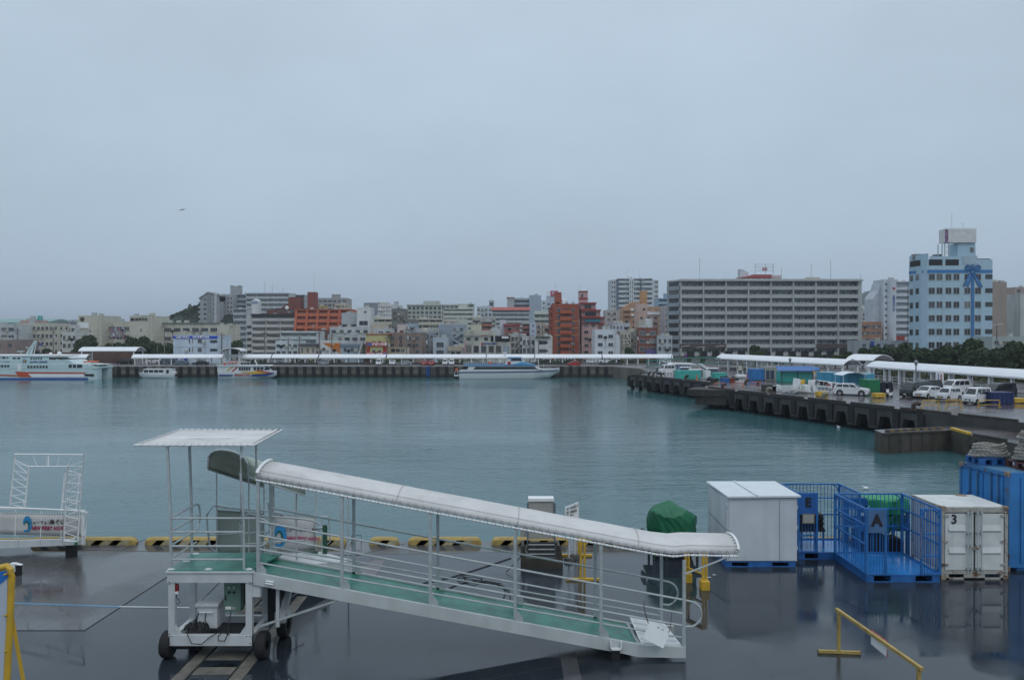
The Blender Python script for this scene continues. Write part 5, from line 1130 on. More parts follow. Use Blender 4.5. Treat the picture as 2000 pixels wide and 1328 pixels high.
for r_ in pr:
    p = Vector((r_.location.x, 229, ZY(650,229)))
    if prev is not None and (p-prev).length < 40:
        for dz, dy in ((0,-.3),(-.8,.2),(-1.5,0)):
            b.tube([prev.lerp(p,k/6)+Vector((0,dy,dz-1.1*(p-prev).length/20*4*(k/6)*(1-k/6))) for k in range(7)], .022, 3)
    prev = p
for dz in (0,-1.6,-3):  b.tube([(XY(420,229),229,ZY(648,229)+dz),(XY(180,229),229,ZY(647,229)+dz),(XY(-30,229),229,ZY(640,229)+dz)], .02, 3)
tag(b.build('power_lines', mat('wire', (.05,.05,.05), .8)), 'sagging overhead wires strung between the far street poles', 'power lines')

# ================================================================ vehicles
TYRE = mat('tyre', (.012,.012,.012), .8); RIM = mat('alloy_rim', (.35,.36,.37), .35, .6, .05); LAMPH = LAMPC
PROF = {
 'hatch': dict(L=3.9, W=1.65, low=[(-1.95,.30),(-1.95,.62),(-1.90,.82),(-1.15,.98),(1.85,1.0),(1.93,.80),(1.95,.35)], cab=[(-1.15,.98),(-.45,1.50),(.9,1.53),(1.55,1.42),(1.85,1.0)], wheels=(-1.22,1.22), r=.30),
 'suv':   dict(L=4.4, W=1.83, low=[(-2.2,.38),(-2.2,.72),(-2.10,.92),(-1.10,1.06),(2.05,1.08),(2.17,.85),(2.2,.40)], cab=[(-1.10,1.06),(-.35,1.56),(1.2,1.60),(1.75,1.48),(2.08,1.08)], wheels=(-1.35,1.32), r=.36),
 'van':   dict(L=3.4, W=1.48, low=[(-1.70,.32),(-1.70,.72),(-1.62,.98),(-1.25,1.08),(1.68,1.10),(1.70,.75),(1.68,.35)], cab=[(-1.25,1.08),(-.80,1.80),(-.45,1.90),(1.45,1.90),(1.62,1.78),(1.68,1.10)], wheels=(-1.05,1.12), r=.28),
 'mini':  dict(L=4.6, W=1.72, low=[(-2.3,.35),(-2.3,.75),(-2.2,.98),(-1.55,1.10),(2.25,1.12),(2.3,.80),(2.28,.38)], cab=[(-1.55,1.10),(-.70,1.80),(-.2,1.88),(1.95,1.90),(2.18,1.75),(2.25,1.12)], wheels=(-1.45,1.45), r=.33),
 'hiace': dict(L=4.7, W=1.70, low=[(-2.35,.35),(-2.35,.80),(-2.28,1.05),(-1.95,1.18),(2.33,1.2),(2.35,.8),(2.33,.38)], cab=[(-1.95,1.18),(-1.40,1.86),(-.9,1.97),(2.15,1.98),(2.28,1.85),(2.33,1.2)], wheels=(-1.35,1.40), r=.33),
 'sedan': dict(L=4.6, W=1.72, low=[(-2.3,.32),(-2.3,.62),(-2.2,.78),(-1.05,.95),(1.75,.98),(2.25,.92),(2.3,.40)], cab=[(-1.05,.95),(-.35,1.40),(.75,1.44),(1.20,1.36),(1.85,.98)], wheels=(-1.4,1.4), r=.32),
 'box':   dict(L=3.4, W=1.48, low=[(-1.70,.32),(-1.70,.70),(-1.64,.90),(-.95,.98),(1.66,1.0),(1.70,.75),(1.68,.35)], cab=[(-.95,.98),(-.55,1.52),(-.3,1.58),(1.35,1.60),(1.58,1.48),(1.66,1.0)], wheels=(-1.15,1.15), r=.30),
}
def offset_poly(poly, d):
    n = len(poly); out = []
    cx = sum(p[0] for p in poly)/n; cz = sum(p[1] for p in poly)/n
    for x, z in poly:
        v = Vector((x-cx, z-cz)); L_ = v.length; v = v*(max(0,L_-d)/L_); out.append((cx+v.x, cz+v.y))
    return out
def vehicle(kind, name, label, cat, loc, rz, paint, group=None, plate=None, roofp=None, skirt=None):
    d = PROF[kind]; w = d['W']/2; r = thing(name, label, cat, loc, group, rz)
    low = d['low']; poly = [(low[0][0]+.1,.22)] + low + [(low[-1][0]-.1,.22)]
    # wheel arches cut into the outline
    b = MB(); N_ = len(poly); inn = offset_poly(poly, .07)
    rings = [[(x,-w,z) for x,z in inn], [(x,-w+.07,z) for x,z in poly], [(x,w-.07,z) for x,z in poly], [(x,w,z) for x,z in inn]]
    b.grid([q+[q[0]] for q in rings]); b.add(rings[0], [tuple(range(N_))]); b.add(rings[-1], [tuple(range(N_))])
    b.build('body', paint, r, local=True, smooth=True)
    cab = d['cab']; n = len(cab); t = .16
    b = MB(); zt = max(z for x,z in cab); z0 = cab[0][1]
    def wy(z): return w-.03-t*(z-z0)/(zt-z0)
    L_ = [(x,-wy(z),z) for x,z in cab]; R_ = [(x,wy(z),z) for x,z in cab]
    b.grid([L_, R_]); b.add(L_, [tuple(range(n))]); b.add(R_, [tuple(range(n))])
    b.build('cabin', roofp or paint, r, local=True, smooth=True)
    # windscreen and rear window
    def slant(i, j, a0, a1, name, nx):
        (xa,za),(xb,zb) = cab[i], cab[j]; q = MB(); pts = []
        for u in (a0, a1):
            x = xa+(xb-xa)*u; z = za+(zb-za)*u; pts.append((x+nx*.015, z+.012))
        y0, y1 = wy(pts[0][1])-.09, wy(pts[1][1])-.09
        q.add([(pts[0][0],-y0,pts[0][1]),(pts[0][0],y0,pts[0][1]),(pts[1][0],y1,pts[1][1]),(pts[1][0],-y1,pts[1][1])], [(0,1,2,3)]); q.build(name, GLASS, r, local=True)
    slant(0, 1, .06, .93, 'windscreen', -1); slant(n-1, n-2, .15, .90, 'rear_window', 1)
    # side windows
    xs0 = cab[0][0]; zlo = z0+.07; zhi = zt-.13
    xf = lambda z: cab[0][0]+(cab[1][0]-cab[0][0])*(z-z0)/(cab[1][1]-z0)+.14
    xr = lambda z: cab[-1][0]+(cab[-2][0]-cab[-1][0])*(z-z0)/(cab[-2][1]-z0)-.14
    zh = min(zhi, cab[1][1]-.06)
    nW = 3 if d['L'] > 4.2 or kind == 'van' else 2
    for sy in (-1, 1):
        for k in range(nW):
            u0 = k/nW+.015; u1 = (k+1)/nW-.015; xl = lambda z,u: xf(z)+(xr(z)-xf(z))*u
            q = MB(); q.add([(xl(zlo,u0),sy*(wy(zlo)+.012),zlo),(xl(zlo,u1),sy*(wy(zlo)+.012),zlo),(xl(zh,u1),sy*(wy(zh)+.012),zh),(xl(zh,u0),sy*(wy(zh)+.012),zh)], [(0,1,2,3)])
            q.build('side_window', GLASS, r, local=True)
        q = MB(); x = xf(zlo)+.1; q.bx(x-.07,x+.07,min(sy*(w+.03),sy*(w+.2)),max(sy*(w+.03),sy*(w+.2)),zlo+.0,zlo+.16); q.build('mirror', paint, r, local=True, bevel=.03)
    xf0 = low[0][0]
    for sy in (-1, 1):
        q = MB(); zh_ = low[1][1]; q.add([(xf0-.01,sy*(w-.1),zh_-.10),(xf0-.01,sy*(w-.48),zh_-.08),(xf0+.03,sy*(w-.46),zh_+.07),(xf0+.22,sy*(w-.03),zh_+.12),(xf0+.12,sy*(w+.005),zh_-.02)], [(0,1,2,3,4)]); q.build('headlight', LAMPH, r, local=True)
        xr0 = low[-1][0]; q = MB(); q.bx(xr0-.08,xr0+.03,min(sy*(w-.03),sy*(w-.22)),max(sy*(w-.03),sy*(w-.22)),low[-2][1]-.05,low[-2][1]+.22); q.build('tail_light', TAIL, r, local=True)
    q = MB(); q.bx(xf0-.02,xf0+.05,-w*.5,w*.5,.42,.58); q.k=1; q.bx(xf0-.05,xf0-.02,-.17,.17,.36,.50); q.build('grille', [BLACK, plate or WHITE2], r, local=True)
    q = MB(); q.bx(xf0+.02,-xf0-.02,-w+.02,w-.02,.18,.30); q.build('underbody', BLACK, r, local=True)
    rr = d['r']
    for sy in (-1, 1):
        for x in d['wheels']:
            q = MB(); y = sy*w; q.lathe([(rr+.07,0),(rr+.07,.012*sy),(0,.012*sy)], (x,y,rr), 20, 'y'); a = q.build('wheel_arch', BLACK, r, local=True)
            q = MB(); q.lathe([(rr*.6,-.16*sy),(rr*.95,-.16*sy),(rr,-.10*sy),(rr,.02*sy),(rr*.94,.05*sy),(rr*.62,.055*sy)], (x,y,rr), 20, 'y'); wh = q.build('wheel', TYRE, r, local=True, smooth=True)
            q = MB(); q.lathe([(rr*.62,.052*sy),(rr*.55,.035*sy),(rr*.2,.03*sy),(0,.045*sy)], (x,y,rr), 20, 'y'); q.build('rim', RIM, wh, local=True, smooth=True)
    return r
PW = mat('car_white', (.70,.71,.72), .18, 0, .02); PD = mat('car_dark_grey', (.025,.030,.032), .3, 0, .05); PR = mat('car_red', (.42,.03,.02), .2, 0, .02); PB = mat('car_black', (.012,.012,.014), .2, 0, .02)
PS = mat('car_silver', (.38,.40,.42), .25, .4, .02); PBL = mat('car_blue_grey', (.10,.15,.19), .25, .2, .02); PLY = mat('plate_yellow', (.6,.35,.02), .5)
def gp(px, py): v = P(px, py, 0); return (v.x, v.y, .004)
A_SUV = vehicle('suv', 'sport_utility_car', 'white sport utility car parked alone facing right on the pier', 'car', gp(1663,772), R(148), PW)
hd = R(158)
vehicle('hiace', 'van', 'matt dark grey van parked left of the white cars on the pier', 'van', gp(1790,775), R(28), PD)
vehicle('mini', 'van', 'black van half hidden behind the dark grey van', 'van', gp(1806,769), R(14), PB)
vehicle('hatch', 'car', 'low white hatchback between dark grey van and two tone boxy car', 'car', gp(1812,777), R(30), PW, plate=PLY)
vehicle('mini', 'van', 'white people carrier standing behind the boxy white cars', 'van', gp(1864,768), R(24), PW)
vehicle('box', 'car', 'boxy white small car with dark windows behind the middle yellow barrier', 'car', gp(1852,782), R(30), PW, plate=PLY)
vehicle('van', 'van', 'white small panel van nearest the pier edge behind the right barriers', 'van', gp(1908,788), R(26), PW)
vehicle('mini', 'van', 'dark van behind the navy crate at the right', 'van', gp(1950,777), R(20), PB)
r = thing('scooter', 'white scooter parked beside the dark grey van', 'scooter', gp(1737,776), rz=R(40))
b = MB(); b.lathe([(.12,-.05),(.25,-.05),(.25,.05),(.12,.05)], (-.55,0,.25), 14, 'y'); b.lathe([(.12,-.05),(.25,-.05),(.25,.05),(.12,.05)], (.6,0,.25), 14, 'y'); b.build('wheels', TYRE, r, local=True)
b = MB(); b.prism([(-.5,.45),(-.62,.75),(-.45,1.0),(-.36,.6),(-.1,.3),(.25,.3),(.35,.62),(.8,.68),(.75,.42),(.4,.25),(-.2,.2)], -.15, .15, 'y'); b.tube([(-.45,-.3,1.05),(-.42,.3,1.05)], .03, 6); b.build('body', PW, r, local=True, bevel=.03)
b = MB(); b.bx(.15,.75,-.14,.14,.68,.78); b.build('seat', BLACK, r, local=True, bevel=.03)
FC = [('box',425/5.88+560,712.5,'s',PS,'silver boxy car seen side on left of the white pole pair'),
 ('van',740.3,713.5,'f',PW,'white small van facing the water beside the orange buoys'),('hatch',767,712.8,'f',PW,'white low car facing the water below the brown apartments'),
 ('hatch',829,712.8,'f',PR,'dark red car facing the water at the left of the red pair'),('hatch',842.5,713.2,'f',PR,'bright red car facing the water left of the white van pair'),
 ('van',869.5,713.3,'f',PW,'white van of the front facing pair nearer the red cars'),('van',882.5,713.3,'f',PW,'white van of the front facing pair nearer the boat stern'),
 ('hatch',1120.5,719.2-.4,'s',PR,'bright red side on car on the quay edge right of the boat bow'),('sedan',353,713,'s',PBL,'blue grey saloon in front of the rescue office'),
 ('sedan',392,713,'s',PB,'black saloon in front of the rescue office'),('mini',245,712,'s',PB,'black people carrier behind the ferry stern'),
 ('sedan',790,713.2,'s',PS,'silver saloon half hidden low on the quay below the brown apartments')]
cache = {}
for k, px, py, o_, pm, lb in FC:
    v = P(px, py, 0); key = (k, pm.name)
    rz = 0 if o_ == 's' else R(90); sc = 1.0
    if key in cache: q = dup(cache[key], (v.x, v.y, 0), rz, lb, 'cars on the far quay')
    else: q = vehicle(k, 'car', lb, 'car', (v.x, v.y, 0), rz, pm, 'cars on the far quay'); cache[key] = q
    if px > 1119 and px < 1122: q.location.y = FY+2.2; q.location.x = XY(px,FY+2.2)
    q.scale = (.88,)*3
back = [(577,'van',PW,'white van under the walkway below the awning annexe'),(590,'box',PW,'small white car behind the columns by the beige house'),(1052,'van',PW,'white van behind the walkway columns right of the boat cabin'),(1065,'hatch',PS,'silver car behind the walkway columns before the pointed window house'),(1090,'mini',PW,'white people carrier behind the columns left of the red block'),(1103,'van',PW,'white van behind the columns under the red block'),(1112,'box',PS,'silver small car behind the columns under the red block'),(1154,'hatch',PW,'white car seen behind the columns below the pink block'),(1181,'hiace',PW,'long white van behind the columns below the corner house'),(300,'hiace',PW,'white van behind the columns left of the rescue office'),(306,'box',PW,'white small car front on below the walkway left of the rescue office'),(322,'hatch',PBL,'blue grey car behind the columns at the rescue office'),(1300,'hatch',PW,'white car near the green bridge end'),(660,'hatch',PS,'silver car in the shade beneath the orange triangle house'),(540,'hiace',PS,'silver van right of the striped boat cabin')]
for px, k, pm, lb in back:
    Yb = 225 if px > 560 else 222; key = (k, pm.name); x = XY(px, Yb)
    if key in cache: q = dup(cache[key], (x,Yb,0), R(180 if px % 2 else 0), lb, 'cars behind the far walkway')
    else: q = vehicle(k, 'car', lb, 'car', (x,Yb,0), 0, pm, 'cars behind the far walkway'); cache[key] = q
    q.scale = (.88,)*3
r = thing('truck', 'pale blue truck behind the columns left of the rescue office', 'truck', (XY(326,223), 223, 0))
b = MB(); b.bx(-2.6,-1.2,-.9,.9,.6,2.2); b.build('cab', CYAN, r, local=True, bevel=.12); b = MB(); b.bx(-1.1,2.6,-.95,.95,.7,2.0); b.build('cargo_bed', PBL, r, local=True); b = MB(); b.bx(-2.62,-2.55,-.75,.75,1.3,2.0); b.bx(-2.4,-1.5,-.93,-.9,1.35,2.0); b.build('window', GLASS, r, local=True)
for x in (-1.9,1.6):
    for sy in (-1,1): b = MB(); b.lathe([(0,-.1),(.42,-.1),(.42,.1),(0,.1)], (x,sy*.8,.42), 16, 'y'); b.build('wheel', TYRE, r, local=True)
for px, py, s_, m, lb in ((717,711,1.0,ORANGE,'orange buoy pile before the yellow shop'),(724,711.5,.8,ORANGE,'second orange buoy beside the pile before the yellow shop'),(795,709.5,.6,REDP,'orange red float by the small quay car')):
    b = MB(); v = P(px,py,0); b.lathe([(0,1.0*s_),(.4*s_,.85*s_),(.55*s_,.5*s_),(.4*s_,.12*s_),(0,0)], (v.x,v.y,0), 12); tag(b.build('buoy', m, smooth=True), lb, 'buoy')
b = MB(); v = P(718.5,711,0); b.bx(v.x-1.1,v.x+1.1,v.y,v.y+2,0,1.7); tag(b.build('net_shed', mat('net_shed_paint', (.32,.33,.30), .8, 0, .2)), 'small grey shed box behind the orange buoys', 'shed')
b = MB(); X = XY(836.5,FY); 
for k in range(2): b.bx(X-.42+k*.7, X-.28+k*.7, FY-.75, FY-.55, -2.6, .1)
for k in range(8): b.bx(X-.42, X+.42, FY-.75, FY-.6, -2.5+k*.32, -2.36+k*.32)
tag(b.build('quay_ladder', mat('ladder_blue', (.02,.12,.45), .5)), 'bright blue ladder hung down the far quay wall', 'ladder')
b = MB(); 
for i in range(15):
    x0, x1 = XY(1134+i*4.5,FY+1), XY(1134+i*4.5+4.3,FY+1)
b.tube([(XY(1136,FY+1),FY+1,0),(XY(1136,FY+1),FY+1,1.0),(XY(1168,FY+1),FY+1,1.0),(XY(1168,FY+1),FY+1,0)], .05, 5); b.tube([(XY(1136,FY+1),FY+1,.5),(XY(1168,FY+1),FY+1,.5)], .04, 5)
for i in range(5): b.tube([(XY(1141+i*5.4,FY+1),FY+1,0),(XY(1141+i*5.4,FY+1),FY+1,1.0)], .03, 4)
tag(b.build('quay_railing', WHITE), 'white pipe railing on the far quay right of the red car', 'railing')
b = MB(); b.bx(XY(470,214.5), XY(1215,214.5), 214.5, 214.8, 0, .55); tag(b.build('low_wall', CONCD), 'low dark kerb wall in front of the far walkway columns', 'wall')

# ================================================================ boats
HULLW = mat('hull_white', (.66,.69,.70), .3, 0, .04, .5, .08); AQUA = mat('ferry_pale_aqua', (.50,.63,.64), .35, 0, .05, .4, .12); HB = mat('hull_blue_line', (.02,.07,.30), .4); HRED = mat('ferry_orange_red', (.48,.07,.02), .4, 0, .03)
def hull(st, mats, root, name='hull', kz=None):
    """stations: x, half width deck, half width waterline, z deck, z bottom"""
    b = MB(); rows = []
    for x, wd, wl, zd, zb in st:
        zm = zb+(zd-zb)*.45; wm = wl+(wd-wl)*.75
        rows.append([(x,-wd,zd),(x,-wm,zm),(x,-wl,zb+.02),(x,0,zb-.3),(x,wl,zb+.02),(x,wm,zm),(x,wd,zd)])
    b.grid(rows); b.add(rows[0], [tuple(range(7))]); b.add(rows[-1], [tuple(range(7))])
    b.grid([[r_[0], r_[6]] for r_ in rows])
    return b.build(name, mats, root, local=True, smooth=True)
def bpart(root, name, m, *boxes, bevel=0):
    b = MB()
    for q in boxes: b.bx(*q)
    return b.build(name, m, root, local=True, bevel=bevel)
def wins(root, n, x0, dx, w, z0, z1, y, name='window', m=GLASS):
    src = None
    for i in range(n):
        if src is None: b = MB(); b.bx(0,w,-.03,.03,z0,z1); src = b.build(name, m, root, local=True); src.location = (x0,y,0)
        else: inst(src, (x0+i*dx,y,0), root)
Yb = 199.6; k = Yb/F
def LX(px, r): return XY(px, Yb)-r.location.x
def LZ_(py): return ZY(py, Yb)-WZ
r = thing('passenger_boat', 'white passenger boat with blue roof edge and long dark window band', 'boat', (XY(991,Yb), Yb, WZ))
hull([(LX(898,r),2.3,2.0,LZ_(723),.0),(LX(896,r)+1,2.4,2.1,LZ_(722),0),(LX(980,r),2.6,2.2,LZ_(721.5),0),(LX(1040,r),2.3,1.7,LZ_(720.5),0),(LX(1072,r),1.4,.6,LZ_(719.5),0.2),(LX(1093,r),.08,.05,LZ_(718.5),LZ_(722))], HULLW, r)
b = MB(); b.tube([(LX(897,r),-2.38,LZ_(726.3)),(LX(980,r),-2.62,LZ_(725.6)),(LX(1045,r),-2.2,LZ_(724.8)),(LX(1074,r),-1.35,LZ_(723.8)),(LX(1090,r),-.3,LZ_(723))], .14, 5); b.build('rubbing_strake', mat('strake_navy', (.03,.06,.14), .5), r, local=True)
b = MB(); x0,x1 = LX(913,r),LX(1044,r); b.prism([(x0,LZ_(722)),(x1+2.2,LZ_(722)),(x1,LZ_(713.5)),(x0+.6,LZ_(713.5))], -2.1, 2.1, 'y'); b.build('cabin', HULLW, r, local=True, bevel=.1)
b = MB(); b.add([(LX(925,r),-2.13,LZ_(720.8)),(LX(1050,r),-2.13,LZ_(720.4)),(LX(1043,r),-2.13,LZ_(715.8)),(LX(930,r),-2.13,LZ_(715.8))], [(0,1,2,3)]); b.build('window_band', GLASS, r, local=True)
b = MB(); b.prism([(LX(906,r),LZ_(713.6)),(LX(1047,r),LZ_(713.6)),(LX(1046,r),LZ_(712.6)),(LX(906,r),LZ_(711.8))], -2.35, 2.35, 'y'); b.build('deck_edge', mat('boat_blue', (.04,.20,.46), .4), r, local=True)
b = MB(); b.prism([(LX(1000,r),LZ_(711.8)),(LX(1045,r),LZ_(712.4)),(LX(1019,r),LZ_(705.8))], -2.0, 2.0, 'y'); b.build('bow_canopy', mat('canopy_light_blue', (.10,.34,.56), .4), r, local=True)
b = MB(); b.prism([(LX(985,r),LZ_(711.9)),(LX(1021,r),LZ_(711.5)),(LX(1024,r),LZ_(706)),(LX(1017,r),LZ_(699)),(LX(994,r),LZ_(699))], -1.6, 1.6, 'y'); b.build('wheelhouse', HULLW, r, local=True, bevel=.08)
b = MB(); b.add([(LX(997,r),-1.63,LZ_(704.4)),(LX(1021,r),-1.63,LZ_(704.6)),(LX(1017,r),-1.63,LZ_(700.3)),(LX(999,r),-1.63,LZ_(700.3))], [(0,1,2,3)]); b.build('wheelhouse_window', GLASS, r, local=True)
bpart(r, 'wheelhouse_roof', mat('boat_blue', (.04,.20,.46)), (LX(991,r),LX(1019,r),-1.8,1.8,LZ_(699),LZ_(697.6)))
b = MB(); b.lathe([(0,-.04),(.45,-.04),(.45,0)], (LX(994.5,r),-1.62,LZ_(708.5)), 16, 'y'); b.build('round_mark', REDP, r, local=True)
b = MB(); b.tube([(LX(907,r),-2.2,LZ_(705.5)),(LX(985,r),-2.2,LZ_(705.5))], .05, 5)
for i in range(18): x = LX(907+i*4.5,r); b.tube([(x,-2.2,LZ_(711.8)),(x,-2.2,LZ_(705.5))], .035, 4)
b.tube([(LX(907,r),-2.2,LZ_(708.5)),(LX(985,r),-2.2,LZ_(708.5))], .03, 4); b.build('upper_railing', WHITE2, r, local=True)
bpart(r, 'life_ring_box', ORANGE, (LX(955,r),LX(960.5,r),-2.3,-2.1,LZ_(710),LZ_(705.8)))
b = MB(); b.tube([(LX(975,r),-1.2,LZ_(711)),(LX(975,r),-1.2,LZ_(698.5)),(LX(985,r),-1.2,LZ_(694)),(LX(995,r),-1.2,LZ_(698.5))], .06, 5); b.tube([(LX(983,r),0,LZ_(700)),(LX(988,r),0,LZ_(690))], .09, 5); b.bx(LX(983,r),LX(990,r),-.5,.5,LZ_(690),LZ_(688)); b.tube([(LX(1052,r),0,LZ_(720)),(LX(1052,r),0,LZ_(705))], .06, 5); b.tube([(LX(1062,r),0,LZ_(719)),(LX(1062,r),0,LZ_(711))], .04, 5); b.build('mast', WHITE2, r, local=True)
b = MB(); b.bx(LX(888,r),LX(897,r),-1.6,1.6,LZ_(734),LZ_(733)); b.tube([(LX(888,r),-1.6,LZ_(733)),(LX(890,r),-1.6,LZ_(724.5)),(LX(896,r),-1.6,LZ_(724.5))], .07, 5); b.tube([(LX(894,r),-1.6,LZ_(733)),(LX(895,r),-1.6,LZ_(724.5))], .06, 5); b.build('stern_platform', WHITE2, r, local=True)
bpart(r, 'stern_buoy', ORANGE, (LX(890,r),LX(894.5,r),-1.9,-1.2,LZ_(724.5),LZ_(719)), bevel=.15)

Yb = 200.2
r = thing('sightseeing_boat', 'white sightseeing boat with yellow, red and navy stripes moored near the arched gate', 'boat', (XY(485,Yb), Yb, WZ))
hull([(LX(430,r),1.7,1.4,LZ_(727),0),(LX(440,r),1.8,1.5,LZ_(727),0),(LX(500,r),1.8,1.4,LZ_(726),0),(LX(528,r),1.2,.7,LZ_(724.5),.1),(LX(540.5,r),.06,.05,LZ_(723.5),LZ_(730))], HULLW, r)
def stripe(name, pts, m, y=-1.86): b = MB(); b.prism([(LX(a,r),LZ_(c)) for a,c in pts], y, y+.06, 'y'); return b.build(name, m, r, local=True)
NV = mat('stripe_navy', (.01,.035,.20), .4); SY = mat('stripe_yellow', (.62,.36,.02), .4); SR = mat('stripe_red', (.45,.03,.02), .4)
stripe('stripe', [(432,734),(455,734),(461,731),(432,731)], NV); stripe('stripe', [(492,734),(524,734),(538,730),(540,727),(500,730.2)], NV, -1.87)
stripe('stripe', [(492,725.5),(512,723.5),(530,727),(532,728),(500,730.2),(472,724.5)], SY, -1.89); stripe('stripe', [(500,722),(512,722.5),(535,727.2),(528,728.2)], SR, -1.92)
b = MB(); b.prism([(LX(430,r),LZ_(727)),(LX(530,r),LZ_(725.5)),(LX(520,r),LZ_(715)),(LX(430,r),LZ_(715))], -1.62, 1.62, 'y'); b.build('cabin', HULLW, r, local=True)
b = MB(); b.prism([(LX(428,r),LZ_(715)),(LX(518,r),LZ_(715)),(LX(530,r),LZ_(714)),(LX(528,r),LZ_(712.6)),(LX(428,r),LZ_(713.4))], -1.85, 1.85, 'y'); b.build('upper_deck', HULLW, r, local=True)
wins(r, 5, LX(471,r), .60, .46, LZ_(723), LZ_(716.5), -1.66, 'window'); wins(r, 3, LX(499,r), .9, .72, LZ_(722), LZ_(716.5), -1.66, 'side_window'); stripe('side_window', [(519,722),(532,722),(528,716),(523,716)], GLASS, -1.68); stripe('stripe', [(460,725),(470,716),(466,716),(456,725)], SR, -1.7); stripe('stripe', [(450,724),(461,716),(457,716),(446,724)], SY, -1.7)
b = MB()
for i in range(9): x = LX(444+i*6,r); b.tube([(x,-1.7,LZ_(713)),(x,-1.7,LZ_(706.5))], .035, 4)
b.tube([(LX(444,r),-1.7,LZ_(706.5)),(LX(494,r),-1.7,LZ_(706.5))], .05, 4)
for i in range(4): x = LX(427+i*5,r); b.tube([(x,-1.7,LZ_(713)),(x+1.2,-1.7,LZ_(702))], .05, 4)
b.tube([(LX(428,r),-1.7,LZ_(704)),(LX(446,r),-1.7,LZ_(701))], .05, 4)
for i in range(5): x = LX(430+i*6,r); b.tube([(x,-1.75,LZ_(727)),(x,-1.75,LZ_(715))], .05, 4)
b.tube([(LX(502,r),0,LZ_(713)),(LX(498,r),0,LZ_(703))], .12, 5); b.build('railing', WHITE2, r, local=True)
bpart(r, 'deck_bench', SR, (LX(446,r),LX(464,r),-.8,.8,LZ_(709),LZ_(706))); bpart(r, 'life_ring', ORANGE, (LX(441.5,r),LX(445.5,r),-1.85,-1.72,LZ_(713),LZ_(708)))
text('MARINE STAR', 1.0, SR, r, (LX(478,r),-1.9,LZ_(732)), name='lettering', sx=.62, ext=.01, bold=.01, local=True)
Yb = 200.8
r = thing('water_bus', 'small white cabin launch with five windows left of the striped boat', 'boat', (XY(312,Yb), Yb, WZ))
hull([(LX(343,r),1.2,1.0,LZ_(730.5),0),(LX(300,r),1.3,1.0,LZ_(730),0),(LX(282,r),.9,.5,LZ_(729),0),(LX(271.5,r),.05,.04,LZ_(727.5),LZ_(731))], HULLW, r)
b = MB(); b.prism([(LX(280,r),LZ_(730)),(LX(343,r),LZ_(730.5)),(LX(338,r),LZ_(720.8)),(LX(285,r),LZ_(720))], -1.05, 1.05, 'y'); b.build('cabin', HULLW, r, local=True, bevel=.06)
bpart(r, 'roof', WHITE2, (LX(284,r),LX(340,r),-1.15,1.15,LZ_(720.8),LZ_(720)))
wins(r, 4, LX(285,r), 1.28, 1.02, LZ_(727), LZ_(722.3), -1.08); bpart(r, 'door', GLASS, (LX(328,r),LX(333,r),-1.09,-1.06,LZ_(729),LZ_(722)))
bpart(r, 'outboard_motor', PB, (LX(343,r),LX(350,r),-.4,.4,LZ_(735),LZ_(729)), bevel=.15)
Yb = 198.2
r = thing('ferry', 'long pale aqua catamaran ferry with an orange red zigzag stripe at the left edge', 'boat', (XY(60,Yb), Yb, WZ))
b = MB()
for sy in (-2.6, 2.6):
    rows = []
    for x, w, zd, zb in ((LX(215,r),1.0,LZ_(719),0),(LX(200,r),1.25,LZ_(719.5),-.2),(LX(40,r),1.3,LZ_(720),-.2),(LX(-80,r),1.2,LZ_(719),-.2),(LX(-150,r),.1,LZ_(717),.6)):
        rows.append([(x,sy-w,zd),(x,sy-w,zb),(x,sy+w,zb),(x,sy+w,zd)])
    b.grid(rows); b.add(rows[0], [(0,1,2,3)])
b.build('hull', AQUA, r, local=True)
F0 = -3.92
b = MB(); b.prism([(LX(-140,r),LZ_(720)),(LX(214,r),LZ_(720)),(LX(217,r),LZ_(717)),(LX(200,r),LZ_(711)),(LX(180,r),LZ_(709.5)),(LX(-120,r),LZ_(709.5))], F0+.05, 3.9, 'y'); b.build('main_deck', AQUA, r, local=True, bevel=.08)
b = MB(); b.prism([(LX(-110,r),LZ_(709.5)),(LX(172,r),LZ_(709.5)),(LX(162,r),LZ_(703)),(LX(153,r),LZ_(702)),(LX(-90,r),LZ_(702))], F0+.12, 3.8, 'y'); b.build('passenger_cabin', AQUA, r, local=True)
b = MB(); b.prism([(LX(-50,r),LZ_(702)),(LX(140,r),LZ_(702)),(LX(118,r),LZ_(695)),(LX(-40,r),LZ_(695))], F0+.7, 3.2, 'y'); b.build('upper_cabin', AQUA, r, local=True)
bpart(r, 'upper_roof', WHITE2, (LX(-60,r),LX(150,r),F0+.4,3.5,LZ_(694.9),LZ_(693.3)), (LX(120,r),LX(150,r),F0+.4,3.5,LZ_(697),LZ_(696)))
b = MB(); b.prism([(LX(30,r),LZ_(702)),(LX(71,r),LZ_(702)),(LX(69,r),LZ_(694.5)),(LX(31,r),LZ_(694.5))], F0+.4, 3, 'y'); b.build('bridge', AQUA, r, local=True)
for nme, a0, a1, y0, y1 in (('bridge_window',32,38.5,696.3,699.6),('bridge_window',41,44,696.5,699.3),('bridge_window',52,58,697,700.4),('bridge_window',60.5,66.5,697,700.4),('bridge_window',8,23.5,696,701)): bpart(r, nme, GLASS, (LX(a0,r),LX(a1,r),F0+.34,F0+.4,LZ_(y1),LZ_(y0)))
wins(r, 9, LX(-3,r), .75, .50, LZ_(716), LZ_(711.5), F0+.02); wins(r, 7, LX(82,r), .75, .50, LZ_(717.5), LZ_(713), F0+.02); wins(r, 5, LX(85,r), .62, .34, LZ_(701.2), LZ_(698), F0+.66, 'upper_window')
for a0, a1 in ((161,167),(169,175),(177,187)): bpart(r, 'aft_window', GLASS, (LX(a0,r),LX(a1,r),F0+.0,F0+.04,LZ_(717),LZ_(710.8)))
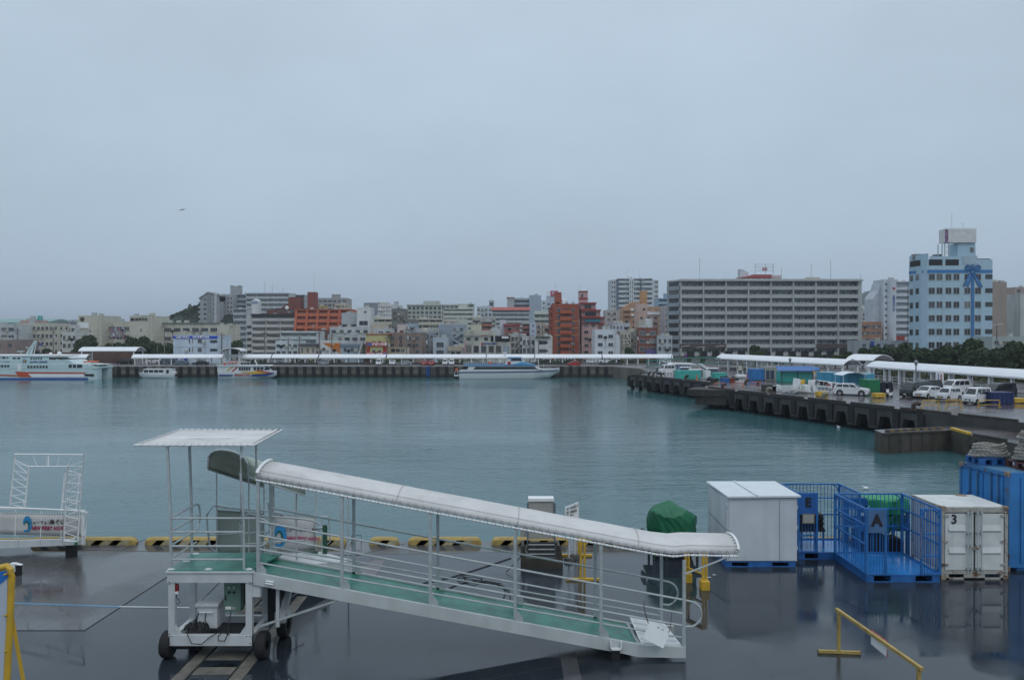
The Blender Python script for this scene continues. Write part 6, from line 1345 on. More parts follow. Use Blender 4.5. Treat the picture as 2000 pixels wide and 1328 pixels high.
b = MB(); b.add([(LX(121,r),F0+.65,LZ_(701.5)),(LX(134,r),F0+.65,LZ_(701.5)),(LX(134,r),F0+.65,LZ_(696.6)),(LX(120,r),F0+.65,LZ_(696.6))], [(0,1,2,3)]); b.build('aft_opening', GLASS, r, local=True)
b = MB()
b.add([(LX(79,r),F0-.03,LZ_(725)),(LX(194,r),F0-.03,LZ_(725.8)),(LX(191,r),F0-.03,LZ_(728.6)),(LX(79,r),F0-.03,LZ_(728))], [(0,1,2,3)])
b.add([(LX(58,r),F0-.04,LZ_(724.2)),(LX(79,r),F0-.04,LZ_(724.6)),(LX(91,r),F0-.04,LZ_(735)),(LX(67,r),F0-.04,LZ_(735))], [(0,1,2,3)])
b.add([(LX(-60,r),F0-.03,LZ_(727)),(LX(68,r),F0-.03,LZ_(731)),(LX(70,r),F0-.03,LZ_(734)),(LX(-60,r),F0-.03,LZ_(729))], [(0,1,2,3)])
b.build('zigzag_stripe', HRED, r, local=True)
bpart(r, 'waterline_stripe', HB, (LX(-70,r),LX(198,r),F0-.03,F0+.02,-.1,.38))
bpart(r, 'side_panel', WHITE2, (LX(82,r),LX(192,r),F0-.02,F0+.03,LZ_(734.6),LZ_(728.8)))
bpart(r, 'door', WHITE2, (LX(63,r),LX(70,r),F0-.0,F0+.04,LZ_(721.5),LZ_(710))); bpart(r, 'emblem', HB, (LX(73,r),LX(79.5,r),F0+.08,F0+.12,LZ_(707.5),LZ_(701)))
b = MB(); b.lathe([(0,-.02),(.3,-.02),(.3,0)], (LX(76.2,r),F0+.07,LZ_(704.2)), 16, 'y'); b.build('emblem_disc', mat('emblem_gold', (.5,.38,.06), .5), r, local=True)
text('QUEEN ZAMAMI', .62, HB, r, (LX(103,r),F0+.05,LZ_(706)), name='lettering', sx=.93, ext=.01, bold=.012, local=True)
text('クィーンざまみ', .38, HB, r, (LX(37,r),F0+.05,LZ_(705.5)), name='lettering', sx=1.05, ext=.01, local=True)
b = MB()
for s_ in (-.6,.6):
    b.tube([(LX(63,r),s_,LZ_(694)),(LX(80,r),s_*.5,LZ_(665.5))], .16, 5); b.tube([(LX(73,r),s_,LZ_(694)),(LX(80,r),s_*.5,LZ_(665.5))], .12, 5)
for i in range(6): z = i/6; b.tube([(LX(63+17*z,r),-.5,LZ_(694-28*z)),(LX(73+7*z,r),-.5,LZ_(694-28*z))], .07, 4)
b.bx(LX(45,r),LX(57,r),-.3,.3,LZ_(687),LZ_(685.6)); b.tube([(LX(51,r),0,LZ_(694)),(LX(51,r),0,LZ_(686))], .09, 5); b.tube([(LX(64,r),0,LZ_(694)),(LX(64,r),0,LZ_(678))], .05, 4); b.bx(LX(61,r),LX(67,r),-.3,.3,LZ_(679.5),LZ_(678.2)); b.build('mast', AQUA, r, local=True)
b = MB(); b.lathe([(0,.9),(.45,.7),(.5,.2),(.2,0)], (LX(126,r),0,LZ_(693.4)), 10); b.lathe([(0,.7),(.35,.55),(.4,.1),(.2,0)], (LX(109,r),0,LZ_(693.4)), 10); b.build('radome', WHITE2, r, local=True, smooth=True)
b = MB(); b.add([(LX(86,r),0,LZ_(674)),(LX(91,r),0.1,LZ_(669)),(LX(92.5,r),.1,LZ_(672)),(LX(88,r),0,LZ_(676))], [(0,1,2,3)]); b.tube([(LX(86.5,r),0,LZ_(694)),(LX(86,r),0,LZ_(672))], .03, 4); b.build('flag', HB, r, local=True)
b = MB(); b.tube([(LX(172,r),F0+.3,LZ_(706)),(LX(216,r),F0+.3,LZ_(711))], .06, 4); b.tube([(LX(216,r),F0+.3,LZ_(711)),(LX(216,r),F0+.3,LZ_(719))], .05, 4); b.tube([(LX(186,r),F0+.3,LZ_(711.5)),(LX(217,r),F0+.3,LZ_(711))], .05, 4); b.bx(LX(186,r),LX(216,r),F0+.3,3.6,LZ_(711.4),LZ_(711)); b.build('aft_railing', WHITE2, r, local=True)
bpart(r, 'life_raft', ORANGE, (LX(178,r),LX(198,r),-1.5,1.5,LZ_(707.5),LZ_(705)), bevel=.1); bpart(r, 'stern_recess', DARK, (LX(191,r),LX(209,r),F0-.02,F0+.06,LZ_(733),LZ_(728.8)))

r.location.x -= 1.3
# ================================================================ RIGHT PIER : canopies and objects
def path_roof(name, label, A, Bp, w, ze, rise, ncol, cat='walkway', colr=.17, grp=None, colside=(-1,1), post_in=.5):
    A = Vector((A[0],A[1],0)); Bp = Vector((Bp[0],Bp[1],0)); t = Bp-A; L_ = t.length; t.normalize(); nr = Vector((-t.y,t.x,0))
    r = thing(name, label, cat, (*((A+Bp)/2)[:2], 0), grp, math.atan2(t.y,t.x))
    arc_roof(-L_/2, L_/2, -w/2, w/2, ze, rise, .12, 10).build('roof', ROOFW, r, local=True, smooth=True)
    b = MB()
    for s_ in (-1,1): b.bx(-L_/2, L_/2, s_*w/2-.1, s_*w/2+.1, ze-.2, ze+.03)
    b.build('gutter', ROOFW, r, local=True)
    src = None
    for i in range(ncol):
        x = -L_/2+.8+(L_-1.6)*i/max(1,ncol-1)
        for s_ in colside:
            if src is None: q = MB(); q.bx(-colr,colr,-colr,colr,0,ze-.1); src = q.build('column', WHITE2, r, local=True); src.location = (x,s_*(w/2-post_in),0)
            else: inst(src, (x,s_*(w/2-post_in),0), r)
    return r
path_roof('walkway', 'white barrel roofed walkway along the pier, left long section', (50.2,186), (62.6,144), 4.2, 2.65, .95, 12, grp=None)
path_roof('walkway', 'white barrel roofed walkway along the pier, right section nearest the viewer', (64.6,138.5), (70.5,78), 4.4, 2.55, .95, 15, grp=None)
r = thing('crossing_canopy', 'raised white curved canopy between the two pier walkway sections', 'canopy', (67,147,0), rz=R(-62))
arc_roof(-3.0,3.0,-2.9,2.9,3.45,1.0,.12,10).build('roof', ROOFW, r, local=True, smooth=True)
for x, y in ((1.2,-2.0),(-.8,1.9)):
    b = MB(); b.bx(x-.28,x+.28,y-.28,y+.28,0,3.6); b.build('column', WHITE2, r, local=True)
b = MB()
for k in range(2): b.tube([(63,140,.6+.45*k),(66.3,104,.6+.45*k),(68.3,80,.6+.45*k)], .05, 5)
for i in range(14): y = 140-i*4.3; x = 63+(140-y)*.09; b.tube([(x,y,0),(x,y,1.05)], .05, 5)
tag(b.build('handrail', WHITE2), 'long white two bar handrail beside the right pier walkway', 'handrail')
def lamp(px, pyb, pyt, label):
    v = P(px,pyb,0); r = thing('street_lamp', label, 'street lamp', (v.x,v.y,0), 'lantern lamps on the pier'); h = ZY(pyt, v.y)
    b = MB(); b.tube([(0,0,0),(0,0,h-.9)], .09, 8); b.tube([(0,0,0),(0,0,.6)], .14, 8); b.build('post', mat('lamp_grey', (.22,.25,.27), .5), r, local=True, smooth=True)
    b = MB(); b.lathe([(.10,h-.9),(.16,h-.85),(.28,h-.4),(.34,h-.38),(.10,h-.08),(0,h)], (0,0,0), 8); b.build('lantern', mat('lantern_glass', (.20,.24,.26), .3), r, local=True)
lamp(1543,737,698,'lantern lamp post rising through the left pier walkway roof'); lamp(1665,752,700,'lantern lamp post beside the raised canopy'); lamp(1789,764,702,'lantern lamp post in front of the right walkway above the dark grey van')
def crate(name, label, cat, px0, px1, pyb, pyt, m, dep=2.2, ribs=0, grp=None, mside=None, Yb=None, lid=None, doors=0):
    v0 = P(px0, pyb, 0); Y = v0.y; X0, X1 = XY(px0,Y), XY(px1,Y); zt = ZY(pyt,Y)
    r = thing(name, label, cat, ((X0+X1)/2, Y, .004), grp); b = MB(); b.bx(X0,X1,Y,Y+dep,.08,zt); b.bx(X0+.1,X1-.1,Y+.1,Y+dep-.1,0,.08)
    if ribs:
        for i in range(ribs): x = X0+(X1-X0)*(i+.5)/ribs; b.bx(x-.06,x+.06,Y-.05,Y,.12,zt-.1)
        for i in range(3): y = Y+dep*(i+.5)/3; b.bx(X0-.05,X0,y-.07,y+.07,.12,zt-.1)
    b.build('body', m, r)
    b = MB(); b.bx(X0-.05,X1+.05,Y-.06,Y+dep+.05,zt,zt+.09); b.build('lid', lid or m, r)
    for i in range(doors):
        w_ = (X1-X0)/doors; x = X0+w_*i; q = MB(); q.bx(x+.06,x+w_-.06,Y-.04,Y,.2,zt-.1); d_ = q.build('door', m, r); q = MB(); q.bx(x+w_*.8,x+w_*.8+.05,Y-.1,Y-.04,zt*.45,zt*.6); q.build('handle', GALV, d_)
    return r
crate('locker_row','row of teal portable lockers near the tip of the pier','lockers',1322,1369,741,725,TEAL,2.5,0,doors=6)
crate('locker_box','single teal locker box behind the dark pile','locker',1395,1420,743,729.5,TEAL,2.2,doors=1)
crate('blue_container','blue ribbed container left of the grey glass door cabinet','container',1469,1493,743,722,BLUEC,2.6,6)
r = crate('ticket_cabin','grey cabin with two glass doors beside the blue ribbed container','cabin',1494,1524,743,717.5,GREYCAB,2.6)
Y = r.location.y
for a, c in ((1496.5,1503),(1505,1512)): b = MB(); b.bx(XY(a,Y),XY(c,Y),Y-.05,Y,.25,ZY(723,Y)); b.build('glass_door', mat('lilac_glass', (.06,.07,.13), .15), r)
r = crate('locker_row','dark teal lockers standing under the blue awning','lockers',1525,1586,746.5,727,TEAL,2.4,0,doors=11)
Y = P(1525,746.5).y
r = thing('awning', 'blue sloping awning with yellow end triangles over the dark teal lockers', 'awning', (XY(1562,Y), Y, 0))
b = MB(); z0, z1 = ZY(724,Y), ZY(717,Y); b.add([(XY(1515,Y),Y-.9,z0),(XY(1582,Y),Y-1.1,z0-.05),(XY(1588,Y),Y+2.2,z1),(XY(1524,Y),Y+2.2,z1)], [(0,1,2,3)]); b.add([(XY(1582,Y),Y-1.1,z0-.05),(XY(1608,Y),Y+1.4,z0-.1),(XY(1608,Y),Y+2.0,z1-.2),(XY(1588,Y),Y+2.2,z1)], [(0,1,2,3)])
o = b.build('roof_sheet', mat('awning_blue', (.035,.13,.36), .5, 0, .1), r); so = o.modifiers.new('s','SOLIDIFY'); so.thickness = .1
b = MB()
for a, yy in ((1586,-.3),(1607,1.0)): b.prism([(XY(a-3.5,Y),z0-.02),(XY(a+3.5,Y),z0-.02),(XY(a,Y),z0-.5)], Y+yy-.6, Y+yy-.5, 'y')
b.build('yellow_triangle', YEL, r)
b = MB()
for a in (1524,1555,1583): b.bx(XY(a,Y),XY(a,Y)+.1,Y-.7,Y-.6,0,z0)
b.build('post', DARK, r)
A = P(1595,757,0); Bq = P(1692,762.5,0); rz_ = math.atan2(Bq.y-A.y, Bq.x-A.x)
r = thing('long_container', 'long sky blue container row behind the white gangway and car', 'container', ((A.x+Bq.x)/2,(A.y+Bq.y)/2,0), rz=rz_)
L_ = (Bq-A).length; zt = ZY(727.5,A.y)
b = MB(); b.bx(-L_/2,L_/2,0,2.4,.1,zt); b.build('body', CYAN, r, local=True)
b = MB(); b.bx(-L_/2-.05,L_/2+.05,-.08,2.45,zt,zt+.1); b.build('roof', mat('pale_sky_blue', (.22,.44,.56), .5), r, local=True)
for i in range(6): q = MB(); w_ = L_/6; q.bx(-L_/2+i*w_+.08,-L_/2+(i+1)*w_-.08,-.06,0,.2,zt-.12); q.build('panel', CYAN, r, local=True)
crate('green_container','plain green container right of the long sky blue row','container',1693,1719,766.5,743,GREENC,2.4,8)
r = thing('tarped_stack','two black tarpaulin covered bundles beside the green container','bundle', gp(1733,766))
b = MB(); Y = P(1733,766).y
for x0, x1 in ((1719.5,1732),(1732.5,1746)): b.prism([(XY(x0,Y),0),(XY(x1,Y),0),(XY(x1,Y)-.1,ZY(748,Y)),(XY(x1-3,Y),ZY(745.5,Y)),(XY(x0+3,Y),ZY(745,Y)),(XY(x0,Y)+.05,ZY(749,Y))], Y, Y+1.8, 'y')
b.build('tarpaulin', mat('black_tarpaulin', (.014,.018,.028), .4, 0, .5, 2, 0, 0, .8), r, bevel=.12)
crate('navy_crate','navy blue waste crate behind the right pier barrier','crate',1937,1981,790,768,NAVY,2.0,5)
for i, (a, c, pb, pt_, lb) in enumerate(((1598,1619,775,765,'yellow ballast block in front of the white pier gangway'),(1710,1730,777.5,768,'yellow ballast block left of the scooter'),(1982,2012,788,778,'yellow ballast block at the right edge beside the navy crate'))):
    v = P(a,pb,0); Y = v.y; b = MB(); b.bx(XY(a,Y),XY(c,Y),Y,Y+1.1,.1,ZY(pt_,Y)); b.bx(XY(a,Y)+.15,XY(a,Y)+.4,Y+.1,Y+1,0,.1); b.bx(XY(c,Y)-.4,XY(c,Y)-.15,Y+.1,Y+1,0,.1); o = b.build('ballast_block', YEL, bevel=.02); tag(o, lb, 'ballast block', 'yellow ballast blocks')
def bin_(lb, a, c, pb, pt_, m):
    v = P(a,pb,0); Y = v.y; r = thing('waste_bin', lb, 'bin', (XY((a+c)/2,Y),Y,0)); b = MB(); b.bx(XY(a,Y),XY(c,Y),Y,Y+1.1,0,ZY(pt_,Y)); b.build('body', m, r)
    b = MB(); b.bx(XY(a,Y)-.04,XY(c,Y)+.04,Y-.05,Y+1.15,ZY(pt_,Y)-.12,ZY(pt_,Y)+.02); b.build('rim', m, r)
bin_('small blue bin left of its neighbour on the pier',1410,1418,748,738.5,BLUED); bin_('small blue bin touching the rusty red bin',1418.5,1424.5,748,738.5,BLUED); bin_('rusty red bin beside the blue bins',1425,1436,748,739,mat('rust_red', (.18,.035,.02), .6, 0, .4, 3, .4))
r = thing('net_pile','heap of dark nets and gear against the single teal locker','net pile', gp(1402,746)); b = MB(); q_ = random.Random(4)
for i in range(26): x,y = q_.uniform(-1.8,3.2), q_.uniform(-.6,.9); b.lathe([(0,.5),(.3,.35),(.4,.0)], (x,y,q_.uniform(0,.6)), 6)
b.build('netting', mat('dark_net', (.03,.035,.03), .9, 0, .5, 6), r, local=True)
r = thing('mobile_board','white notice board standing on a low white trolley','notice board', gp(1448,738)); Y = r.location.y
b = MB(); b.bx(XY(1438,Y),XY(1456,Y),Y-.8,Y+.8,.1,ZY(731.5,Y)); b.build('base', WHITE2, r, bevel=.08)
b = MB(); b.bx(XY(1440,Y),XY(1452,Y),Y,Y+.08,ZY(723,Y),ZY(713.5,Y)); b.build('panel', mat('board_cream', (.5,.48,.4), .6, 0, .4, 3), r)
b = MB(); 
for x in (1441,1451): b.bx(XY(x,Y)-.06,XY(x,Y)+.06,Y,Y+.1,0,ZY(713.5,Y))
b.build('post', WHITE, r)
def cone(px, pyb, h, lb): v = P(px,pyb,0); b = MB(); b.lathe([(0,h),(.05,h),(.16,.05)], (v.x,v.y,0), 10); b.bx(v.x-.22,v.x+.22,v.y-.22,v.y+.22,0,.06); tag(b.build('traffic_cone', ORANGE), lb, 'cone', 'orange cones')
cone(1459.5,741,1.1,'tall orange cone right of the white notice board'); cone(1361,742,1.0,'orange cone in front of the teal locker row'); cone(1320,738,.9,'orange post cone left of the teal locker row')
def orail(x0, x1, pyb, pyt, m, lb, grp, mid=True, bars=0, rz=0):
    v = P(x0,pyb,0); Y = v.y; X0, X1 = XY(x0,Y), XY(x1,Y); h = ZY(pyt,Y); b = MB(); b.tube([(X0,Y,0),(X0,Y,h-.08),(X0+.08,Y,h),(X1-.08,Y,h),(X1,Y,h-.08),(X1,Y,0)], .045, 6)
    if mid: b.tube([(X0,Y,h*.35),(X1,Y,h*.35)], .035, 5)
    for i in range(bars): x = X0+(X1-X0)*(i+1)/(bars+1); b.tube([(x,Y,h*.35),(x,Y,h)], .025, 4)
    for x in (X0,X1): b.beam((x,Y-.3,.03),(x,Y+.3,.03),.07,.06)
    o = b.build('barrier', m); tag(o, lb, 'barrier', grp)
orail(1395.5,1416.5,758,747.5,ORANGE,'orange pipe barrier nearest the cantilevered pier nose','orange barriers'); orail(1431.5,1452,756,747,ORANGE,'orange pipe barrier in front of the rusty red bin','orange barriers'); orail(1468.5,1489.5,755,746.5,ORANGE,'orange pipe barrier before the blue ribbed container','orange barriers')
orail(1801.5,1834,797.5,781.5,YEL,'yellow slatted barrier in front of the low white hatchback','yellow barriers on the pier',bars=9); orail(1848,1879,796.5,781,YEL,'yellow slatted barrier in front of the boxy white car','yellow barriers on the pier',bars=9); orail(1911.5,1953,795,781.5,YEL,'plain yellow barrier in front of the white small panel van','yellow barriers on the pier',mid=True)
def bollard(px, pyb, s_, m, lb, Z=0):
    v = P(px,pyb,Z); b = MB(); b.tube([(v.x,v.y,Z),(v.x,v.y,Z+.45*s_),(v.x+.08*s_,v.y-.05,Z+.62*s_),(v.x+.3*s_,v.y-.12,Z+.70*s_),(v.x+.55*s_,v.y-.2,Z+.62*s_)], .2*s_, 10); b.lathe([(.32*s_,0),(.32*s_,.08),(.2*s_,.1)], (v.x,v.y,Z), 12)
    o = b.build('mooring_bollard', m, smooth=True); tag(o, lb, 'bollard', 'mooring bollards')
BOL = mat('rusty_bollard', (.06,.035,.025), .7, 0, .4, 4); BOLG = mat('grey_bollard', (.22,.20,.17), .7, 0, .3, 4)
for a in ((1250,733.5,.9,BOL,'dark bollard nearest the pier tip'),(1267,733,.9,BOL,'second dark bollard from the pier tip'),(1276,733,.9,BOL,'third dark bollard from the pier tip, bent right'),(1291,736.5,1.0,BOL,'leaning dark bollard left of the white rail frame'),(1339,741,1.0,BOL,'black bollard before the middle of the teal locker row'),
          (1411,760,1.05,BOL,'black bollard right at the corner of the pier nose'),(1456,751,1.0,BOL,'black bollard between the orange barriers'),(1480,753,1.0,BOL,'rusty bollard in front of the blue ribbed container'),
          (1498,769,1.1,BOLG,'grey bollard in front of the dark square block'),(1607,781,1.15,BOLG,'grey bollard in front of the yellow ballast block'),(1784,802,1.15,BOL,'large rusty bollard at the pier edge before the white cars')): bollard(*a)
b = MB(); v = P(1492,765,0); b.bx(v.x,v.x+1.75,v.y,v.y+1.2,0,.95); tag(b.build('dark_block', mat('mossy_block', (.05,.045,.035), .8, 0, .4)), 'dark square concrete block behind the grey bollard', 'block')
crate('white_chest','white storage chest beside the dark square block','chest',1510,1526,765,754,WHITE2,1.2)
r = thing('rail_frame','low white pipe frame stand left of the teal locker row','frame', gp(1305,735)); b = MB()
for i in range(5): b.tube([(-1.0+i*.6,0,0),(-1.0+i*.6,0,.9)], .06, 5)
b.tube([(-1,0,.9),(1.4,0,.9)], .06, 5); b.tube([(-1,0,.5),(1.4,0,.5)], .05, 5); b.build('pipes', WHITE2, r, local=True)
Y = P(1560,768).y
r = thing('boarding_ramp','white and yellow boarding ramp lying on the pier with a red arrow and black characters','gangway', (XY(1575,Y),Y,0))
def q2(x, y, dy=0): return (XY(x,Y+dy), Y+dy, ZY(y,Y+dy))
b = MB()
for dy in (0,1.5):
    b.beam(q2(1545,760,dy), q2(1628,770,dy), .15, .35)
    b.tube([q2(1525,756,dy), q2(1555,755,dy), q2(1565,742,dy)], .06, 5); b.tube([q2(1597,743,dy), q2(1640,749,dy)], .07, 5)
    for i in range(7): b.tube([q2(1597+i*7,743+i,dy), q2(1597+i*7,764+i*.8,dy)], .05, 5)
    for i in range(4): b.tube([q2(1597,748+i*4.5,dy), q2(1640,754+i*4.2,dy)], .045, 5)
b.build('ramp_frame', WHITE2, r)
b = MB(); b.prism([q2(1556,759)[::2],q2(1558.5,740)[::2],q2(1561.5,740)[::2],q2(1564,759)[::2],q2(1561.5,759)[::2],q2(1560,750)[::2],q2(1558.5,759)[::2]], Y-.2, Y+1.7, 'y'); b.bx(XY(1571,Y),XY(1582,Y),Y-.3,Y+1.5,.2,ZY(752,Y)); b.prism([q2(1590,774)[::2],q2(1582,742)[::2],q2(1586,742)[::2],q2(1594,774)[::2]], Y-.4, Y-.1, 'y'); b.bx(XY(1586,Y),XY(1596,Y),Y,Y+1.4,.3,ZY(743,Y)); b.build('end_frame', WHITE2, r)
b = MB(); b.bx(XY(1566,Y),XY(1581,Y),Y+1.6,Y+1.7,ZY(751,Y),ZY(742.5,Y)); b.build('yellow_mesh', YEL, r)
b = MB(); b.add([q2(1553,761,0),q2(1570,762,0),q2(1570,758,1.5),q2(1558,758,1.5)], [(0,1,2,3)]); b.build('green_step', GREENC, r)
b = MB(); b.bx(XY(1525,Y),XY(1550,Y),Y,Y+1.4,.35,.6)
for i in range(6): b.tube([(XY(1527+i*4,Y),Y,0),(XY(1527+i*4,Y),Y,1.0)], .06, 5)
b.tube([(XY(1525,Y),Y,1.0),(XY(1551,Y),Y,1.05)], .06, 5); b.build('lower_landing', WHITE, r)
a = Vector(q2(1597,745,-.15)); c = Vector(q2(1638,751,-.15)); an = math.atan2(c.z-a.z, c.x-a.x)
b = MB(); h_ = .85; b.beam(a-Vector((0,0,.25)), c-Vector((0,0,.25)), .06, h_); b.build('name_board', WHITE2, r)
def on_board(u, body, m, s_): p = a.lerp(c,u)+Vector((0,-.06,-.22)); return text(body, s_, m, r, p, rot=(R(90),-an,0), bold=.02)
on_board(.18,'渡嘉敷',LETB,.62); on_board(.78,'泊',LETB,.62)
b = MB(); p0 = a.lerp(c,.42)+Vector((0,-.08,-.22)); p1 = a.lerp(c,.62)+Vector((0,-.08,-.22)); d_ = (p1-p0).normalized(); u_ = Vector((-d_.z,0,d_.x)); b.beam(p0+d_*.15,p1-d_*.15,.02,.10); b.add([p0,p0+d_*.25+u_*.2,p0+d_*.25-u_*.2],[(0,1,2)]); b.add([p1,p1-d_*.25+u_*.2,p1-d_*.25-u_*.2],[(0,1,2)]); b.build('red_arrow', TAIL, r)
b = MB()
for i in range(3): b.tube([(XY(1523+i*8,Y),Y-1.2-i*.3,.2),(XY(1540+i*8,Y),Y-1.6,.55),(XY(1570,Y),Y-1.7,.25)], .16, 6)
tag(b.build('folded_canvas', mat('grey_canvas', (.35,.35,.34), .8, 0, .2)), 'folded grey canvas rolls lying before the boarding ramp', 'canvas')
r = thing('small_shelter','small free standing white canopy on thin posts behind the white car','shelter', gp(1662,762)); Y = r.location.y
arc_roof(-1.9,1.6,-1.6,1.6,2.25,.45,.05,8,axis='y').build('roof', ROOFW, r, local=True, smooth=True)
for x in (-1.7,1.4):
    for y in (-1.4,1.4): b = MB(); b.tube([(x,y,0),(x,y,2.25)], .04, 6); b.build('post', WHITE2, r, local=True)
Y = P(1836,763).y
r = thing('vertical_banner','tall white banner with blue and red vertical lettering behind the cars','banner', (XY(1836,Y),Y,0)); b = MB(); b.bx(XY(1828.5,Y),XY(1843.5,Y),Y,Y+.06,ZY(752,Y),ZY(724.5,Y)); b.build('cloth', WHITE2, r)
sign_text(r, 'フェリーとかしき', 1833, 738.5, 2.9, LETBL, yo=-.05, vertical=True, bold=.01); sign_text(r, 'とかしき', 1838.5, 736.5, 3.6, TAIL, yo=-.05, vertical=True, bold=.01)
b = MB()
for x in (1830,1842): b.tube([(XY(x,Y),Y+.1,0),(XY(x,Y),Y+.1,ZY(725,Y))], .04, 5)
b.build('pole', GALV, r)
def noparking(px, pyb, pyd, lb, rr=.33):
    v = P(px,pyb,0); r = thing('road_sign', lb, 'road sign', (v.x,v.y,0)); h = ZY(pyd,v.y); b = MB(); b.tube([(0,0,0),(0,0,h+rr)], .04, 6); b.build('pole', GALV, r, local=True)
    b = MB(); b.lathe([(0,-.06),(rr,-.06),(rr,-.03)], (0,0,h), 18, 'y'); b.lathe([(rr*.78,-.065),(rr*.98,-.065)], (0,0,h), 18, 'y', 1); b.M = Matrix.Translation((0,-.065,h)) @ Matrix.Rotation(R(45),4,'Y'); b.bx(-rr*.85,rr*.85,-.004,.0,-rr*.1,rr*.1,1); b.M = None; b.build('disc', [LETBL, TAIL], r, local=True)
    b = MB(); b.bx(-rr*.5,rr*.5,-.06,-.03,h-rr*2.6,h-rr*1.2); b.build('arrow_plate', LETBL, r, local=True)
noparking(1893.5,762,736,'round no parking sign behind the white small panel van'); noparking(1340,715,694,'round no parking sign between the two olive trees',.36)
r = thing('tilted_notice','tilted white and blue notice behind the dark van','notice', gp(1949,768)); b = MB(); b.M = Matrix.Rotation(R(-25),4,'X'); b.bx(-.55,.55,-.03,.03,.5,1.5); b.build('board', WHITE2, r, local=True); b = MB(); b.M = Matrix.Rotation(R(-25),4,'X'); b.bx(-.5,-.2,-.05,-.03,.6,1.4); b.build('blue_panel', LETBL, r, local=True)
r = thing('footbridge','low green truss railed bridge at the root of the pier','bridge', (45,190,0)); 
A = Vector((33,194,0)); Bq = Vector((62,178,0)); b = MB(); b.beam((*A[:2],.0),(*Bq[:2],.3),3,.5); b.build('deck', mat('bridge_concrete', (.2,.2,.19), .8), r)
b = MB(); n = 26; pts = []
for i in range(n+1):
    p = A.lerp(Bq,i/n); zc = 0.4+1.0*math.sin(math.pi*i/n); pts.append(Vector((p.x,p.y-1.5,zc)))
up = Vector((0,0,1.3)); b.tube([p+up for p in pts], .09, 5); b.tube(pts, .12, 5)
for i in range(n): b.tube([pts[i], pts[i+1]+up], .05, 4); b.tube([pts[i]+up, pts[i]], .06, 4)
b.tube([p+Vector((1.2,2.6,1.3)) for p in pts], .09, 5)
b.build('truss_railing', mat('bridge_green', (.04,.20,.17), .5), r)
Y = 172
r = thing('striped_kiosk','blue and white striped kiosk with a white roof behind the teal lockers','kiosk', (XY(1328,Y),Y,0)); b = MB(); X0,X1 = XY(1311,Y),XY(1349,Y)
for i in range(14): x = X0+(X1-X0)*i/14; b.bx(x,x+(X1-X0)/14,Y,Y+3,0,ZY(712,Y),i%2)
b.build('body', [mat('kiosk_blue', (.10,.25,.52), .5), mat('kiosk_white', (.5,.55,.62), .5)], r)
b = MB(); b.prism([(X0-.4,ZY(712,Y)),(X1+1.6,ZY(712.5,Y)),(X1+.5,ZY(709.5,Y)),(X0+.2,ZY(709,Y))], Y-.8, Y+3.6, 'y'); b.build('roof', ROOFW, r)
r = thing('covered_steps','white covered sloping steps behind the lockers','covered steps', (XY(1375,165),165,0)); Y = 165; b = MB()
b.add([q for y in (Y-.8,Y+.8) for q in [(XY(1364,Y),y,ZY(711,Y)),(XY(1370,Y),y,ZY(710.5,Y)),(XY(1386,Y),y,ZY(720.5,Y)),(XY(1380,Y),y,ZY(722.5,Y))]], [(0,1,2,3),(7,6,5,4),(0,4,5,1),(1,5,6,2),(2,6,7,3),(3,7,4,0)]); b.build('roof', ROOFW, r)
b = MB(); 
for x in (1366,1374,1383): b.tube([(XY(x,Y),Y,0),(XY(x,Y),Y,ZY(712+(x-1366)*.5,Y))], .07, 5)
b.build('post', WHITE2, r)
for nm, lb, x0, x1, yt, yb, Y in (('moored_boat','low white boat roof seen right of the covered steps',1381,1403,718.5,723,160),('moored_boat','slim white boat roof left of the covered steps',1328,1350,716.5,720.5,168),('moored_boat','white boat canopy just behind the teal locker row',1346,1372,720.5,724,158)):
    r = thing(nm, lb, 'boat', (XY((x0+x1)/2,Y),Y,0), 'white boat canopies behind the pier'); b = MB(); b.prism([(XY(x0,Y),ZY(yt+1.5,Y)),(XY(x0+3,Y),ZY(yt,Y)),(XY(x1-2,Y),ZY(yt,Y)),(XY(x1,Y),ZY(yt+2,Y))], Y-1, Y+1, 'y'); b.build('roof', ROOFW, r, bevel=.05)
    b = MB(); b.bx(XY(x0+3,Y),XY(x1-3,Y),Y-.8,Y+.8,.05,ZY(yt+1.8,Y)); b.build('cabin', PBL, r)
r = crate('grey_van_box','pale grey machine box right of the teal locker row','machine',1378,1388,740,725,WHITE2,1.5,doors=1)
vehicle('van','van','small white pickup van left of the teal lockers','van', gp(1302,730), R(20), PW)
crate('dark_stack','dark draped stack left of the white pickup van','stack',1285,1297,730,721,mat('dark_drape', (.05,.06,.08), .7),2)
for px, pb, pt_, lb in ((1312,712,694,'tall grey post beside the end of the far walkway'),(1405,716,676,'slim dark post in front of the giant block'),(1368,712,678,'thin lamp column left of the slim dark post'),(1337.5,712,676,'thin lamp column beside the olive trees'),(1947,700,634,'tall lamp column before the beige slab'),(1773,690,560,'tall thin mast in front of the white balcony wing')):
    Y = 205 if px < 1900 else 185; x = XY(px,Y); r = thing('street_lamp', lb, 'street lamp', (x,Y,0)); b = MB(); h = ZY(pt_,Y); b.tube([(0,0,0),(0,0,h)], .1, 6); b.build('pole', mat('dark_pole', (.07,.075,.08), .6), r, local=True); b = MB(); b.tube([(-1.0,0,h-.15),(1.0,0,h+.1)], .06, 5); b.bx(.7,1.3,-.15,.15,h+.05,h+.18); b.build('lamp_head', WHITE, r, local=True)
r = thing('traffic_signal','white round lamp signal post at the left end of the pier walkway','traffic signal', (XY(1410,186),186,0)); b = MB(); h = ZY(690,186); b.tube([(0,0,0),(0,0,h)], .08, 6); b.build('pole', WHITE, r, local=True)
b = MB()
for k in range(4): b.lathe([(0,.3),(.28,.2),(.28,-.2),(0,-.3)], (0,-.1,h-.3-k*.55), 10)
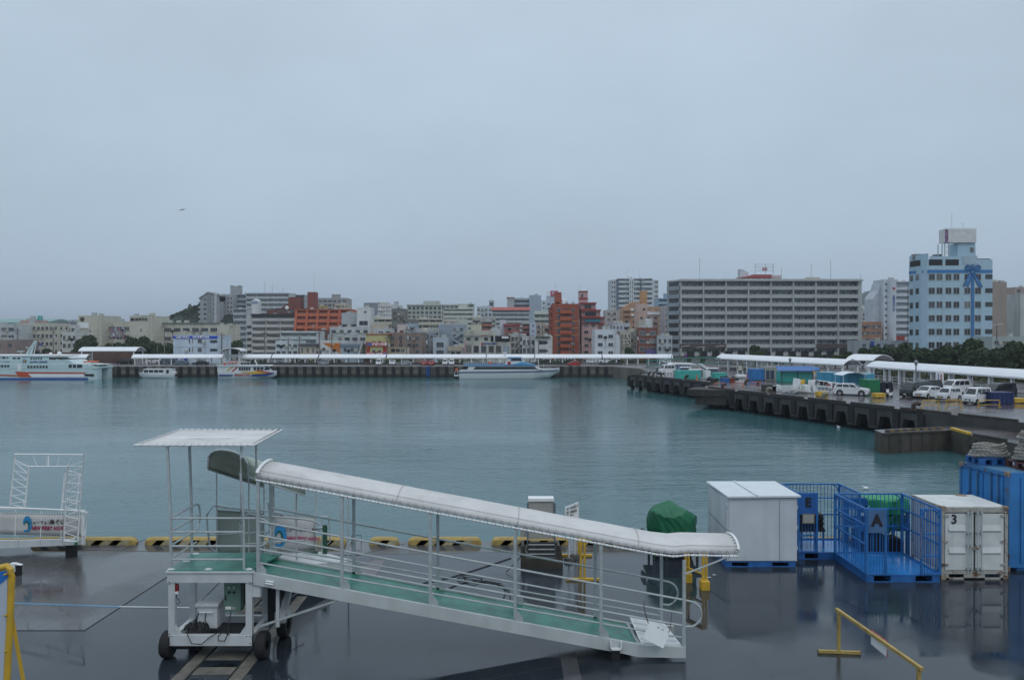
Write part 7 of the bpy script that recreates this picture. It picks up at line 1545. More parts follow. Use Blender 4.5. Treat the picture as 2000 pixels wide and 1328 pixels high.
b.build('lamp_head', WHITE2, r, local=True, smooth=True)
r = MB(); p = PY(357,410,120); 
r.add([p+Vector((-.62,0,-.22)),p+Vector((-.2,-.15,.06)),p+Vector((0,-.1,.0)),p+Vector((.25,-.15,.1)),p+Vector((.66,0,.13)),p+Vector((.22,.15,.08)),p+Vector((0,.12,.0)),p+Vector((-.2,.15,.04))], [(0,1,7),(1,2,6,7),(2,3,5,6),(3,4,5)])
r.lathe([(0,-.3),(.07,-.15),(.09,0),(.05,.2),(0,.3)], tuple(p), 8, 'y'); tag(r.build('seabird', mat('bird_grey', (.05,.055,.06), .8)), 'small dark seabird gliding in the grey sky', 'bird')
for px, py, lb in ((1638,835,'tiny white gull resting on the water below the long pier'),(1691,955,'tiny white gull on the water left of the blue container')):
    p = P(px,py,WZ); b = MB(); b.lathe([(0,-.22),(.09,-.12),(.12,.0),(.07,.15),(0,.24)], (p.x,p.y,WZ+.08), 8, 'x'); b.lathe([(0,.06),(.05,.03),(.05,-.03),(0,-.06)], (p.x-.2,p.y,WZ+.2), 8); tag(b.build('gull', WHITE2, smooth=True), lb, 'bird', 'gulls on the water')
# ================================================================ FOREGROUND
def kerb(px0, px1, label, stripes=True):
    Y = 30.02; X0, X1 = XY(px0,Y), XY(px1,Y); h = .275; w = .34
    r = thing('kerb_block', label, 'kerb', ((X0+X1)/2, Y, 0), 'striped kerb blocks on the near quay edge')
    def sec(x, e): 
        return [(x,Y-w/2*e,.0),(x,Y-w/2*e,h*.74*e),(x,Y-w*.28*e,h*e),(x,Y+w*.28*e,h*e),(x,Y+w/2*e,h*.74*e),(x,Y+w/2*e,0)]
    b = MB(); b.grid([sec(X0,.3),sec(X0+.04,.72),sec(X0+.13,.95),sec(X0+.24,1),sec(X1-.24,1),sec(X1-.13,.95),sec(X1-.04,.72),sec(X1,.3)]); b.build('block', YELR, r, smooth=True)
    b = MB(); x = X0+.32; k = 0
    while x < X1-.5:
        for a in (0,1): b.add([(x,Y-w/2-.004,.01),(x+.30,Y-w/2-.004,.01),(x+.50,Y-w/2-.004,h*.73),(x+.20,Y-w/2-.004,h*.73)], [(0,1,2,3)])
        x += .68; k += 1
    b.build('black_stripes', mat('worn_black_paint', (.012,.012,.012), .6, 0, .2), r)
    b = MB(); x = X0+.66
    while x < X1-.45: b.add([(x,Y-w/2-.003,.01),(x+.30,Y-w/2-.003,.01),(x+.50,Y-w/2-.003,h*.73),(x+.20,Y-w/2-.003,h*.73)], [(0,1,2,3)]); x += .68
    b.build('pale_stripes', mat('worn_cream_paint', (.38,.34,.22), .6, 0, .3, 5, .2), r)
kerb(60, 267, 'striped kerb block just right of the lettered gangway panel'); kerb(283, 430, 'striped kerb block seen between the posts of the canopied platform'); kerb(440, 676, 'long striped kerb block behind the second gangway'); kerb(721, 779, 'shortest striped kerb block, behind the middle of the ramp rails')
kerb(797, 940, 'rust stained striped kerb block left of the cabinet'); kerb(960, 1112, 'striped kerb block right behind the beige cabinet'); kerb(1128, 1262, 'striped kerb block left of the green tarpaulin'); kerb(1380, 1555, 'striped kerb block hidden behind the pale shed'); kerb(1575, 1700, 'striped kerb block seen through the lettered blue cages')
b = MB(); X0, X1 = XY(688,30.3), XY(706,30.3); b.tube([(X0,30.2,0),(X0,30.2,.3),(X1,30.2,.3),(X1,30.2,0)], .015, 5); b.tube([(X0+.02,30.2,.15),(X0,29.9,.0)], .012, 4); tag(b.build('ladder_hoop', DARK), 'small dark ladder hoop at the quay edge between two kerb blocks', 'ladder')

# ---- main boarding gangway -------------------------------------------------
YF, YR = 19.3, 20.72
G = thing('boarding_gangway', 'long white wheeled boarding gangway with green floor and white canvas canopy', 'gangway', (-3.0, 20.0, 0))
xl, xr, zd = XY(327,YF), XY(491,YF), 2.21
b = MB(); b.prism([(xl,YF),(xr,YF),(xr+.35,YR+.15),(xl-.02,YR+.15)], zd-.02, zd+.01, 'z'); b.build('platform_floor', GREENF, G)
b = MB()
b.bx(xl-.02,xr+.02,YF-.02,YF+.08,zd-.30,zd-.06); b.bx(xl-.05,xr+.05,YF-.05,YF+.10,zd-.06,zd-.015); b.bx(xl-.02,xl+.08,YF+.08,YR,zd-.3,zd-.02); b.bx(xr-.08,xr+.02,YF+.08,YR,zd-.3,zd-.02); b.bx(xl,xr,YR-.1,YR,zd-.3,zd-.02)
for x in (xl, xr-.16):
    for y in (YF, YR-.16): b.bx(x,x+.16,y,y+.14,.35,zd-.3)
b.bx(xl,xr,YF-.01,YF+.10,.35,.62); b.bx(xl,xr,YR-.1,YR+.01,.35,.62); b.bx(xl+.01,xl+.15,YF+.1,YR-.1,.36,.58); b.bx(xr-.15,xr-.01,YF+.1,YR-.1,.36,.58)
for sx, x in ((1,xl+.16),(-1,xr-.16)): b.prism([(x,.62),(x+sx*.16,.62),(x,.85)], YF+.005, YF+.09, 'y')
b.build('trolley_frame', WHITE, G, bevel=.008)
b = MB(); b.bx(xl+.16,xr-.16,YF+.1,YR-.1,.40,.44); b.build('trolley_tray', DARK, G)
b = MB()
for x, z in [(xl+.04,zd-.28),(xl+.04,zd-.33),(xr-.04,zd-.28),(xr-.04,zd-.33),(xr-.22,zd-.33),(xl+.04,.60),(xl+.1,.60),(xr-.04,.60),(xr-.12,.60),(xl+.04,.42),(xr-.04,.42),(xl+.04,.64)]: b.lathe([(0,-.008),(.013,-.008),(.013,0)], (x,YF-.015,z), 6, 'y')
b.build('bolts', BLACK, G)
for i in range(5):  # deck clips
    x, y = [(xl+.06,YF+.04),(XY(405,YF),YF+.04),(xr-.08,YF+.04),(xl+.14,YF+.75),(xl+.12,YR)][i]
    b = MB(); b.bx(x-.08,x+.08,y-.04,y+.04,zd+.01,zd+.03); b.bx(x-.03,x+.03,y-.02,y+.02,zd+.03,zd+.05); b.build('deck_clip', WHITE2, G)
for px, y, rr in ((323,YF+.06,.33),(509,YF+.02,.33)):
    x = XY(px,y); b = MB(); b.lathe([(.12,-.11),(rr*.9,-.12),(rr,-.08),(rr,.08),(rr*.9,.12),(.12,.11)], (x,y+.12,rr), 28, 'x'); w = b.build('wheel', TYRE, G, smooth=True)
    b = MB(); b.lathe([(0,-.10),(.17,-.105),(.19,-.06)], (x,y+.12,rr), 16, 'x'); b.build('rim', GALV, w)
for x in (xl+.1, xr+.35):
    b = MB(); b.lathe([(.12,-.11),(.3,-.12),(.33,-.08),(.33,.08),(.3,.12),(.12,.11)], (x,YR+.1,.33), 24, 'x'); b.build('wheel', TYRE, G, smooth=True)
b = MB(); b.lathe([(0,-.06),(.10,-.05),(.10,.05),(0,.06)], (XY(374,YF),YF+.4,.18), 12, 'x'); b.bx(XY(372,YF),XY(376,YF),YF+.35,YF+.45,.18,.4); b.tube([(xl-.2,YF+.18,.33),(xr+.2,YF+.18,.33)], .05, 8); b.bx(xl+.0,xl+.5,YF+.12,YF+.6,.22,.4); b.build('axle', BLACK, G)
RL = (3.49, 3.15, 2.80, 2.47)
def bend(p, n=6): return p
b = MB(); xA, xB = XY(331,YF), XY(474,YF)
def post(b, pts, w=.05): 
    for p, q in zip(pts[:-1], pts[1:]): b.beam(p, q, w, w)
pf = MB(); post(pf, [(xA,YF+.05,zd),(xA,YF+.05,3.5),(XY(322,YF),YF+.12,5.26)], .055); pf.build('canopy_post', GALV, G)
pf = MB(); post(pf, [(XY(374,YR),YR,zd),(XY(373,YR),YR,3.6),(XY(366,YR),YR+.1,5.26)], .055); pf.build('canopy_post', GALV, G)
pf = MB(); pf.tube([(xB,YF+.05,zd),(xB,YF+.05,3.45),(XY(467,YF),YF+.08,4.6),(XY(465,YF),YF+.2,4.95),(XY(463,YF),YF+.3,5.26)], .03, 8); pf.build('canopy_post', GALV, G, smooth=True)
pf = MB(); pf.tube([(XY(508,YR),YR,zd),(XY(506,YR),YR,3.5),(XY(500,YR),YR,4.6),(XY(500,YR),YR,5.26)], .03, 8); pf.build('canopy_post', GALV, G, smooth=True)
b = MB(); r_ = .026
xe = XY(504,YF); rad = (RL[0]-RL[2])/2; zc = (RL[0]+RL[2])/2
b.tube([(xA,YF+.05,RL[0]),(xe,YF+.05,RL[0])]+[(xe+math.sin(a)*rad*.85,YF+.05,zc+math.cos(a)*rad) for a in [math.pi*i/10 for i in range(1,10)]]+[(xe,YF+.05,RL[2]),(xA,YF+.05,RL[2])], r_, 8)
b.tube([(xA,YF+.05,RL[1]),(xB,YF+.05,RL[1])], r_, 8); b.tube([(xA,YF+.05,RL[3]),(xB,YF+.05,RL[3])], r_, 8)
b.build('front_rail', GALV, G, smooth=True)
b = MB(); y2 = YR+.25; xs = lambda y: xA-.02-(y-YF)*.0
b.tube([(xs(YF),YF+.05,RL[0]),(xs(y2),y2,RL[0])]+[(xs(y2)+.0,y2+math.sin(a)*.25,zc+math.cos(a)*rad) for a in [math.pi*i/10 for i in range(1,10)]]+[(xs(y2),y2,RL[2]),(xs(YF),YF+.05,RL[2])], r_, 8)
b.tube([(xs(YF),YF+.05,RL[1]),(xs(y2),y2+.2,RL[1])], r_, 8); b.tube([(xs(YF),YF+.05,RL[3]),(xs(y2),y2,RL[3])], r_, 8)
b.build('side_rail', GALV, G, smooth=True)
b = MB(); x2 = XY(524,YR)+.1
b.tube([(x2,YR,RL[0]+.02),(x2-.2,YR+.3,RL[0]+.05),(x2-.22,YR+.45,RL[0]-.2),(x2-.2,YR+.3,RL[1]),(x2,YR,RL[2])], r_, 8); b.tube([(x2-.35,YR+.2,RL[1]-.1),(x2,YR,RL[1]+.1)], r_, 8); b.tube([(x2-.3,YR+.2,RL[2]-.15),(x2,YR-.1,RL[2]+.1)], r_, 8); b.build('gate_loop', WHITE, G, smooth=True)
cz = 5.29; cx0, cx1, cy0, cy1 = -9.32, -6.38, 19.35, 22.45
b = MB(); rows = []
for i in range(13):
    row = []
    for j in range(13):
        u, v = i/12, j/12; sag = -.07*math.sin(math.pi*u)*math.sin(math.pi*v)*(1+.5*math.sin(u*9)*math.sin(v*7))+.02*math.sin(u*14+v*9)*math.sin(math.pi*u)*math.sin(math.pi*v)
        row.append((cx0+.06+(cx1-cx0-.12)*u-.22*v, cy0+.06+(cy1-cy0-.12)*v, cz+.01+sag))
    rows.append(row)
b.grid(rows); o = b.build('platform_canopy', CANVAS, G, smooth=True); so = o.modifiers.new('s','SOLIDIFY'); so.thickness = .01
b = MB(); cs = [(cx0,cy0,cz),(cx1,cy0,cz),(cx1-.22,cy1,cz),(cx0-.22,cy1,cz)]; b.tube(cs, .032, 8, closed=True); b.tube([(cx0-.1,(cy0+cy1)/2,cz-.02),(cx1-.1,(cy0+cy1)/2,cz-.02)], .025, 6); b.build('canopy_frame', WHITE2, G)
b = MB()
for k in range(4):
    p, q = Vector(cs[k]), Vector(cs[(k+1)%4]); n = int((q-p).length/.17); c = Vector(((cx0+cx1)/2-.1,(cy0+cy1)/2,cz))
    for i in range(n): m_ = p.lerp(q,(i+.5)/n); m2 = p.lerp(q,(i+.1)/n); d_ = (c-m_).normalized(); b.tube([m2-d_*.035+Vector((0,0,-.02)), m2+Vector((0,0,.035)), m_+d_*.07+Vector((0,0,.02))], .007, 4)
b.build('canopy_lacing', CORD, G)
X0r, X1r = xr+.04, 4.28; sl_ = -.1865; zT = lambda x: 2.17+sl_*(x-X0r)
xk = 3.25; zEnd = .30
b = MB(); 
def rib(y0, y1): 
    b.prism([(X0r,zT(X0r)),(xk,zT(xk)),(X1r,.33),(X1r,.06),(xk-.15,.09),(xk-.5,zT(xk-.5)-.30),(X0r,zT(X0r)-.30)], y0, y1, 'y')
rib(YF-.03, YF+.05); rib(YR-.05, YR+.03)
for i in range(12): x = X0r+.5+i*.8; b.bx(x-.04,x+.04,YF+.05,YR-.05,zT(x)-.22,zT(x)-.12)
b.build('ramp_beam', mat('ramp_grey_white', (.50,.53,.52), .45, 0, .12, 1.5, .22), G)
b = MB(); b.add([(X0r,YF+.06,zT(X0r)-.04),(XY(1246,YF),YF+.06,zT(XY(1246,YF))-.03),(XY(1222,YR),YR-.06,zT(XY(1222,YR))-.03),(X0r,YR-.06,zT(X0r)-.04)], [(0,1,2,3)]); b.add([(X0r-.3,YF+.3,zd+.012),(X0r,YF+.06,zT(X0r)-.038),(X0r,YR-.06,zT(X0r)-.038),(X0r+.0,YR+.1,zd+.012)], [(0,1,2,3)]); 
o = b.build('ramp_floor', GREENF, G)
b = MB(); xa = XY(1246,YF); xb = XY(1222,YR); b.add([(xa,YF+.06,zT(xa)-.02),(xa+.1,YF+.06,zT(xa+.1)-.02),(xb+.1,YR-.06,zT(xb+.1)-.01),(xb,YR-.06,zT(xb)-.01)], [(0,1,2,3)], 1); b.add([(xa+.1,YF+.06,.36),(X1r-.05,YF+.06,.30),(X1r-.25,YR-.06,.40),(xb+.1,YR-.06,.58)], [(0,1,2,3)])
for i in range(5): t = i/5; p = Vector((xa+.15,YF+.1,.37)).lerp(Vector((xb+.15,YR-.1,.58)),t); q = Vector((X1r-.1,YF+.1,.32)).lerp(Vector((X1r-.3,YR-.1,.42)),t); b.beam(p+Vector((0,0,.015)),q+Vector((0,0,.015)),.03,.03)
b.build('end_flap', [WHITE2, GALV], G)
b = MB(); x = 2.55; b.bx(x-.14,x+.14,YF-.16,YF-.04,.30,.335); b.bx(x-.14,x-.115,YF-.16,YF-.04,.30,.50); b.bx(x+.115,x+.14,YF-.16,YF-.04,.30,.50); b.bx(x-.1,x+.1,YF-.1,YF+.2,.0,.30,1); b.build('ground_bracket', [WHITE2, BLACK], G)
b = MB(); x = XY(527,YF); b.tube([(x-.09,YF-.06,zT(x)-.12),(x-.09,YF-.09,zT(x)-.17),(x+.09,YF-.09,zT(x)-.20),(x+.09,YF-.06,zT(x)-.15)], .022, 6, closed=True); b.build('grab_loop', WHITE2, G)
OFF = (1.29, .95, .61, .27); pxs = [503,667,840,1006,1174,1337]; px_x = [XY(p,YF) for p in pxs]
ev = lambda x: 4.42-.1865*(x-px_x[0])
zDk = lambda x: zT(x)-.02
for side, (y, rows_) in enumerate(((YF+.02,px_x),(YR-.02,[X0r+.0,-4.3+.12,-2.08+.12,.0+.1,2.10+.1,3.95]))):
    for i, x in enumerate(rows_):
        b = MB(); top = ev(x)-.02 if i < 5 else ev(px_x[4]+1.9)-.02; b.bx(x-.038,x+.038,y-.03,y+.03,zDk(x)-.16 if i < 5 else .2,top); b.build('rail_post', GALV, G)
        if i < 5:
            b = MB(); b.prism([(x-.03,zDk(x)-.20),(x+.06,zDk(x)-.21),(x+.20,zDk(x)-.06),(x+.20,zDk(x)+.08),(x+.10,zDk(x)+.22),(x+.0,zDk(x)+.30)], y-.012, y+.012, 'y'); b.build('gusset', GALV, G)
    xs0 = rows_[0]+.02; xe = rows_[5]
    b = MB(); f = lambda x, k: zDk(x)+OFF[k]
    lx = 0.32; z0, z2 = f(xe,0)+.02, f(xe,2)+.06; zc_ = (z0+z2)/2; ra = (z0-z2)/2
    b.tube([(xs0,y,f(xs0,0)),(xe,y,z0)]+[(xe+.1+math.sin(a)*ra*1.05,y,zc_-.03+math.cos(a)*ra) for a in [math.pi*i/10 for i in range(1,10)]]+([(xe+.05,y,z2-.02),(xe,y,z2),(xs0,y,f(xs0,2))] if side == 0 else [(xe,y,z2)]), .027, 8)
    if side == 0: b.tube([(xs0,y,f(xs0,1)),(xe,y,f(xe,1)+.02)], .024, 8)
    b.tube([(xs0,y,f(xs0,3)),(xe,y,f(xe,3)+.10)], .022, 8)
    b.build('ramp_rail', GALV, G, smooth=True)
path = [(px_x[0]-.05, 4.44)]
for i in range(1, 24): x = px_x[0]+(px_x[4]+1.35-px_x[0])*i/23; path.append((x, ev(x)+.02))
xe2, ze2 = path[-1]; path += [(xe2+.45, ze2-.055), (xe2+.8, ze2-.02), (XY(1443,YF), ZY(1086,YF))]
rows = []; ns = 12
for i, (x, z) in enumerate(path):
    ph = 0 if i % 4 else .005
    lean = .0
    rows.append([(x+lean*math.sin(math.pi*j/ns)+.05*math.sin(math.pi*j/ns), YF+.02+(YR-YF-.04)*(1-math.cos(math.pi*j/ns))/2, z+.05+(.28+ph)*math.sin(math.pi*j/ns)**.8) for j in range(ns+1)])
b = MB(); b.grid(rows); o = b.build('ramp_canopy', CANVAS, G, smooth=True); so = o.modifiers.new('s','SOLIDIFY'); so.thickness = .012
b = MB()
for i in (8, 15, 22):
    b.tube([Vector(p)+Vector((0,-.004,.012)) for p in rows[i]], .009, 4)
b.tube([Vector(r_[2])+Vector((0,-.01,.01)) for r_ in rows], .005, 4)
b.build('canopy_seam', mat('canvas_seam', (.45,.44,.42), .8), G)
b = MB()
for y in (YF, YR): b.tube([(x,y,z) for x, z in path], .026, 8)
b.tube([(p[0],p[1],p[2]+.015) for p in rows[0]], .045, 8); b.tube([(p[0],p[1],p[2]+.01) for p in rows[-1]], .035, 8)
for i in (4,8,12,16,20,24): b.tube([(p[0],p[1],p[2]-.03) for p in rows[i]], .018, 6)
b.build('canopy_frame', WHITE2, G, smooth=True)
b = MB(); Ltot = path[-1][0]-path[0][0]; n = 62
def along(t):
    x = path[0][0]+Ltot*t
    for (xa_,za_),(xb_,zb_) in zip(path[:-1],path[1:]):
        if xa_ <= x <= xb_: return x, za_+(zb_-za_)*(x-xa_)/(xb_-xa_)
    return path[-1]
for i in range(n):
    x, z = along((i+.3)/n); x2_, z2_ = along((i+.8)/n); b.tube([(x,YF-.03,z-.03),(x+.02,YF-.02,z+.04),((x+x2_)/2,YF+.0,z+.14),(x2_,YF-.03,z2_+.03),(x2_,YF-.03,z2_-.03)], .0045, 4)
for e_ in (0, -1):
    for j in range(1, ns): p = Vector(rows[e_][j]); q = p+Vector((.09 if e_ == 0 else -.09, 0, .005)); b.tube([p+Vector((-.03 if e_ == 0 else .03,0,.03)), q], .007, 4)
b.build('canopy_lacing', CORD, G)
b = MB(); xq = px_x[5]; b.tube([(xq,YF,zDk(xq)+1.95),(xq+.85,YF,zDk(xq)+2.28),(xq+1.05,YF,zDk(xq)+2.38),(xq+1.13,YF,ze2-.04)], .024, 8); xq -= .3; b.tube([(xq,YR,ze2-.2),(xq+.6,YR,ze2-.02)], .02, 6); b.build('canopy_brace', GALV, G, smooth=True)
eq = MB(); ex, ey = XY(408,YF+.5), YF+.35
eq.bx(ex-.25,ex+.25,ey,ey+.6,.65,1.20); eq.bx(ex-.29,ex+.29,ey-.05,ey+.65,1.20,1.28); eq.build('generator', WHITE, G, bevel=.015)
b = MB(); b.tube([(ex-.18,ey-.06,1.08),(ex+.16,ey-.06,1.08)], .02, 6); b.build('generator_handle', WHITE2, G)
cx = XY(456,YF+.45); b = MB(); b.bx(cx-.20,cx+.22,YF+.3,YF+.55,1.08,1.86); b.build('control_box', CTRL, G, bevel=.01)
b = MB()
for i, x in enumerate((cx-.06,cx+.06)):
    for k, z in enumerate((1.70,1.58)): b.lathe([(0,-.04),(.028,-.04),(.03,0)], (x,YF+.3,z), 10, 'y', k)
b.bx(cx-.17,cx-.14,YF+.285,YF+.3,1.38,1.5,1); b.build('buttons', [GALV, BLACK], G)
b = MB(); b.bx(cx-.16,cx-.02,YF+.292,YF+.3,1.15,1.22); b.bx(cx+.0,cx+.09,YF+.292,YF+.3,1.15,1.21,1); b.build('label_plate', [WHITE2, GREYCAB], G)
b = MB(); x = XY(344,YF+.1); b.bx(x-.06,x+.06,YF+.02,YF+.16,1.62,1.68); b.build('lamp_bracket', WHITE2, G)
b = MB(); b.lathe([(.055,1.68),(.06,1.72),(.058,1.80),(.045,1.85),(0,1.865)], (x,YF+.09,0), 14); b.build('warning_lamp', mat('red_lens', (.22,.012,.012), .2, 0, 0), G, smooth=True)
b = MB()
b.tube([(x,YF+.1,1.62),(x-.01,YF+.1,1.5),(x+.05,YF+.1,1.46),(x+.08,YF+.1,1.40),(x+.03,YF+.1,1.34),(x-.04,YF+.1,1.40),(x-.02,YF+.1,1.25),(x-.02,YF+.1,.85)], .009, 5)
b.tube([(ex+.0,ey-.06,1.1),(ex-.02,ey-.1,.9),(ex+.1,ey-.1,.68),(ex+.35,ey-.1,.66),(ex+.5,ey-.05,.8)], .012, 5)
b.tube([(ex-.18,ey-.06,1.1),(ex-.22,ey-.12,.9),(ex-.33,YF-.06,.66),(ex-.22,YF-.08,.44),(ex+.02,YF-.08,.42),(ex+.26,YF-.06,.62),(ex+.5,YF,.72)], .012, 5)
b.tube([(cx-.02,YF+.3,1.08),(cx-.02,YF+.1,.8),(cx+.02,YF-.05,.66),(cx-.05,YF-.07,.50),(cx-.2,YF-.07,.50),(cx-.22,YF-.05,.62),(cx-.1,YF-.03,.70),(cx+.05,YF,.62)], .014, 5)
b.tube([(cx-.3,YF+.6,1.85),(ex+.2,YF+.5,1.7),(ex-.2,YF+.5,1.3)], .01, 5)
b.build('cable', BLACK, G, smooth=True)
b = MB(); 
for i in range(9): b.lathe([(0,0),(.09,.02),(.05,.12),(0,.16)], (xl+.38+i*.055, YF+.2+(i%3)*.05, .66+(i%2)*.04), 7)
b.build('rag_bundle', BLACK, G)
b = MB(); b.beam((xr+.05,YF+.02,.78),(XY(655,YF),YF+.0,zT(XY(655,YF))-.33),.045,.045); b.beam((xr+.45,YR,1.0),(XY(625,YR),YR,zT(XY(625,YR))-.33),.05,.03); b.build('prop_strut', GALV, G)
b = MB(); b.beam((xr+.6,YF+.5,.80),(XY(566,YR+.3),YR+.6,1.75),.16,.22); b.beam((xr-.1,YR-.1,.55),(xr+.75,YF+.6,.95),.12,.2); b.bx(xr-.02,xr+.2,YF+.02,YF+.07,1.55,1.85); b.bx(xr+.5,xr+.58,YF+.3,YF+.38,.7,1.85); b.build('lift_arm', WHITE, G)
b = MB(); b.bx(xr+.1,xr+.5,YR-.5,YR-.1,.6,1.7); b.build('pump_unit', BLACK, G)
r = thing('hanging_board', 'blank white board tied by cord to the lowest ramp rails', 'board', (XY(1284,19.1),19.1,.55))
b = MB(); c = Vector((XY(1283,19.1),19.12,ZY(1239,19.1))); b.M = Matrix.Translation(c) @ Matrix.Rotation(R(27),4,'Y') @ Matrix.Rotation(R(-14),4,'X'); b.bx(-.28,.28,-.012,.012,-.22,.22); b.k = 1
for x in (-.05,.06): b.bx(x,x+.06,-.018,-.012,.16,.175)
b.build('panel', [WHITE2, BLACK], r)
b = MB(); b.tube([c+Vector((-.2,-.02,.27)),c+Vector((-.26,.1,.45)),c+Vector((-.28,.15,.75)),c+Vector((-.25,.15,.5)),c+Vector((-.2,0,.3))], .008, 4); b.tube([c+Vector((.3,0,.05)),c+Vector((.36,.1,.15)),c+Vector((.62,.9,.75))], .007, 4); b.build('cord', mat('brown_cord', (.06,.04,.03), .8), r)

S2 = Vector((-9.05,24.0,0)); E2 = Vector((-6.70,27.0,0)); t2 = (E2-S2); L2 = t2.length; t2.normalize(); n2 = Vector((t2.y,-t2.x,0))
G2 = thing('boarding_gangway', 'second gangway behind the platform with lettered canvas sides and drooping canopy', 'gangway', (-8,25.5,0))
def g2(u, off, z0, z1=None): p = S2+t2*(u*L2)+n2*off; return Vector((p.x,p.y,z0+(z1-z0)*u if z1 is not None else z0))
zb0, zb1, zt0, zt1 = 1.32, .62, 2.66, 1.72
def panel(name, u0, u1, m, off=0):
    b = MB(); rows = []
    for i in range(9): u = u0+(u1-u0)*i/8; w_ = .015*math.sin(i*2.1); rows.append([g2(u,off+w_*math.sin(math.pi*j/4),0)+Vector((0,0,(zb0+(zb1-zb0)*u)+((zt0+(zt1-zt0)*u)-(zb0+(zb1-zb0)*u))*j/4)) for j in range(5)])
    b.grid(rows); o = b.build(name, m, G2, smooth=True); so = o.modifiers.new('s','SOLIDIFY'); so.thickness = .01; return o
panel('side_canvas', .01, .44, mat('grey_green_canvas', (.27,.31,.27), .8, 0, .1, 1, .15)); panel('side_canvas', .54, .98, mat('grey_white_canvas', (.45,.46,.44), .8, 0, .08, 1, .15))
ang = math.atan2(t2.y,t2.x); slp = math.atan2((zt1-zt0),L2)
Mr = Matrix.Rotation(ang,4,'Z') @ Matrix.Rotation(-slp*.9,4,'Y') @ Matrix.Rotation(R(90),4,'X')
eu = tuple(Mr.to_euler())
text('NEW FERRY AGUNI', .155, mat('faded_crimson_lettering', (.40,.06,.16), .7), G2, g2(.84,.03,1.13), rot=eu, bold=.004, sx=1.0); text('ニューフェリー あぐに', .15, LETB, G2, g2(.84,.03,1.42), rot=eu, bold=.003)
def logo(root, fn, s_):
    """crescent wave mark: blue disc wedge with dark green inner wave; fn maps (x,z) to world"""
    o = [(math.cos(a)*.30, math.sin(a)*.5) for a in [R(250+i*14) for i in range(21)]]
    pts = [( .05,-.48)]+[(math.cos(R(d))*.32, math.sin(R(d))*.5) for d in range(-70,171,12)]
    inner = [(-.30,.05),(-.18,.22),(.02,.24),(.12,.02),(.10,-.25),(-.02,-.46)]
    b = MB(); outer = [(math.cos(R(d))*.32, math.sin(R(d))*.5) for d in range(-80,176,11)]
    inn = [(-.05+math.cos(R(d))*.20, -.12+math.sin(R(d))*.34) for d in range(-80,176,11)]
    for i in range(len(outer)-1): b.add([fn(*[c*s_ for c in outer[i]]), fn(*[c*s_ for c in outer[i+1]]), fn(*[c*s_ for c in inn[i+1]]), fn(*[c*s_ for c in inn[i]])], [(0,1,2,3)])
    b.add([fn(-.30*s_,-.48*s_), fn(.0,-.5*s_), fn(.05*s_,-.38*s_), fn(-.2*s_,-.36*s_)], [(0,1,2,3)])
    b.build('wave_logo', mat('logo_cyan', (.02,.24,.50), .5), root)
    b = MB(); in2 = [(-.08+math.cos(R(d))*.14, -.16+math.sin(R(d))*.26) for d in range(-60,170,11)]; in1 = [(-.05+math.cos(R(d))*.205, -.12+math.sin(R(d))*.345) for d in range(-60,170,11)]
    for i in range(len(in1)-1): 
        p = [fn(in1[i][0]*s_,in1[i][1]*s_), fn(in1[i+1][0]*s_,in1[i+1][1]*s_), fn(in2[i+1][0]*s_,in2[i+1][1]*s_), fn(in2[i][0]*s_,in2[i][1]*s_)]; b.add(p, [(0,1,2,3)])
    b.build('inner_wave', mat('logo_green', (.01,.12,.12), .5), root)
logo(G2, lambda x, z: g2(.60+x/L2,.025,0)+Vector((0,0,1.42+z-x*.25)), .75)
b = MB()
for off in (0, 1.75):
    b.tube([g2(-.08,off,zt0-.5),g2(-.085,off,zt0-.1),g2(-.03,off,zt0+.13),g2(.0,off,zt0+.12)]+[g2(u,off,zt0+.09,zt1+.09) for u in (.1,.5)]+[g2(.6,off,zt0+.05,zt1+.05),g2(.66,off,2.0)], .03, 8)
    b.tube([g2(-.08,off,zt0-.5),g2(-.06,off,1.6),g2(.0,off,1.3)], .03, 8)
    b.tube([g2(-.07,off,1.95),g2(.5,off,1.62)], .022, 6)
for u in (.0,.22,.44,.54,.76,.98): b.tube([g2(u,0,zb0,zb1)-Vector((0,0,.12)), g2(u,0,zt0,zt1)+Vector((0,0,1.15 if u<.5 else 1.3))], .024, 6)
for u in (.0,.22,.44,.98): b.tube([g2(u,1.7,zb0,zb1)-Vector((0,0,.1)), g2(u,1.7,zt0,zt1)+Vector((0,0,1.2))], .024, 6)
e1 = g2(1.02,0,zb1); 
b.tube([g2(.98,0,zt1+.05),g2(1.1,.1,zt1+.0),g2(1.12,.1,zt1-.9),g2(1.02,.1,zb1-.05)], .026, 6); b.tube([g2(.98,0,zt1-.35),g2(1.11,.1,zt1-.35)], .02, 6); b.tube([g2(1.05,0,zt1),g2(1.05,0,zb1-.2)], .022, 6); b.build('rails', GALV, G2, smooth=True)
b = MB(); rows = []
for i in range(9):
    u = -.06+.52*i/8; z = 3.84-1.65*u
    rows.append([g2(u,-.1+2.15*(1-math.cos(math.pi*j/10))/2,z+.66*math.sin(math.pi*j/10)**.5) for j in range(11)])
b.grid(rows); o = b.build('canopy', CANVASG, G2, smooth=True); so = o.modifiers.new('s','SOLIDIFY'); so.thickness = .012
b = MB(); b.tube(rows[0], .035, 8); b.tube(rows[3], .022, 6); b.tube(rows[6], .022, 6)
for j in (0,3,7,10): b.tube([r_[j]-Vector((0,0,.02)) for r_ in rows], .024, 6)
b.build('canopy_frame', GALV, G2, smooth=True)
b = MB()
for i in range(44): u = i/44; p = rows[0][0].lerp(rows[-1][0], u); b.tube([p+Vector((0,0,-.03)), p+Vector((.03,0,.06))], .012, 4)
for j in range(10):
    for k in (.25,.75): p = rows[0][j].lerp(rows[0][j+1],k); b.tube([p+Vector((0,0,-.04)),p+t2*.08], .009, 4)
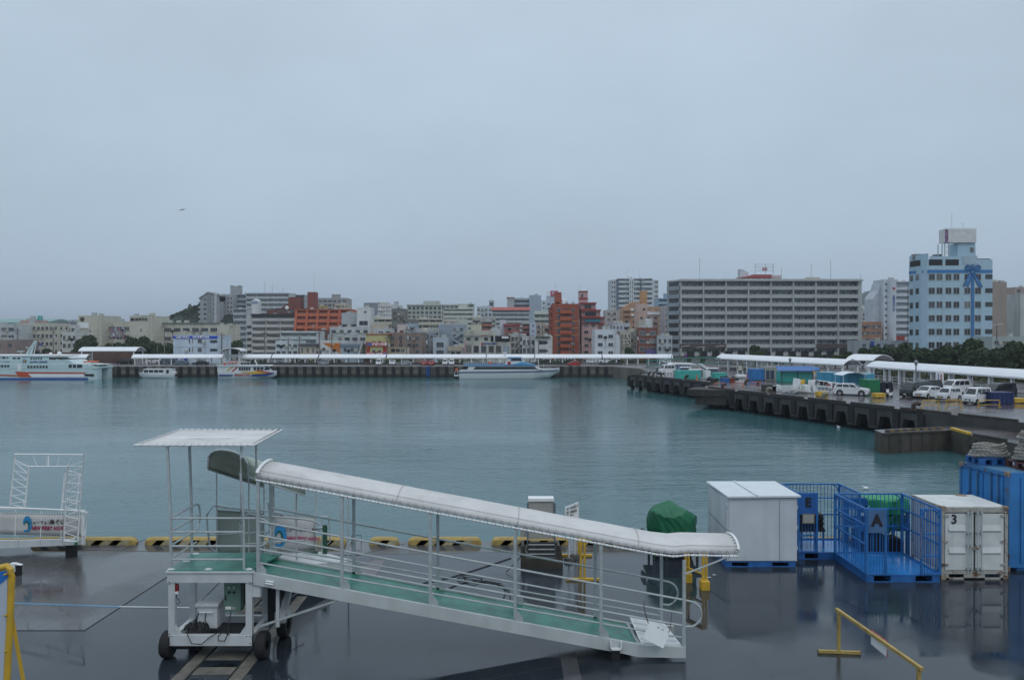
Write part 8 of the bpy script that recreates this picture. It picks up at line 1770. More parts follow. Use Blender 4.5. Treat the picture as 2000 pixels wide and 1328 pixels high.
for u0,u1 in ((.01,.44),(.54,.98)):
    for i in range(22):
        u = u0+(u1-u0)*i/22
        for z0_,z1_ in ((zt0,zt1),(zb0,zb1)): p = g2(u,.02,z0_,z1_); b.tube([p+Vector((0,0,-.03)),p+Vector((.02,0,.05))], .008, 4)
b.build('lacing', CORD, G2)
b = MB(); b.add([g2(-.02,-.05,1.2),g2(1.05,-.05,.50),g2(1.05,-.05,.22),g2(-.02,-.05,.95),g2(-.02,1.75,1.2),g2(1.05,1.75,.50),g2(1.05,1.75,.22),g2(-.02,1.75,.95)], [(0,1,2,3),(4,5,6,7),(0,1,5,4),(3,2,6,7),(0,3,7,4),(1,2,6,5)]); b.build('base_beam', WHITE, G2)
b = MB(); p = g2(.95,.1,.55); b.bx(p.x-.5,p.x+.1,p.y-.3,p.y+.05,.5,.62); p = g2(1.0,.3,0); b.bx(p.x-.02,p.x+.12,p.y,p.y+.1,.5,1.5); b.build('green_pad', mat('dark_green_pad', (.01,.07,.04), .6), G2)
b = MB(); p = g2(.9,.5,0); b.bx(p.x-.1,p.x+.1,p.y-.1,p.y+.1,0,.3); p = g2(.1,.8,0); b.bx(p.x-.1,p.x+.1,p.y-.1,p.y+.1,0,1.0); b.build('support_leg', BLACK, G2)

Yp = 28.0
G3 = thing('boarding_gangway', 'gangway at the left edge with a blue wave logo and a white truss portal', 'gangway', (XY(80,Yp), Yp, 0))
q = lambda x, y, dy=0: Vector((XY(x,Yp+dy), Yp+dy, ZY(y,Yp+dy)))
qz = lambda x, y: (XY(x,Yp), ZY(y,Yp))
b = MB(); rows = [[q(-140+ (163+140)*i/30, 1006-(30-i)*.25+j*(1047-(1006))/4 , .01*math.sin(i*1.7)) for j in range(5)] for i in range(31)]
b.grid(rows); o = b.build('side_canvas', mat('pale_side_canvas', (.52,.52,.50), .8, 0, .07, 1.2, .2), G3, smooth=True); so = o.modifiers.new('s','SOLIDIFY'); so.thickness = .01
b = MB(); b.prism([qz(-140,1058),qz(163,1052),qz(163,1063),qz(-140,1076)], Yp-.02, Yp+.1, 'y'); b.bx(XY(-140,Yp),XY(112,Yp),Yp+1.5,Yp+1.6,.55,.85)
for i in range(4): p = q(35+i*43,1054-i); b.bx(p.x-.015,p.x+.015,Yp-.04,Yp,p.z-.25,p.z+.12)
b.build('base_beam', WHITE, G3)
b = MB(); b.beam(q(-140,1056,.2), q(150,1050,.2), .1, .05); b.build('yellow_stripe', YEL, G3)
b = MB(); b.add([q(-140,1060,.05),q(160,1053,.05),q(158,1050,1.5),q(-140,1056,1.5)], [(0,1,2,3)]); b.build('floor', DARK, G3)
b = MB(); b.tube([q(-140,989,-.02), q(0,990.5,-.02), q(150,997,-.02)], .032, 8); b.tube([q(-140,990,1.5), q(165,997,1.5)], .03, 8); b.tube([q(-140,1000,0), q(168,1003,0)], .018, 6)
for x in (-30,30,80,120,160): b.tube([q(x,992+x*.03,0), q(x-2,1052,0)], .022, 6)
b.bx(q(159,0).x,q(163,0).x,Yp-.03,Yp+.05,q(0,1062).z,q(0,999).z); b.tube([q(145,996), q(171,1000), q(167,1030), q(163,1060)], .022, 6); b.build('rail', WHITE2, G3, smooth=True)
b = MB()
for i in range(58):
    for y_ in (1001.5, 1049): p = q(-130+i*5.1,y_+(0 if y_ > 1010 else -.2+i*.06),-.03); b.tube([p, p+Vector((.03,0,.06))], .009, 4)
b.build('lacing', CORD, G3)
O = [q(150,1057,-.45), q(162.5,888,-.1), q(28.5,887,.9), q(18,992,.9)]
I = [q(123,1056,-.40), q(131.5,911,-.05), q(55,911,.75), q(47.5,992,.75)]
b = MB(); b.tube(O, .033, 8); b.tube(I, .033, 8); b.tube([O[0], I[0]], .03, 8); m1 = O[1].lerp(O[2],.5); m2 = I[1].lerp(I[2],.49); b.tube([m1, m2], .028, 8)
n = 9
for i in range(n):
    a = O[0].lerp(O[1],(i+.5)/n*.92); c1 = I[0].lerp(I[1],i/n); c2 = I[0].lerp(I[1],(i+1)/n); b.tube([c1,a], .012, 5); b.tube([a,c2], .012, 5)
for i in range(6):
    a = O[3].lerp(O[2],(i+.5)/6*.93); c1 = I[3].lerp(I[2],i/6); c2 = I[3].lerp(I[2],(i+1)/6); b.tube([c1,a], .012, 5); b.tube([a,c2], .012, 5)
for i in range(4): b.tube([I[1].lerp(I[2],i/4+.02), O[1].lerp(O[2],(i+.7)/5)], .009, 4)
b.tube([I[1], O[0].lerp(O[1],.92)], .012, 5); b.tube([I[2], O[3].lerp(O[2],.9)], .012, 5)
b.build('portal_frame', WHITE2, G3, smooth=True)
b = MB(); gA = [q(119,1000,.2), q(126,925,.2), q(129,918,.25), q(155,926,.6), q(148,995,.6)]; b.tube(gA, .03, 8); b.tube([q(122,980,.2),q(128,979,.2),q(149,985,.6)], .026, 6)
for i in range(6): b.tube([q(131+i*4,921+i*1.1,.3+i*.05), q(126+i*4,980+i*.9,.3+i*.05)], .007, 4)
b.tube([q(44,990,.3),q(45,981,.3),q(50,979,.3)], .026, 6); b.build('gate', WHITE2, G3, smooth=True)
b = MB(); p = q(148,1058,-.1); b.tube([q(151,1047,-.1),q(146,1063,-.1)], .05, 6); b.build('green_rope', GREENC, G3)
p1 = q(-140,0); b = MB(); b.bx(q(120,0).x,q(135,0).x,Yp+.2,Yp+.5,0,.5); b.bx(-26,-25.6,Yp+.2,Yp+.6,0,.5); b.build('support_leg', BLACK, G3)
text('ニューフェリー', .135, LETB, G3, q(80,1020.5,-.03), sx=1.0, bold=.002); text('あぐに', .20, LETB, G3, q(111,1019.5,-.03), sx=.95, bold=.003); text('NEW FERRY AGUN', .20, LETR, G3, q(92.5,1031.5,-.03), sx=.68, bold=.006)
logo(G3, lambda x, z: q(52,1023,-.03)+Vector((x*.85,0,z)), .58)

r = thing('marker_post', 'short white capped post beside the yellow sign frame', 'post', (XY(27,25),25,0)); p = P(27,1124)
r.location = (p.x,p.y,0); WLOC[r.name] = Vector(r.location)
b = MB(); b.bx(p.x-.10,p.x+.08,p.y-.08,p.y+.1,.15,.42); b.add([(p.x+.08,p.y-.08,.40),(p.x+.26,p.y-.05,.36),(p.x+.26,p.y+.1,.36),(p.x+.08,p.y+.1,.40)], [(0,1,2,3)]); b.build('cap', WHITE2, r)
b = MB(); b.bx(p.x-.09,p.x+.2,p.y-.04,p.y+.12,0,.33); b.build('body', BLACK, r)
Yq = 13.5
r = thing('pipe_sign', 'tall yellow pipe frame holding a blue and white board at the left edge', 'sign', (XY(-60,Yq),Yq,0))
w = lambda x, y, dy=0: Vector((XY(x,Yq+dy),Yq+dy,ZY(y,Yq+dy)))
zb = .0; xp = XY(12,Yq)
b = MB(); b.tube([w(-190,1098),w(-8,1110),w(12,1105),w(19,1112),w(21,1125),w(18,1200),Vector((w(11,1328).x,Yq,w(0,1328).z)),Vector((w(3,1328).x,Yq,0))], .055, 12); b.tube([w(-190,1098),Vector((w(-190,1098).x,Yq,0))], .055, 12); b.beam(w(20,1198,.05), Vector((w(60,0).x,Yq+.3,0)), .04, .06); b.build('frame', YEL, r, smooth=True)
b = MB(); b.add([w(-180,1112,-.0),w(14,1116),w(12,1250),Vector((w(5,0).x,Yq,.3)),Vector((w(-180,0).x,Yq,.3))], [(0,1,2,3,4)]); o = b.build('board', mat('board_pale', (.45,.50,.58), .5, 0, .05), r); so = o.modifiers.new('s','SOLIDIFY'); so.thickness = .02
b = MB(); b.add([w(-180,1113,-.03),w(14,1116,-.03),w(13,1128,-.03),w(-60,1190,-.03),w(-180,1290,-.03)], [(0,1,2,3,4)]); b.build('blue_corner', mat('board_blue', (.015,.16,.50), .5, 0, .05), r)
b = MB()
for y_ in (1120,1200,1270): p = w(12,y_,-.05); b.tube([p, p+Vector((-.05,0,-.02))], .018, 6)
b.build('clip', YEL, r)

r = thing('power_cabinet', 'beige shore power cabinet with a white cap on a dark concrete block', 'cabinet', (XY(1058,27.4),27.4,0)); Y = 27.3
x0, x1 = XY(1032,Y), XY(1082,Y)
b = MB(); b.bx(x0,x1,Y+.05,Y+.4,.9,ZY(979,Y)); b.build('body', GREYCAB, r, bevel=.01); b = MB(); b.bx(x0-.0,x1+.0,Y,Y+.45,ZY(979,Y),ZY(973.5,Y)); b.build('cap', WHITE2, r)
b = MB(); b.bx(x0-.05,x0-.002,Y,Y+.1,.45,ZY(982,Y)); b.bx(x1+.002,x1+.06,Y,Y+.1,.45,ZY(982,Y)); b.build('leg', mat('blue_grey_steel', (.12,.16,.20), .5), r)
b = MB(); b.bx(x0-.28,x0-.06,Y+.1,Y+.3,.95,1.35); b.build('junction_box', GREYCAB, r)
b = MB(); xb0, xb1 = XY(1017,Y), XY(1098,Y); b.bx(xb0,xb1,Y-.45,Y+.5,0,.36); b.prism([(xb0,.36),(xb0+.18,.36),(xb0+.12,.78),(xb0+.02,.78)], Y-.4, Y+.3, 'y'); b.prism([(xb1,.36),(xb1-.2,.36),(xb1-.18,.78),(xb1-.1,.78)], Y-.4, Y+.3, 'y'); b.build('plinth', mat('wet_plinth', (.05,.045,.035), .5, 0, .4, 2, .4), r)
b = MB(); b.prism([(Y-.42,.42),(Y-.42,.47),(Y-.2,.85),(Y-.15,.85),(Y-.37,.42)], x0-.02, x1+.02, 'x'); b.k = 1
for i in range(3): b.beam((x0,Y-.41+.08*i,.50+.14*i),(x1,Y-.41+.08*i,.50+.14*i),.03,.035)
b.build('louvre', [DARK, GALV], r)
b = MB(); b.tube([(xb0+.15,Y-.3,.8),(xb0-.05,Y-.6,.4),(xb0-.5,Y-.9,.03)], .015, 6); b.build('cable', BLACK, r)
r = thing('notice_sign', 'white notice plate with rows of dark writing on a thin white post', 'sign', (XY(1115,27.6),27.6,0)); Y = 27.6
A_ = PY(1104,990,Y); B2 = PY(1130,980,Y+.3); C2 = PY(1131,1014,Y+.3); D2 = PY(1104,1016,Y)
b = MB(); b.add([A_,B2,C2,D2], [(0,1,2,3)]); o = b.build('plate', WHITE2, r); so = o.modifiers.new('s','SOLIDIFY'); so.thickness = .02
b = MB(); rr = random.Random(2)
for i, (v0, n, h_) in enumerate(((.12,10,.13),(.36,9,.16),(.60,6,.10),(.80,4,.10))):
    for j in range(n):
        if i > 1 and j == 1: continue
        u0 = .12+j*.083; u1 = u0+.05; f = lambda u, v: A_.lerp(B2,u).lerp(D2.lerp(C2,u),v)+Vector((.003,-.03,0)); b.add([f(u0,v0),f(u1,v0),f(u1,v0+h_),f(u0,v0+h_)], [(0,1,2,3)])
b.build('small_writing', mat('faded_ink', (.10,.10,.11), .6), r)
b = MB(); p = P(1111,1096); b.tube([(p.x,p.y,.1),(p.x,Y-.1,ZY(992,Y))], .028, 8); p2 = P(1123,1089); b.tube([(p2.x,p2.y,.1),(p2.x,Y+.2,ZY(985,Y))], .026, 8); b.build('post', WHITE2, r)
b = MB()
for p_ in (p, p2): b.lathe([(0,.14),(.16,.12),(.20,.0)], (p_.x,p_.y,0), 10)
b.build('foot', mat('grey_foot', (.07,.07,.06), .7, 0, .3), r)
def ystand(name, label, pA, pB, h, boxy=False):
    A = Vector(pA); Bv = Vector(pB); r = thing(name, label, 'barrier', ((A.x+Bv.x)/2,(A.y+Bv.y)/2,0), None); t = (Bv-A).normalized(); n_ = Vector((-t.y,t.x,0))
    b = MB(); up = Vector((0,0,h))
    for o_ in (-.06,.06):
        for p in (A,Bv): b.beam(p+n_*o_, p+n_*o_+up, .07, .07)
        b.beam(A+n_*o_+up, Bv+n_*o_+up, .07, .07)
    b.build('frame', YEL, r, bevel=.006)
    b = MB()
    for p in (A,Bv):
        if boxy: b.bx(p.x-.13,p.x+.13,p.y-.18,p.y+.18,0,.28)
        else: b.beam(p-n_*.55+Vector((0,0,.04)), p+n_*.55+Vector((0,0,.04)), .09, .08)
    if boxy: b.beam(A+Vector((0,0,.45)), Bv+Vector((0,0,.45)), .06, .06)
    b.build('foot', YEL, r, bevel=.01)
ystand('barrier', 'yellow double bar stand right of the white notice sign', P(1138,1133), P(1127,1086), 1.28)
ystand('barrier', 'yellow boxed stand under the lower end of the ramp canopy', P(1376,1150), P(1342,1135), 1.25, True)
Y = 28.4; X0, X1 = XY(1268,Y), XY(1362,Y); xc = (X0+X1)/2
r = thing('covered_machine', 'machine under a bright green tarpaulin left of the pale shed', 'machine', (xc,Y,0))
b = MB(); rows = []
TB = [(.62,-48,47),(.90,-46,45),(.97,-44,43),(1.03,-47,46),(1.38,-48,46),(1.60,-46,31),(1.76,-37,20),(1.90,-24,8),(2.0,-13,-1),(2.06,-6,-5)]
for i in range(34):
    v = i/33; z = .62+1.44*v; k = 0
    while k < len(TB)-2 and TB[k+1][0] < z: k += 1
    t = (z-TB[k][0])/(TB[k+1][0]-TB[k][0]); l_, r_2 = [(TB[k][c]+(TB[k+1][c]-TB[k][c])*t)*Y/F for c in (1,2)]
    cx_ = xc+(l_+r_2)/2; rx = (r_2-l_)/2; ry = min(.75, rx*1.1); row = []
    for j in range(72):
        a = 2*math.pi*j/72; c1 = abs(math.sin(a*2.5+.4+v*.8)); c2 = abs(math.sin(a*5.5+1+v*1.7*math.sin(a*2)))
        f_ = 1+(.13*c1+.07*c2-.11)*(1.1-v)+.035*math.sin(a*19+v*16)*(1-v); sag = .10*math.sin(a*3+v*5)*math.sin(math.pi*v)+.07*abs(math.sin(a*7+v*11))*math.sin(math.pi*v)
        row.append((cx_+rx*f_*math.cos(a), Y+.1+ry*f_*math.sin(a), z+sag-.04))
    rows.append(row)
b.grid(rows, closed=True); b.build('tarpaulin', GREENT, r, smooth=True)
b = MB(); b.tube([(xc+(X1-X0)/2*.97*math.cos(a),Y+.1+.70*math.sin(a),.97) for a in [2*math.pi*i/40 for i in range(40)]], .014, 5, closed=True); b.build('tie_cord', BLACK, r)
b = MB()
for x in (X0+.1,X0+.55,X1-.5,X1-.1):
    for y in (Y-.45,Y+.6): b.bx(x-.04,x+.04,y-.04,y+.04,0,.62)
b.bx(X0-.1,X1+.05,Y-.5,Y+.65,.50,.62); b.bx(X0-.25,X0-.15,Y-.3,Y+.3,.6,.95); b.build('trolley', mat('dark_green_steel', (.02,.035,.03), .5), r)
b = MB(); b.bx(X0+.2,X1-.2,Y-.3,Y+.4,.1,.5); b.build('engine', BLACK, r)

Y0, Y1 = 27.1, 29.3; x0, x1 = XY(1421,Y0), XY(1557.5,Y0); xl_ = XY(1377,29.3)
r = thing('storage_shed', 'pale grey sheet metal shed with sloping white roof on a blue pallet', 'shed', ((x0+x1)/2,28.2,0))
b = MB(); zt = 2.38; pl = [(x0,Y0),(x1,Y0),(x1-.05,Y1),(x0-.12,Y1)]; b.prism(pl, .20, zt, 'z'); b.build('wall', SHED, r)
b = MB(); xd = XY(1522.5,Y0); b.bx(x0+.06,xd-.012,Y0-.03,Y0-.002,.22,zt-.06); b.build('door', SHED, r); b = MB(); b.bx(xd+.012,x1-.01,Y0-.03,Y0-.002,.22,zt-.06); b.build('door', SHED, r)
b = MB(); ov = [(x0-.02,Y0-.12,zt+.02),(x1+.1,Y0-.1,zt+.04),(x1-.0,Y1+.08,zt+.10),(x0-.17,Y1+.08,zt+.10)]; b.add(ov+[(p[0],p[1],p[2]+.06) for p in ov], [(0,3,2,1),(4,5,6,7),(0,1,5,4),(1,2,6,5),(2,3,7,6),(3,0,4,7)]); xm = (x0+x1)/2-.35; b.beam((xm+.15,Y0-.1,zt+.11),(xm,Y1+.05,zt+.18),.06,.03); b.build('roof', mat('roof_sheet_wet', (.66,.70,.72), .25, 0, .08, 2), r)
b = MB()
for z in (.6,1.3,2.0): b.bx(x1-.01,x1+.025,Y0-.02,Y0+.05,z,z+.12); b.bx(x0-.025,x0+.01,Y0-.02,Y0+.05,z,z+.12)
b.bx(x0+.03,x0+.12,Y0-.07,Y0-.03,1.18,1.30); b.build('hinge', GALV, r)
b = MB(); b.tube([(x0+.05,Y0-.05,1.22),(x0-.02,Y0+.1,1.25),(x0-.14,Y1-.2,1.45)], .008, 4)
b.build('lock_cord', BLACK, r)
def pallet(root, x0, x1, y0, y1, h, m=BLUED):
    b = MB(); b.bx(x0,x1,y0,y1,h-.03,h); 
    for k in range(3):
        xc_ = x0+.12+(x1-x0-.24)*k/2; wv = .12 if k != 1 else .34*(x1-x0)/2
        b.bx(xc_-wv,xc_+wv,y0+.01,y1-.01,.0,h-.03)
    b.bx(x0,x1,y0+.0,y0+.03,0,.03); return b.build('pallet_base', m, root)
pallet(r, x0-.08, x1-.05, Y0-.02, Y1, .19)

def cage(name, label, x0, x1, y0, y1, zt, letter, doorL, doorR, skipback=False, plate=True, group='lettered blue mesh cages'):
    r = thing(name, label, 'cage', ((x0+x1)/2,(y0+y1)/2,0), group)
    pallet(r, x0, x1, y0, y1, .24)
    b = MB(); b.bx(x0+.03,x1-.03,y0+.03,y1-.03,.24,.255); b.build('floor', mat('wet_blue_floor', (.03,.20,.52), .18, 0, .25, 1.5), r)
    def side(A, Bv, nb, nm, mids=(.45,.75), gus=True, ps='ab'):
        b = MB(); A = Vector(A); Bv = Vector(Bv); U = Vector((0,0,1))
        b.beam(A+U*zt, Bv+U*zt, .05, .05); b.beam(A+U*.27, Bv+U*.27, .05, .05)
        for m_ in mids: b.beam(A+U*(.27+(zt-.27)*m_), Bv+U*(.27+(zt-.27)*m_), .045, .045)
        for P_, c_ in ((A,'a'),(Bv,'b')):
            if c_ in ps: b.beam(P_+U*.26, P_+U*(zt+.028), .064, .064)
        for i in range(1,nb): p = A.lerp(Bv,i/nb); b.tube([p+U*.27, p+U*zt], .012, 5)
        if gus:
            for P_, Q_ in ((A,Bv),(Bv,A)): d_ = (Q_-P_).normalized(); b.tube([P_+d_*.22+U*(zt-.02), P_+d_*.08+U*(zt-.08), P_+d_*.02+U*(zt-.25)], .022, 5)
        b.build(nm, BLUE, r)
    side((x0,y0,0),(x0,y1,0),18,'side_grille'); side((x1,y0,0),(x1,y1,0),18,'side_grille'); side((x0+.03,y1+.002,0),(x1-.03,y1+.002,0),16,'back_grille',ps='')
    if doorL: side((x0+.033,y0-.004,0),(x0+doorL,y0-.004,0),6,'door_grille',(.28,.65),ps='b')
    if doorR: side((x1-doorR,y0-.004,0),(x1-.033,y0-.004,0),6,'door_grille',(.28,.62),ps='a')
    b = MB()
    for fx in (x0+.25,x1-.25): b.tube([(fx-.24,y0,zt+.03),(fx,y0+.35,zt+.03)], .02, 5)
    b.build('corner_brace', BLUE, r)
    if letter:
        b = MB(); b.bx(x0+.03,x0+doorL-.03,y0-.045,y0-.02,zt-.75,zt-.02); b.build('letter_plate', mat('letter_plate_blue', (.02,.11,.36), .5, 0, .15) if letter == 'E' else mat('letter_plate_grey', (.06,.14,.28), .5, 0, .2), r)
        text(letter, .52 if letter == 'A' else .44, LETB, r, (x0+doorL/2, y0-.05, zt-.36 if letter == 'A' else zt-.33), sx=.92, bold=.028)
    return r
cA = cage('mesh_cage','open blue mesh cage lettered A beside the white container',11.50,13.88,25.4,27.9,2.36,'A',.62,.60)
cE = cage('mesh_cage','blue mesh cage lettered E right of the pale shed',XY(1562,27.9),12.42,28.0,29.75,2.36,'E',.66,0)
Y = 28.0; b = MB(); xe = XY(1562,27.9); b.bx(xe+.15,xe+.53,Y-.06,Y-.03,1.32,1.62); b.build('paper_notice', mat('paper_notice', (.35,.36,.33), .7, 0, .2, 20), cE); b = MB(); 
for a_ in ((xe+.13,xe+.55,1.30,1.32),(xe+.13,xe+.55,1.62,1.64),(xe+.13,xe+.15,1.32,1.62),(xe+.53,xe+.55,1.32,1.62)): b.bx(a_[0],a_[1],Y-.065,Y-.03,a_[2],a_[3])
b.build('notice_frame', mat('brass_frame', (.25,.20,.08), .5), cE)
r = thing('basket_stack','dark stack of folded nets inside the cage lettered E','net pile',(11.0,28.9,.26)); b = MB()
for i in range(6): b.bx(10.55,11.35,28.5+.05*(i%2),29.3,.95+i*.09,1.02+i*.09)
b.bx(10.5,11.4,28.5,29.35,.86,.95); b.build('nets', BLACK, r); b = MB()
for x in (10.55,11.35):
    for y in (28.55,29.3): b.bx(x-.03,x+.03,y-.03,y+.03,.26,.86)
b.build('stand', BLUED, r)
r = thing('blue_rack','blue shelf rack with two deep beams behind the cage lettered A','rack',(13.3,28.6,0)); b = MB()
for x in (12.55,14.3):
    for y in (28.3,29.4): b.bx(x-.05,x+.05,y-.05,y+.05,0,1.95)
for z in (1.62,.95): b.bx(12.5,14.35,28.22,28.3,z,z+.28); b.bx(12.5,14.35,29.4,29.48,z,z+.28); b.bx(12.55,14.3,28.3,29.4,z,z+.04)
b.build('frame', BLUE, r)
def cloth(name, label, cat, x0, x1, y, z0, z1, m, seed=0, depth=.9):
    b = MB(); rows = []; q_ = random.Random(seed); f1, f2 = q_.uniform(5,9), q_.uniform(11,17)
    for j in range(13):
        v = j/12
        rows.append([(x0+(x1-x0)*i/24, (y-.05-.05*math.sin(f1*i/24*2+v*3)*(.4+v)) if v > .25 else y+depth*(1-v/.25), (z1 if v <= .25 else z1-(z1-z0)*(v-.25)/.75)+.05*math.sin(f2*i/24)*v+.06*math.sin(f1*i/24+2)*(.3+v)) for i in range(25)])
    b.grid(rows); o = b.build(name, m, smooth=True); so = o.modifiers.new('s','SOLIDIFY'); so.thickness = .012; tag(o, label, cat); return o
cloth('green_tarpaulin','green tarpaulin hung over the top beam of the blue rack','tarpaulin',12.75,14.25,28.2,1.55,2.12,mat('light_green_tarpaulin', (.02,.27,.10), .5, 0, .2, 3),3)
cloth('green_tarpaulin','darker fold of green tarpaulin between the two rack beams','tarpaulin',13.2,14.2,28.25,1.0,1.52,GREENT,5)
r = thing('crate_stack','dark crates and gear on the rack floor behind the cage lettered A','crates',(13.3,28.7,0)); b = MB(); b.bx(12.7,13.5,28.4,29.3,.05,.8); b.bx(13.55,14.2,28.4,29.2,.05,.6); b.build('crate', DARK, r, bevel=.03)
b = MB(); x = 13.25; 
for i in range(26): z = 2.1-i*.052; b.lathe([(.012,-.02),(.022,0),(.012,.02)], (x+.01*math.sin(i),25.36,z), 5)
tag(b.build('chain', RUSTY), 'rusty chain hanging on the right door of the cage lettered A', 'chain')

x0, x1, y0, y1, zt = XY(1840,25.7), XY(1970,25.7), 25.7, 27.65, 2.38
r = thing('cargo_container','white rust edged cargo container numbered 3','container',((x0+x1)/2,26.7,0))
b = MB(); b.bx(x0+.06,x1-.06,y0+.06,y1,.24,zt-.06); b.bx(x0+.03,x1-.03,y0+.03,y1+.02,zt-.06,zt); 
for i in range(9): y = y0+.2+i*.2; b.bx(x0+.02,x0+.06,y,y+.1,.3,zt-.12)
b.build('body', CONT, r)
b = MB()
for x in (x0,x1-.10): b.bx(x,x+.10,y0,y0+.10,0.12,zt-.1)
b.bx(x0,x0+.08,y1-.08,y1,0,zt-.05); b.bx(x0+.1,x1-.1,y0,y0+.08,zt-.18,zt-.02); b.bx(x0,x1,y0-.01,y0+.09,.18,.28); b.bx(x0,x0+.06,y0+.1,y1,zt-.08,zt+.01)
for a_, c_ in ((x0+.12,x0+.24),(x0+.75,x1-.75),(x1-.24,x1-.12)): b.bx(a_,c_,y0,y0+.08,.0,.18)
b.bx(x0+.1,x1-.1,y0,y0+.08,.0,.05); b.build('frame', mat('rusty_white_frame', (.40,.39,.35), .6, 0, .15, 3, .4, .62), r)
for x in (x0,x1-.14):
    for z in (0,zt-.12):
        b = MB(); b.bx(x-.012,x+.15,y0-.02,y0+.14,z,z+.13); b.build('corner_casting', RUSTY, r)
b = MB(); b.bx(x0+.11,x1-.11,y0+.05,y0+.058,.27,zt-.2); b.build('door_gasket', DARK, r)
xm = (x0+x1)/2
for k, (a_, c_) in enumerate(((x0+.13,xm-.03),(xm+.03,x1-.13))):
    q = MB(); q.bx(a_,c_,y0+.015,y0+.048,.30,zt-.22)
    for z in (.95,1.68): 
        wv = (a_+.12,c_-.28) if k == 0 else (a_+.2,c_-.1)
        q.add([(wv[0],y0+.014,z+.11),(wv[1],y0+.014,z+.11),(wv[1],y0-.03,z-.08),(wv[0],y0-.03,z-.08),(wv[0],y0+.014,z-.14),(wv[1],y0+.014,z-.14)], [(0,1,2,3),(3,2,5,4),(0,3,4),(1,5,2)])
    d = q.build('door', CONT, r)
    for xb in ((c_-.10,c_-.21) if k == 0 else (a_+.04,a_+.18)):
        q = MB(); q.tube([(xb,y0-.045,.26),(xb,y0-.045,zt-.1)], .016, 8)
        for z in (.34,1.1,1.5,zt-.22): q.bx(xb-.035,xb+.035,y0-.06,y0+.015,z,z+.06)
        q.build('lock_bar', GALV, d)
    q = MB(); q.bx(xm-.10+k*.12,xm-.02+k*.12,y0-.08,y0-.03,1.0,1.06); q.build('handle', RUSTY, d)
    for z in (.45,1.2,2.05): q = MB(); xh = a_-.05 if k == 0 else c_-.10; q.bx(xh,xh+.15,y0-.02,y0+.012,z,z+.07); q.build('hinge', mat('rusty_white_frame', (.40,.39,.35)), d)
text('3', .42, LETB, r, (x0+.42,y0+.005,zt-.42), bold=.008, ext=.006)
b = MB(); b.lathe([(0,.03),(.18,.02),(.2,0)], (x0+1.7,y1-.1,zt), 12); b.build('roof_vent', RUSTY, r)

cA_ = Vector((XY(1974,26.6),26.6,0)); cB_ = Vector((XY(1877,28.9),28.9,0)); zt = 3.34
r = thing('cargo_container','tall blue cargo container with rust holed doors at the right edge','container',(19.5,28.2,0))
dr = Vector((1,.0,0)); 
poly = [(cA_.x,cA_.y),(cA_.x+6,cA_.y+.0),(cA_.x+6,cB_.y+.3),(cB_.x,cB_.y)]
b = MB(); b.prism(poly, .12, zt, 'z'); b.prism([(poly[0][0]+.3,poly[0][1]+.1),(poly[1][0],poly[1][1]+.1),(poly[2][0],poly[2][1]-.1),(poly[3][0]+.3,poly[3][1]-.1)], 0, .12, 'z')
for i in range(24): x = cA_.x+.35+i*.24; b.bx(x,x+.12,cA_.y-.035,cA_.y,.3,zt-.15)
b.build('body', BLUEC, r)
u = (cA_-cB_); LL = u.length; u.normalize(); nn = Vector((u.y,-u.x,0)); nn = nn if nn.x < 0 else -nn
def face(s0, s1, z0, z1, t, o0=0.0): 
    a_ = cB_+u*s0+nn*o0; c_ = cB_+u*s1+nn*o0; q = [a_,c_,c_+nn*t,a_+nn*t]
    return [(p.x,p.y,z0) for p in q]+[(p.x,p.y,z1) for p in q]
bf = [(0,3,2,1),(4,5,6,7),(0,1,5,4),(1,2,6,5),(2,3,7,6),(3,0,4,7)]
for s0, s1, nm in ((.12,LL/2-.04,'door'),(LL/2+.04,LL-.28,'door')):
    q = MB(); q.add(face(s0,s1,.25,zt-.22,.035), bf); d = q.build(nm, BLUEC, r)
    for k in (.42,.80): s_ = s0+(s1-s0)*k; q = MB(); q.add(face(s_-.02,s_+.02,.2,zt-.08,.06,.035), bf); q.build('lock_bar', mat('dull_blue_bar', (.05,.15,.30), .5, 0, .3, 3, .3, .3), d)
b = MB()
for s0, s1 in ((.0,.1),(LL-.16,LL+.0)): b.add(face(s0,s1,.12,zt-.0,.05), bf)
b.add(face(.1,LL-.16,zt-.14,zt+.0,.05), bf); b.build('door_frame', mat('rusty_blue_frame', (.04,.17,.38), .6, 0, .2, 2, .3, .55), r)
b = MB()
for s_ in (0, LL-.18):
    for z in (.0, zt-.13): b.add(face(s_-.01,s_+.19,z,z+.15,.08,-.01), bf)
b.build('corner_casting', RUSTY, r)
b = MB(); c_ = cB_+u*.75+nn*.045; 
b.add([tuple((c_+u*(.12*math.cos(a)*(1+.2*math.sin(3*a))))[:2])+(2.02+.20*math.sin(a),) for a in [2*math.pi*i/14 for i in range(14)]], [tuple(range(14))])
c_ = cB_+u*.45+nn*.045; b.add([tuple((c_+u*(.05*math.cos(a)))[:2])+(2.28+.05*math.sin(a),) for a in [2*math.pi*i/10 for i in range(10)]], [tuple(range(10))]); b.build('rust_hole', mat('rust_hole', (.02,.012,.01), .9, 0, .5, 10), r)
b = MB(); p0, p1 = cB_+u*.06, cA_-u*.06; b.add([(p0.x,p0.y,zt+.004),(p1.x,p1.y,zt+.004),(cA_.x+5.9,cA_.y+.08,zt+.004),(cA_.x+5.9,cB_.y+.2,zt+.004)], [(0,1,2,3)]); b.build('roof_sheet', mat('pale_blue_roof', (.10,.24,.38), .4, 0, .3, 1, 0, .2), r)
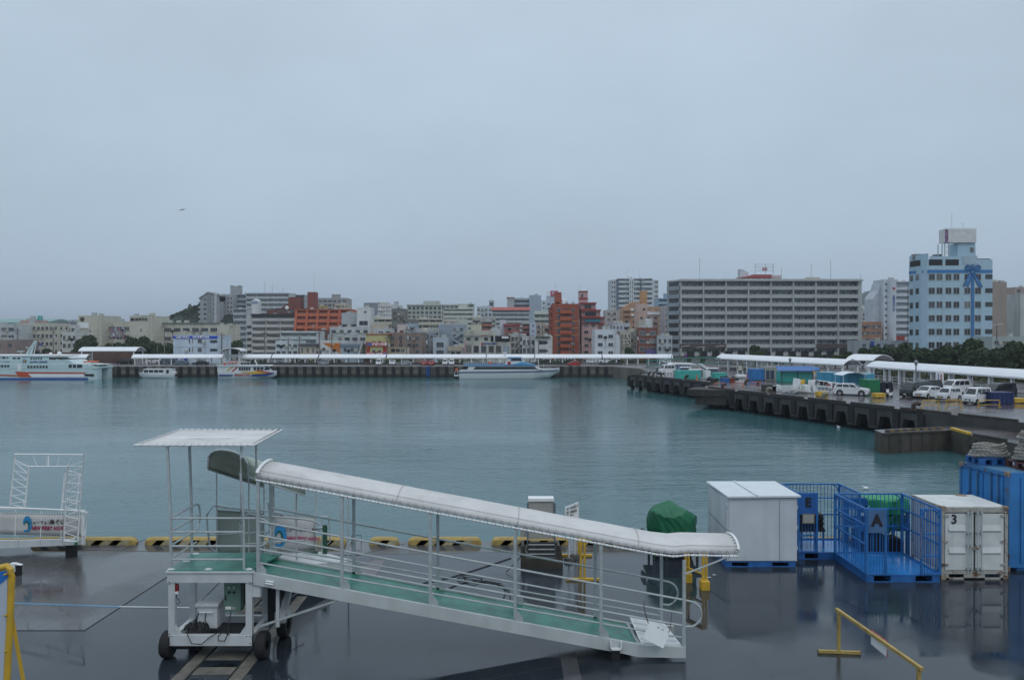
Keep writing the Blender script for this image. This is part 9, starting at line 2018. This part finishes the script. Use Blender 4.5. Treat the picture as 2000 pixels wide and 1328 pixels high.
def toppallet(label, x0, x1, y0, y1, m, mk=False):
    r = thing('pallet', label, 'pallet', ((x0+x1)/2,(y0+y1)/2,zt+.01)); b = MB(); z = zt+.012
    b.bx(x0,x1,y0,y1,z+.20,z+.24)
    for k in range(3):
        xc_ = x0+.09+(x1-x0-.18)*k/2
        for l in range(3): yc_ = y0+.09+(y1-y0-.18)*l/2; b.bx(xc_-.09,xc_+.09,yc_-.09,yc_+.09,z+.02,z+.20)
    b.bx(x0,x1,y0,y1,z,z+.02); b.build('deck', m, r, bevel=.005)
    if mk:
        b = MB(); b.bx(x0,x1,y0-.012,y0-.002,z+.02,z+.22); b.build('side_board', m, r)
        b = MB()
        for i in range(9): b.bx(x0+.18+i*.10,x0+.24+i*.10,y0-.016,y0-.012,z+.09,z+.14)
        b.build('stencil_marks', mat('stencil_white', (.4,.38,.38), .7), r)
toppallet('blue pallet under the smaller rope coil', 16.75, 17.75, 28.0, 28.95, BLUED); toppallet('maroon pallet under the larger rope coil', 17.60, 19.2, 26.75, 28.0, mat('maroon_plastic', (.13,.055,.055), .6, 0, .2), True)
def ropetex(b, cx, cy, z0, r0, r1, turns, rr, seed, hstep):
    q_ = random.Random(seed); pts = []; n = 26
    for i in range(int(turns*n)):
        a = 2*math.pi*i/n; k = i/(turns*n); R_ = r0+(r1-r0)*k+.03*math.sin(a*2.3+seed); pts.append((cx+R_*math.cos(a)*1.15, cy+R_*math.sin(a)*.9, z0+rr+hstep*(i/n)+.02*math.sin(a*3.1+seed)))
    # three twisted strands
    P_ = [Vector(p) for p in pts]
    for s_ in range(3):
        o = []
        for i in range(len(P_)*3-3):
            i0 = i//3; f_ = (i%3)/3; p = P_[i0].lerp(P_[min(i0+1,len(P_)-1)], f_); t = (P_[min(i0+1,len(P_)-1)]-P_[i0]).normalized(); x = Vector((0,0,1)); y = t.cross(x); ph = i*.55+s_*2.094
            o.append(p+x*math.cos(ph)*rr*.5+y*math.sin(ph)*rr*.5)
        b.tube(o, rr*.58, 5)
r = thing('rope_coil','smaller coil of thick grey mooring rope on the blue pallet','rope',(17.25,28.4,zt+.26)); b = MB()
ropetex(b, 17.30, 28.4, zt+.25, .56, .40, 5, .055, 1, .088); ropetex(b, 17.30, 28.4, zt+.25, .40, .30, 4, .055, 2, .09); b.build('rope', ROPE, r, local=False, smooth=True)
r = thing('rope_coil','larger heaped coil of thick grey mooring rope on the maroon pallet','rope',(18.4,27.4,zt+.26)); b = MB()
ropetex(b, 18.45, 27.4, zt+.25, .72, .52, 6, .065, 3, .10); ropetex(b, 18.5, 27.4, zt+.78, .50, .62, 3, .065, 4, .09); ropetex(b, 18.5, 27.4, zt+.3, .5, .3, 6, .065, 5, .13)
pts = []
for i in range(60): a = i*.35; pts.append((18.35+.45*math.cos(a*1.3)+.15*math.sin(a*2.9), 27.3+.35*math.sin(a), zt+1.12+.12*math.sin(a*1.7)+.0015*i))
for s_ in range(3): b.tube([Vector(p)+Vector((.03*math.cos(i*1.6+s_*2.1),.03*math.sin(i*1.6+s_*2.1),.03*math.sin(i*1.6+s_*2.1+1))) for i,p in enumerate(pts)], .04, 5)
b.build('rope', ROPE, r, smooth=True)

r = thing('barrier','low yellow bar barrier with a small white plate in the right foreground','barrier',(8.4,18,0)); b = MB()
A_ = P(1638,1276); Bv = Vector((8.5,16.35,0)); A_.z = 0; h = 1.08
d_ = (Bv-A_).normalized(); 
b.beam(A_-d_*.12+Vector((0,0,h)), Bv+d_*.12+Vector((0,0,h)), .075, .075); b.build('top_bar', YELR, r, bevel=.004)
for p in (A_, Bv):
    b = MB(); b.beam(p+Vector((0,0,.08)), p+Vector((0,0,h-.04)), .07, .07); b.build('post', YELR, r)
    b = MB(); b.beam(p+Vector((-.5,.05,.045)), p+Vector((.52,-.05,.045)), .07, .07); b.k = 1; b.beam(p+Vector((-.505,.05,.045)), p+Vector((-.50,.05,.045)), .066, .066); b.beam(p+Vector((.52,-.05,.045)), p+Vector((.525,-.05,.045)), .066, .066); b.build('foot', [YELR, BLACK], r)
m1 = A_.lerp(Bv,.42); m2 = A_.lerp(Bv,.62); b = MB(); b.add([m1+Vector((.06,0,h+.05)),m2+Vector((.06,0,h+.05)),m2+Vector((.06,0,h-.32)),m1+Vector((.06,0,h-.28))], [(0,1,2,3)]); o = b.build('plate', [WHITE2], r); so = o.modifiers.new('s','SOLIDIFY'); so.thickness = .012
b = MB(); b.tube([m1+Vector((.05,0,h+.055)),m2+Vector((.05,0,h+.055)),m2+Vector((.05,.0,h-.32))], .012, 5); b.build('red_edge', TAIL, r)
b = MB()
def gl(pts, rr=.016, z=.02): b.tube([P(x,y,0)+Vector((0,0,z)) for x, y in pts], rr, 6)
gl([(998,1090),(960,1103),(920,1116),(880,1128),(850,1134),(828,1139),(815,1149)]); gl([(857,1157),(872,1152),(890,1143),(912,1137),(925,1135),(938,1137),(960,1137),(975,1142),(985,1150),(988,1155),(983,1170),(984,1180)])
gl([(893,1131),(905,1125),(925,1124),(942,1128),(938,1137),(925,1141),(912,1138),(908,1128),(903,1125)],.015,.035); gl([(925,1135),(900,1137),(893,1132),(905,1130),(928,1134),(950,1136),(978,1141),(995,1156),(998,1178)],.014,.03)
tag(b.build('ground_cable', BLACK, smooth=True), 'black cable lying in loose loops on the wet ground behind the ramp', 'cable')
for px, py, lb in ((1395,1123,'white scrap of litter left of the shed reflection'),(1385,1128,'second scrap of litter near the yellow boxed stand')):
    p = P(px,py,0); b = MB(); b.add([(p.x-.07,p.y,.01),(p.x+.02,p.y-.04,.03),(p.x+.09,p.y+.01,.01),(p.x,p.y+.05,.02)], [(0,1,2,3)]); o = b.build('litter', WHITE2); so = o.modifiers.new('s','SOLIDIFY'); so.thickness = .004; tag(o, lb, 'litter')
for o in bpy.data.objects:
    for k_ in ('_w','_z','_h'):
        if k_ in o.keys(): del o[k_]
HAZE = .00022
# ================================================================ haze
mb = MB(); mb.bx(-7000, 7000, -500, 9500, -6, 130)
hz = mb.build('haze', DARK, loc=(0,0,0)); hz.data.materials.clear()
hm = bpy.data.materials.new('haze_air'); hm.use_nodes = True
n = hm.node_tree.nodes; l = hm.node_tree.links
for q in list(n):
    if q.type == 'BSDF_PRINCIPLED': n.remove(q)
pv = n.new('ShaderNodeVolumePrincipled'); pv.inputs['Color'].default_value = (.86,.93,1,1)
pv.inputs['Density'].default_value = HAZE; pv.inputs['Anisotropy'].default_value = .2
out = [q for q in n if q.type == 'OUTPUT_MATERIAL'][0]; l.new(pv.outputs[0], out.inputs['Volume'])
hz.data.materials.append(hm); tag(hz, 'thin pale damp air over the whole harbour', 'haze', kind='stuff')
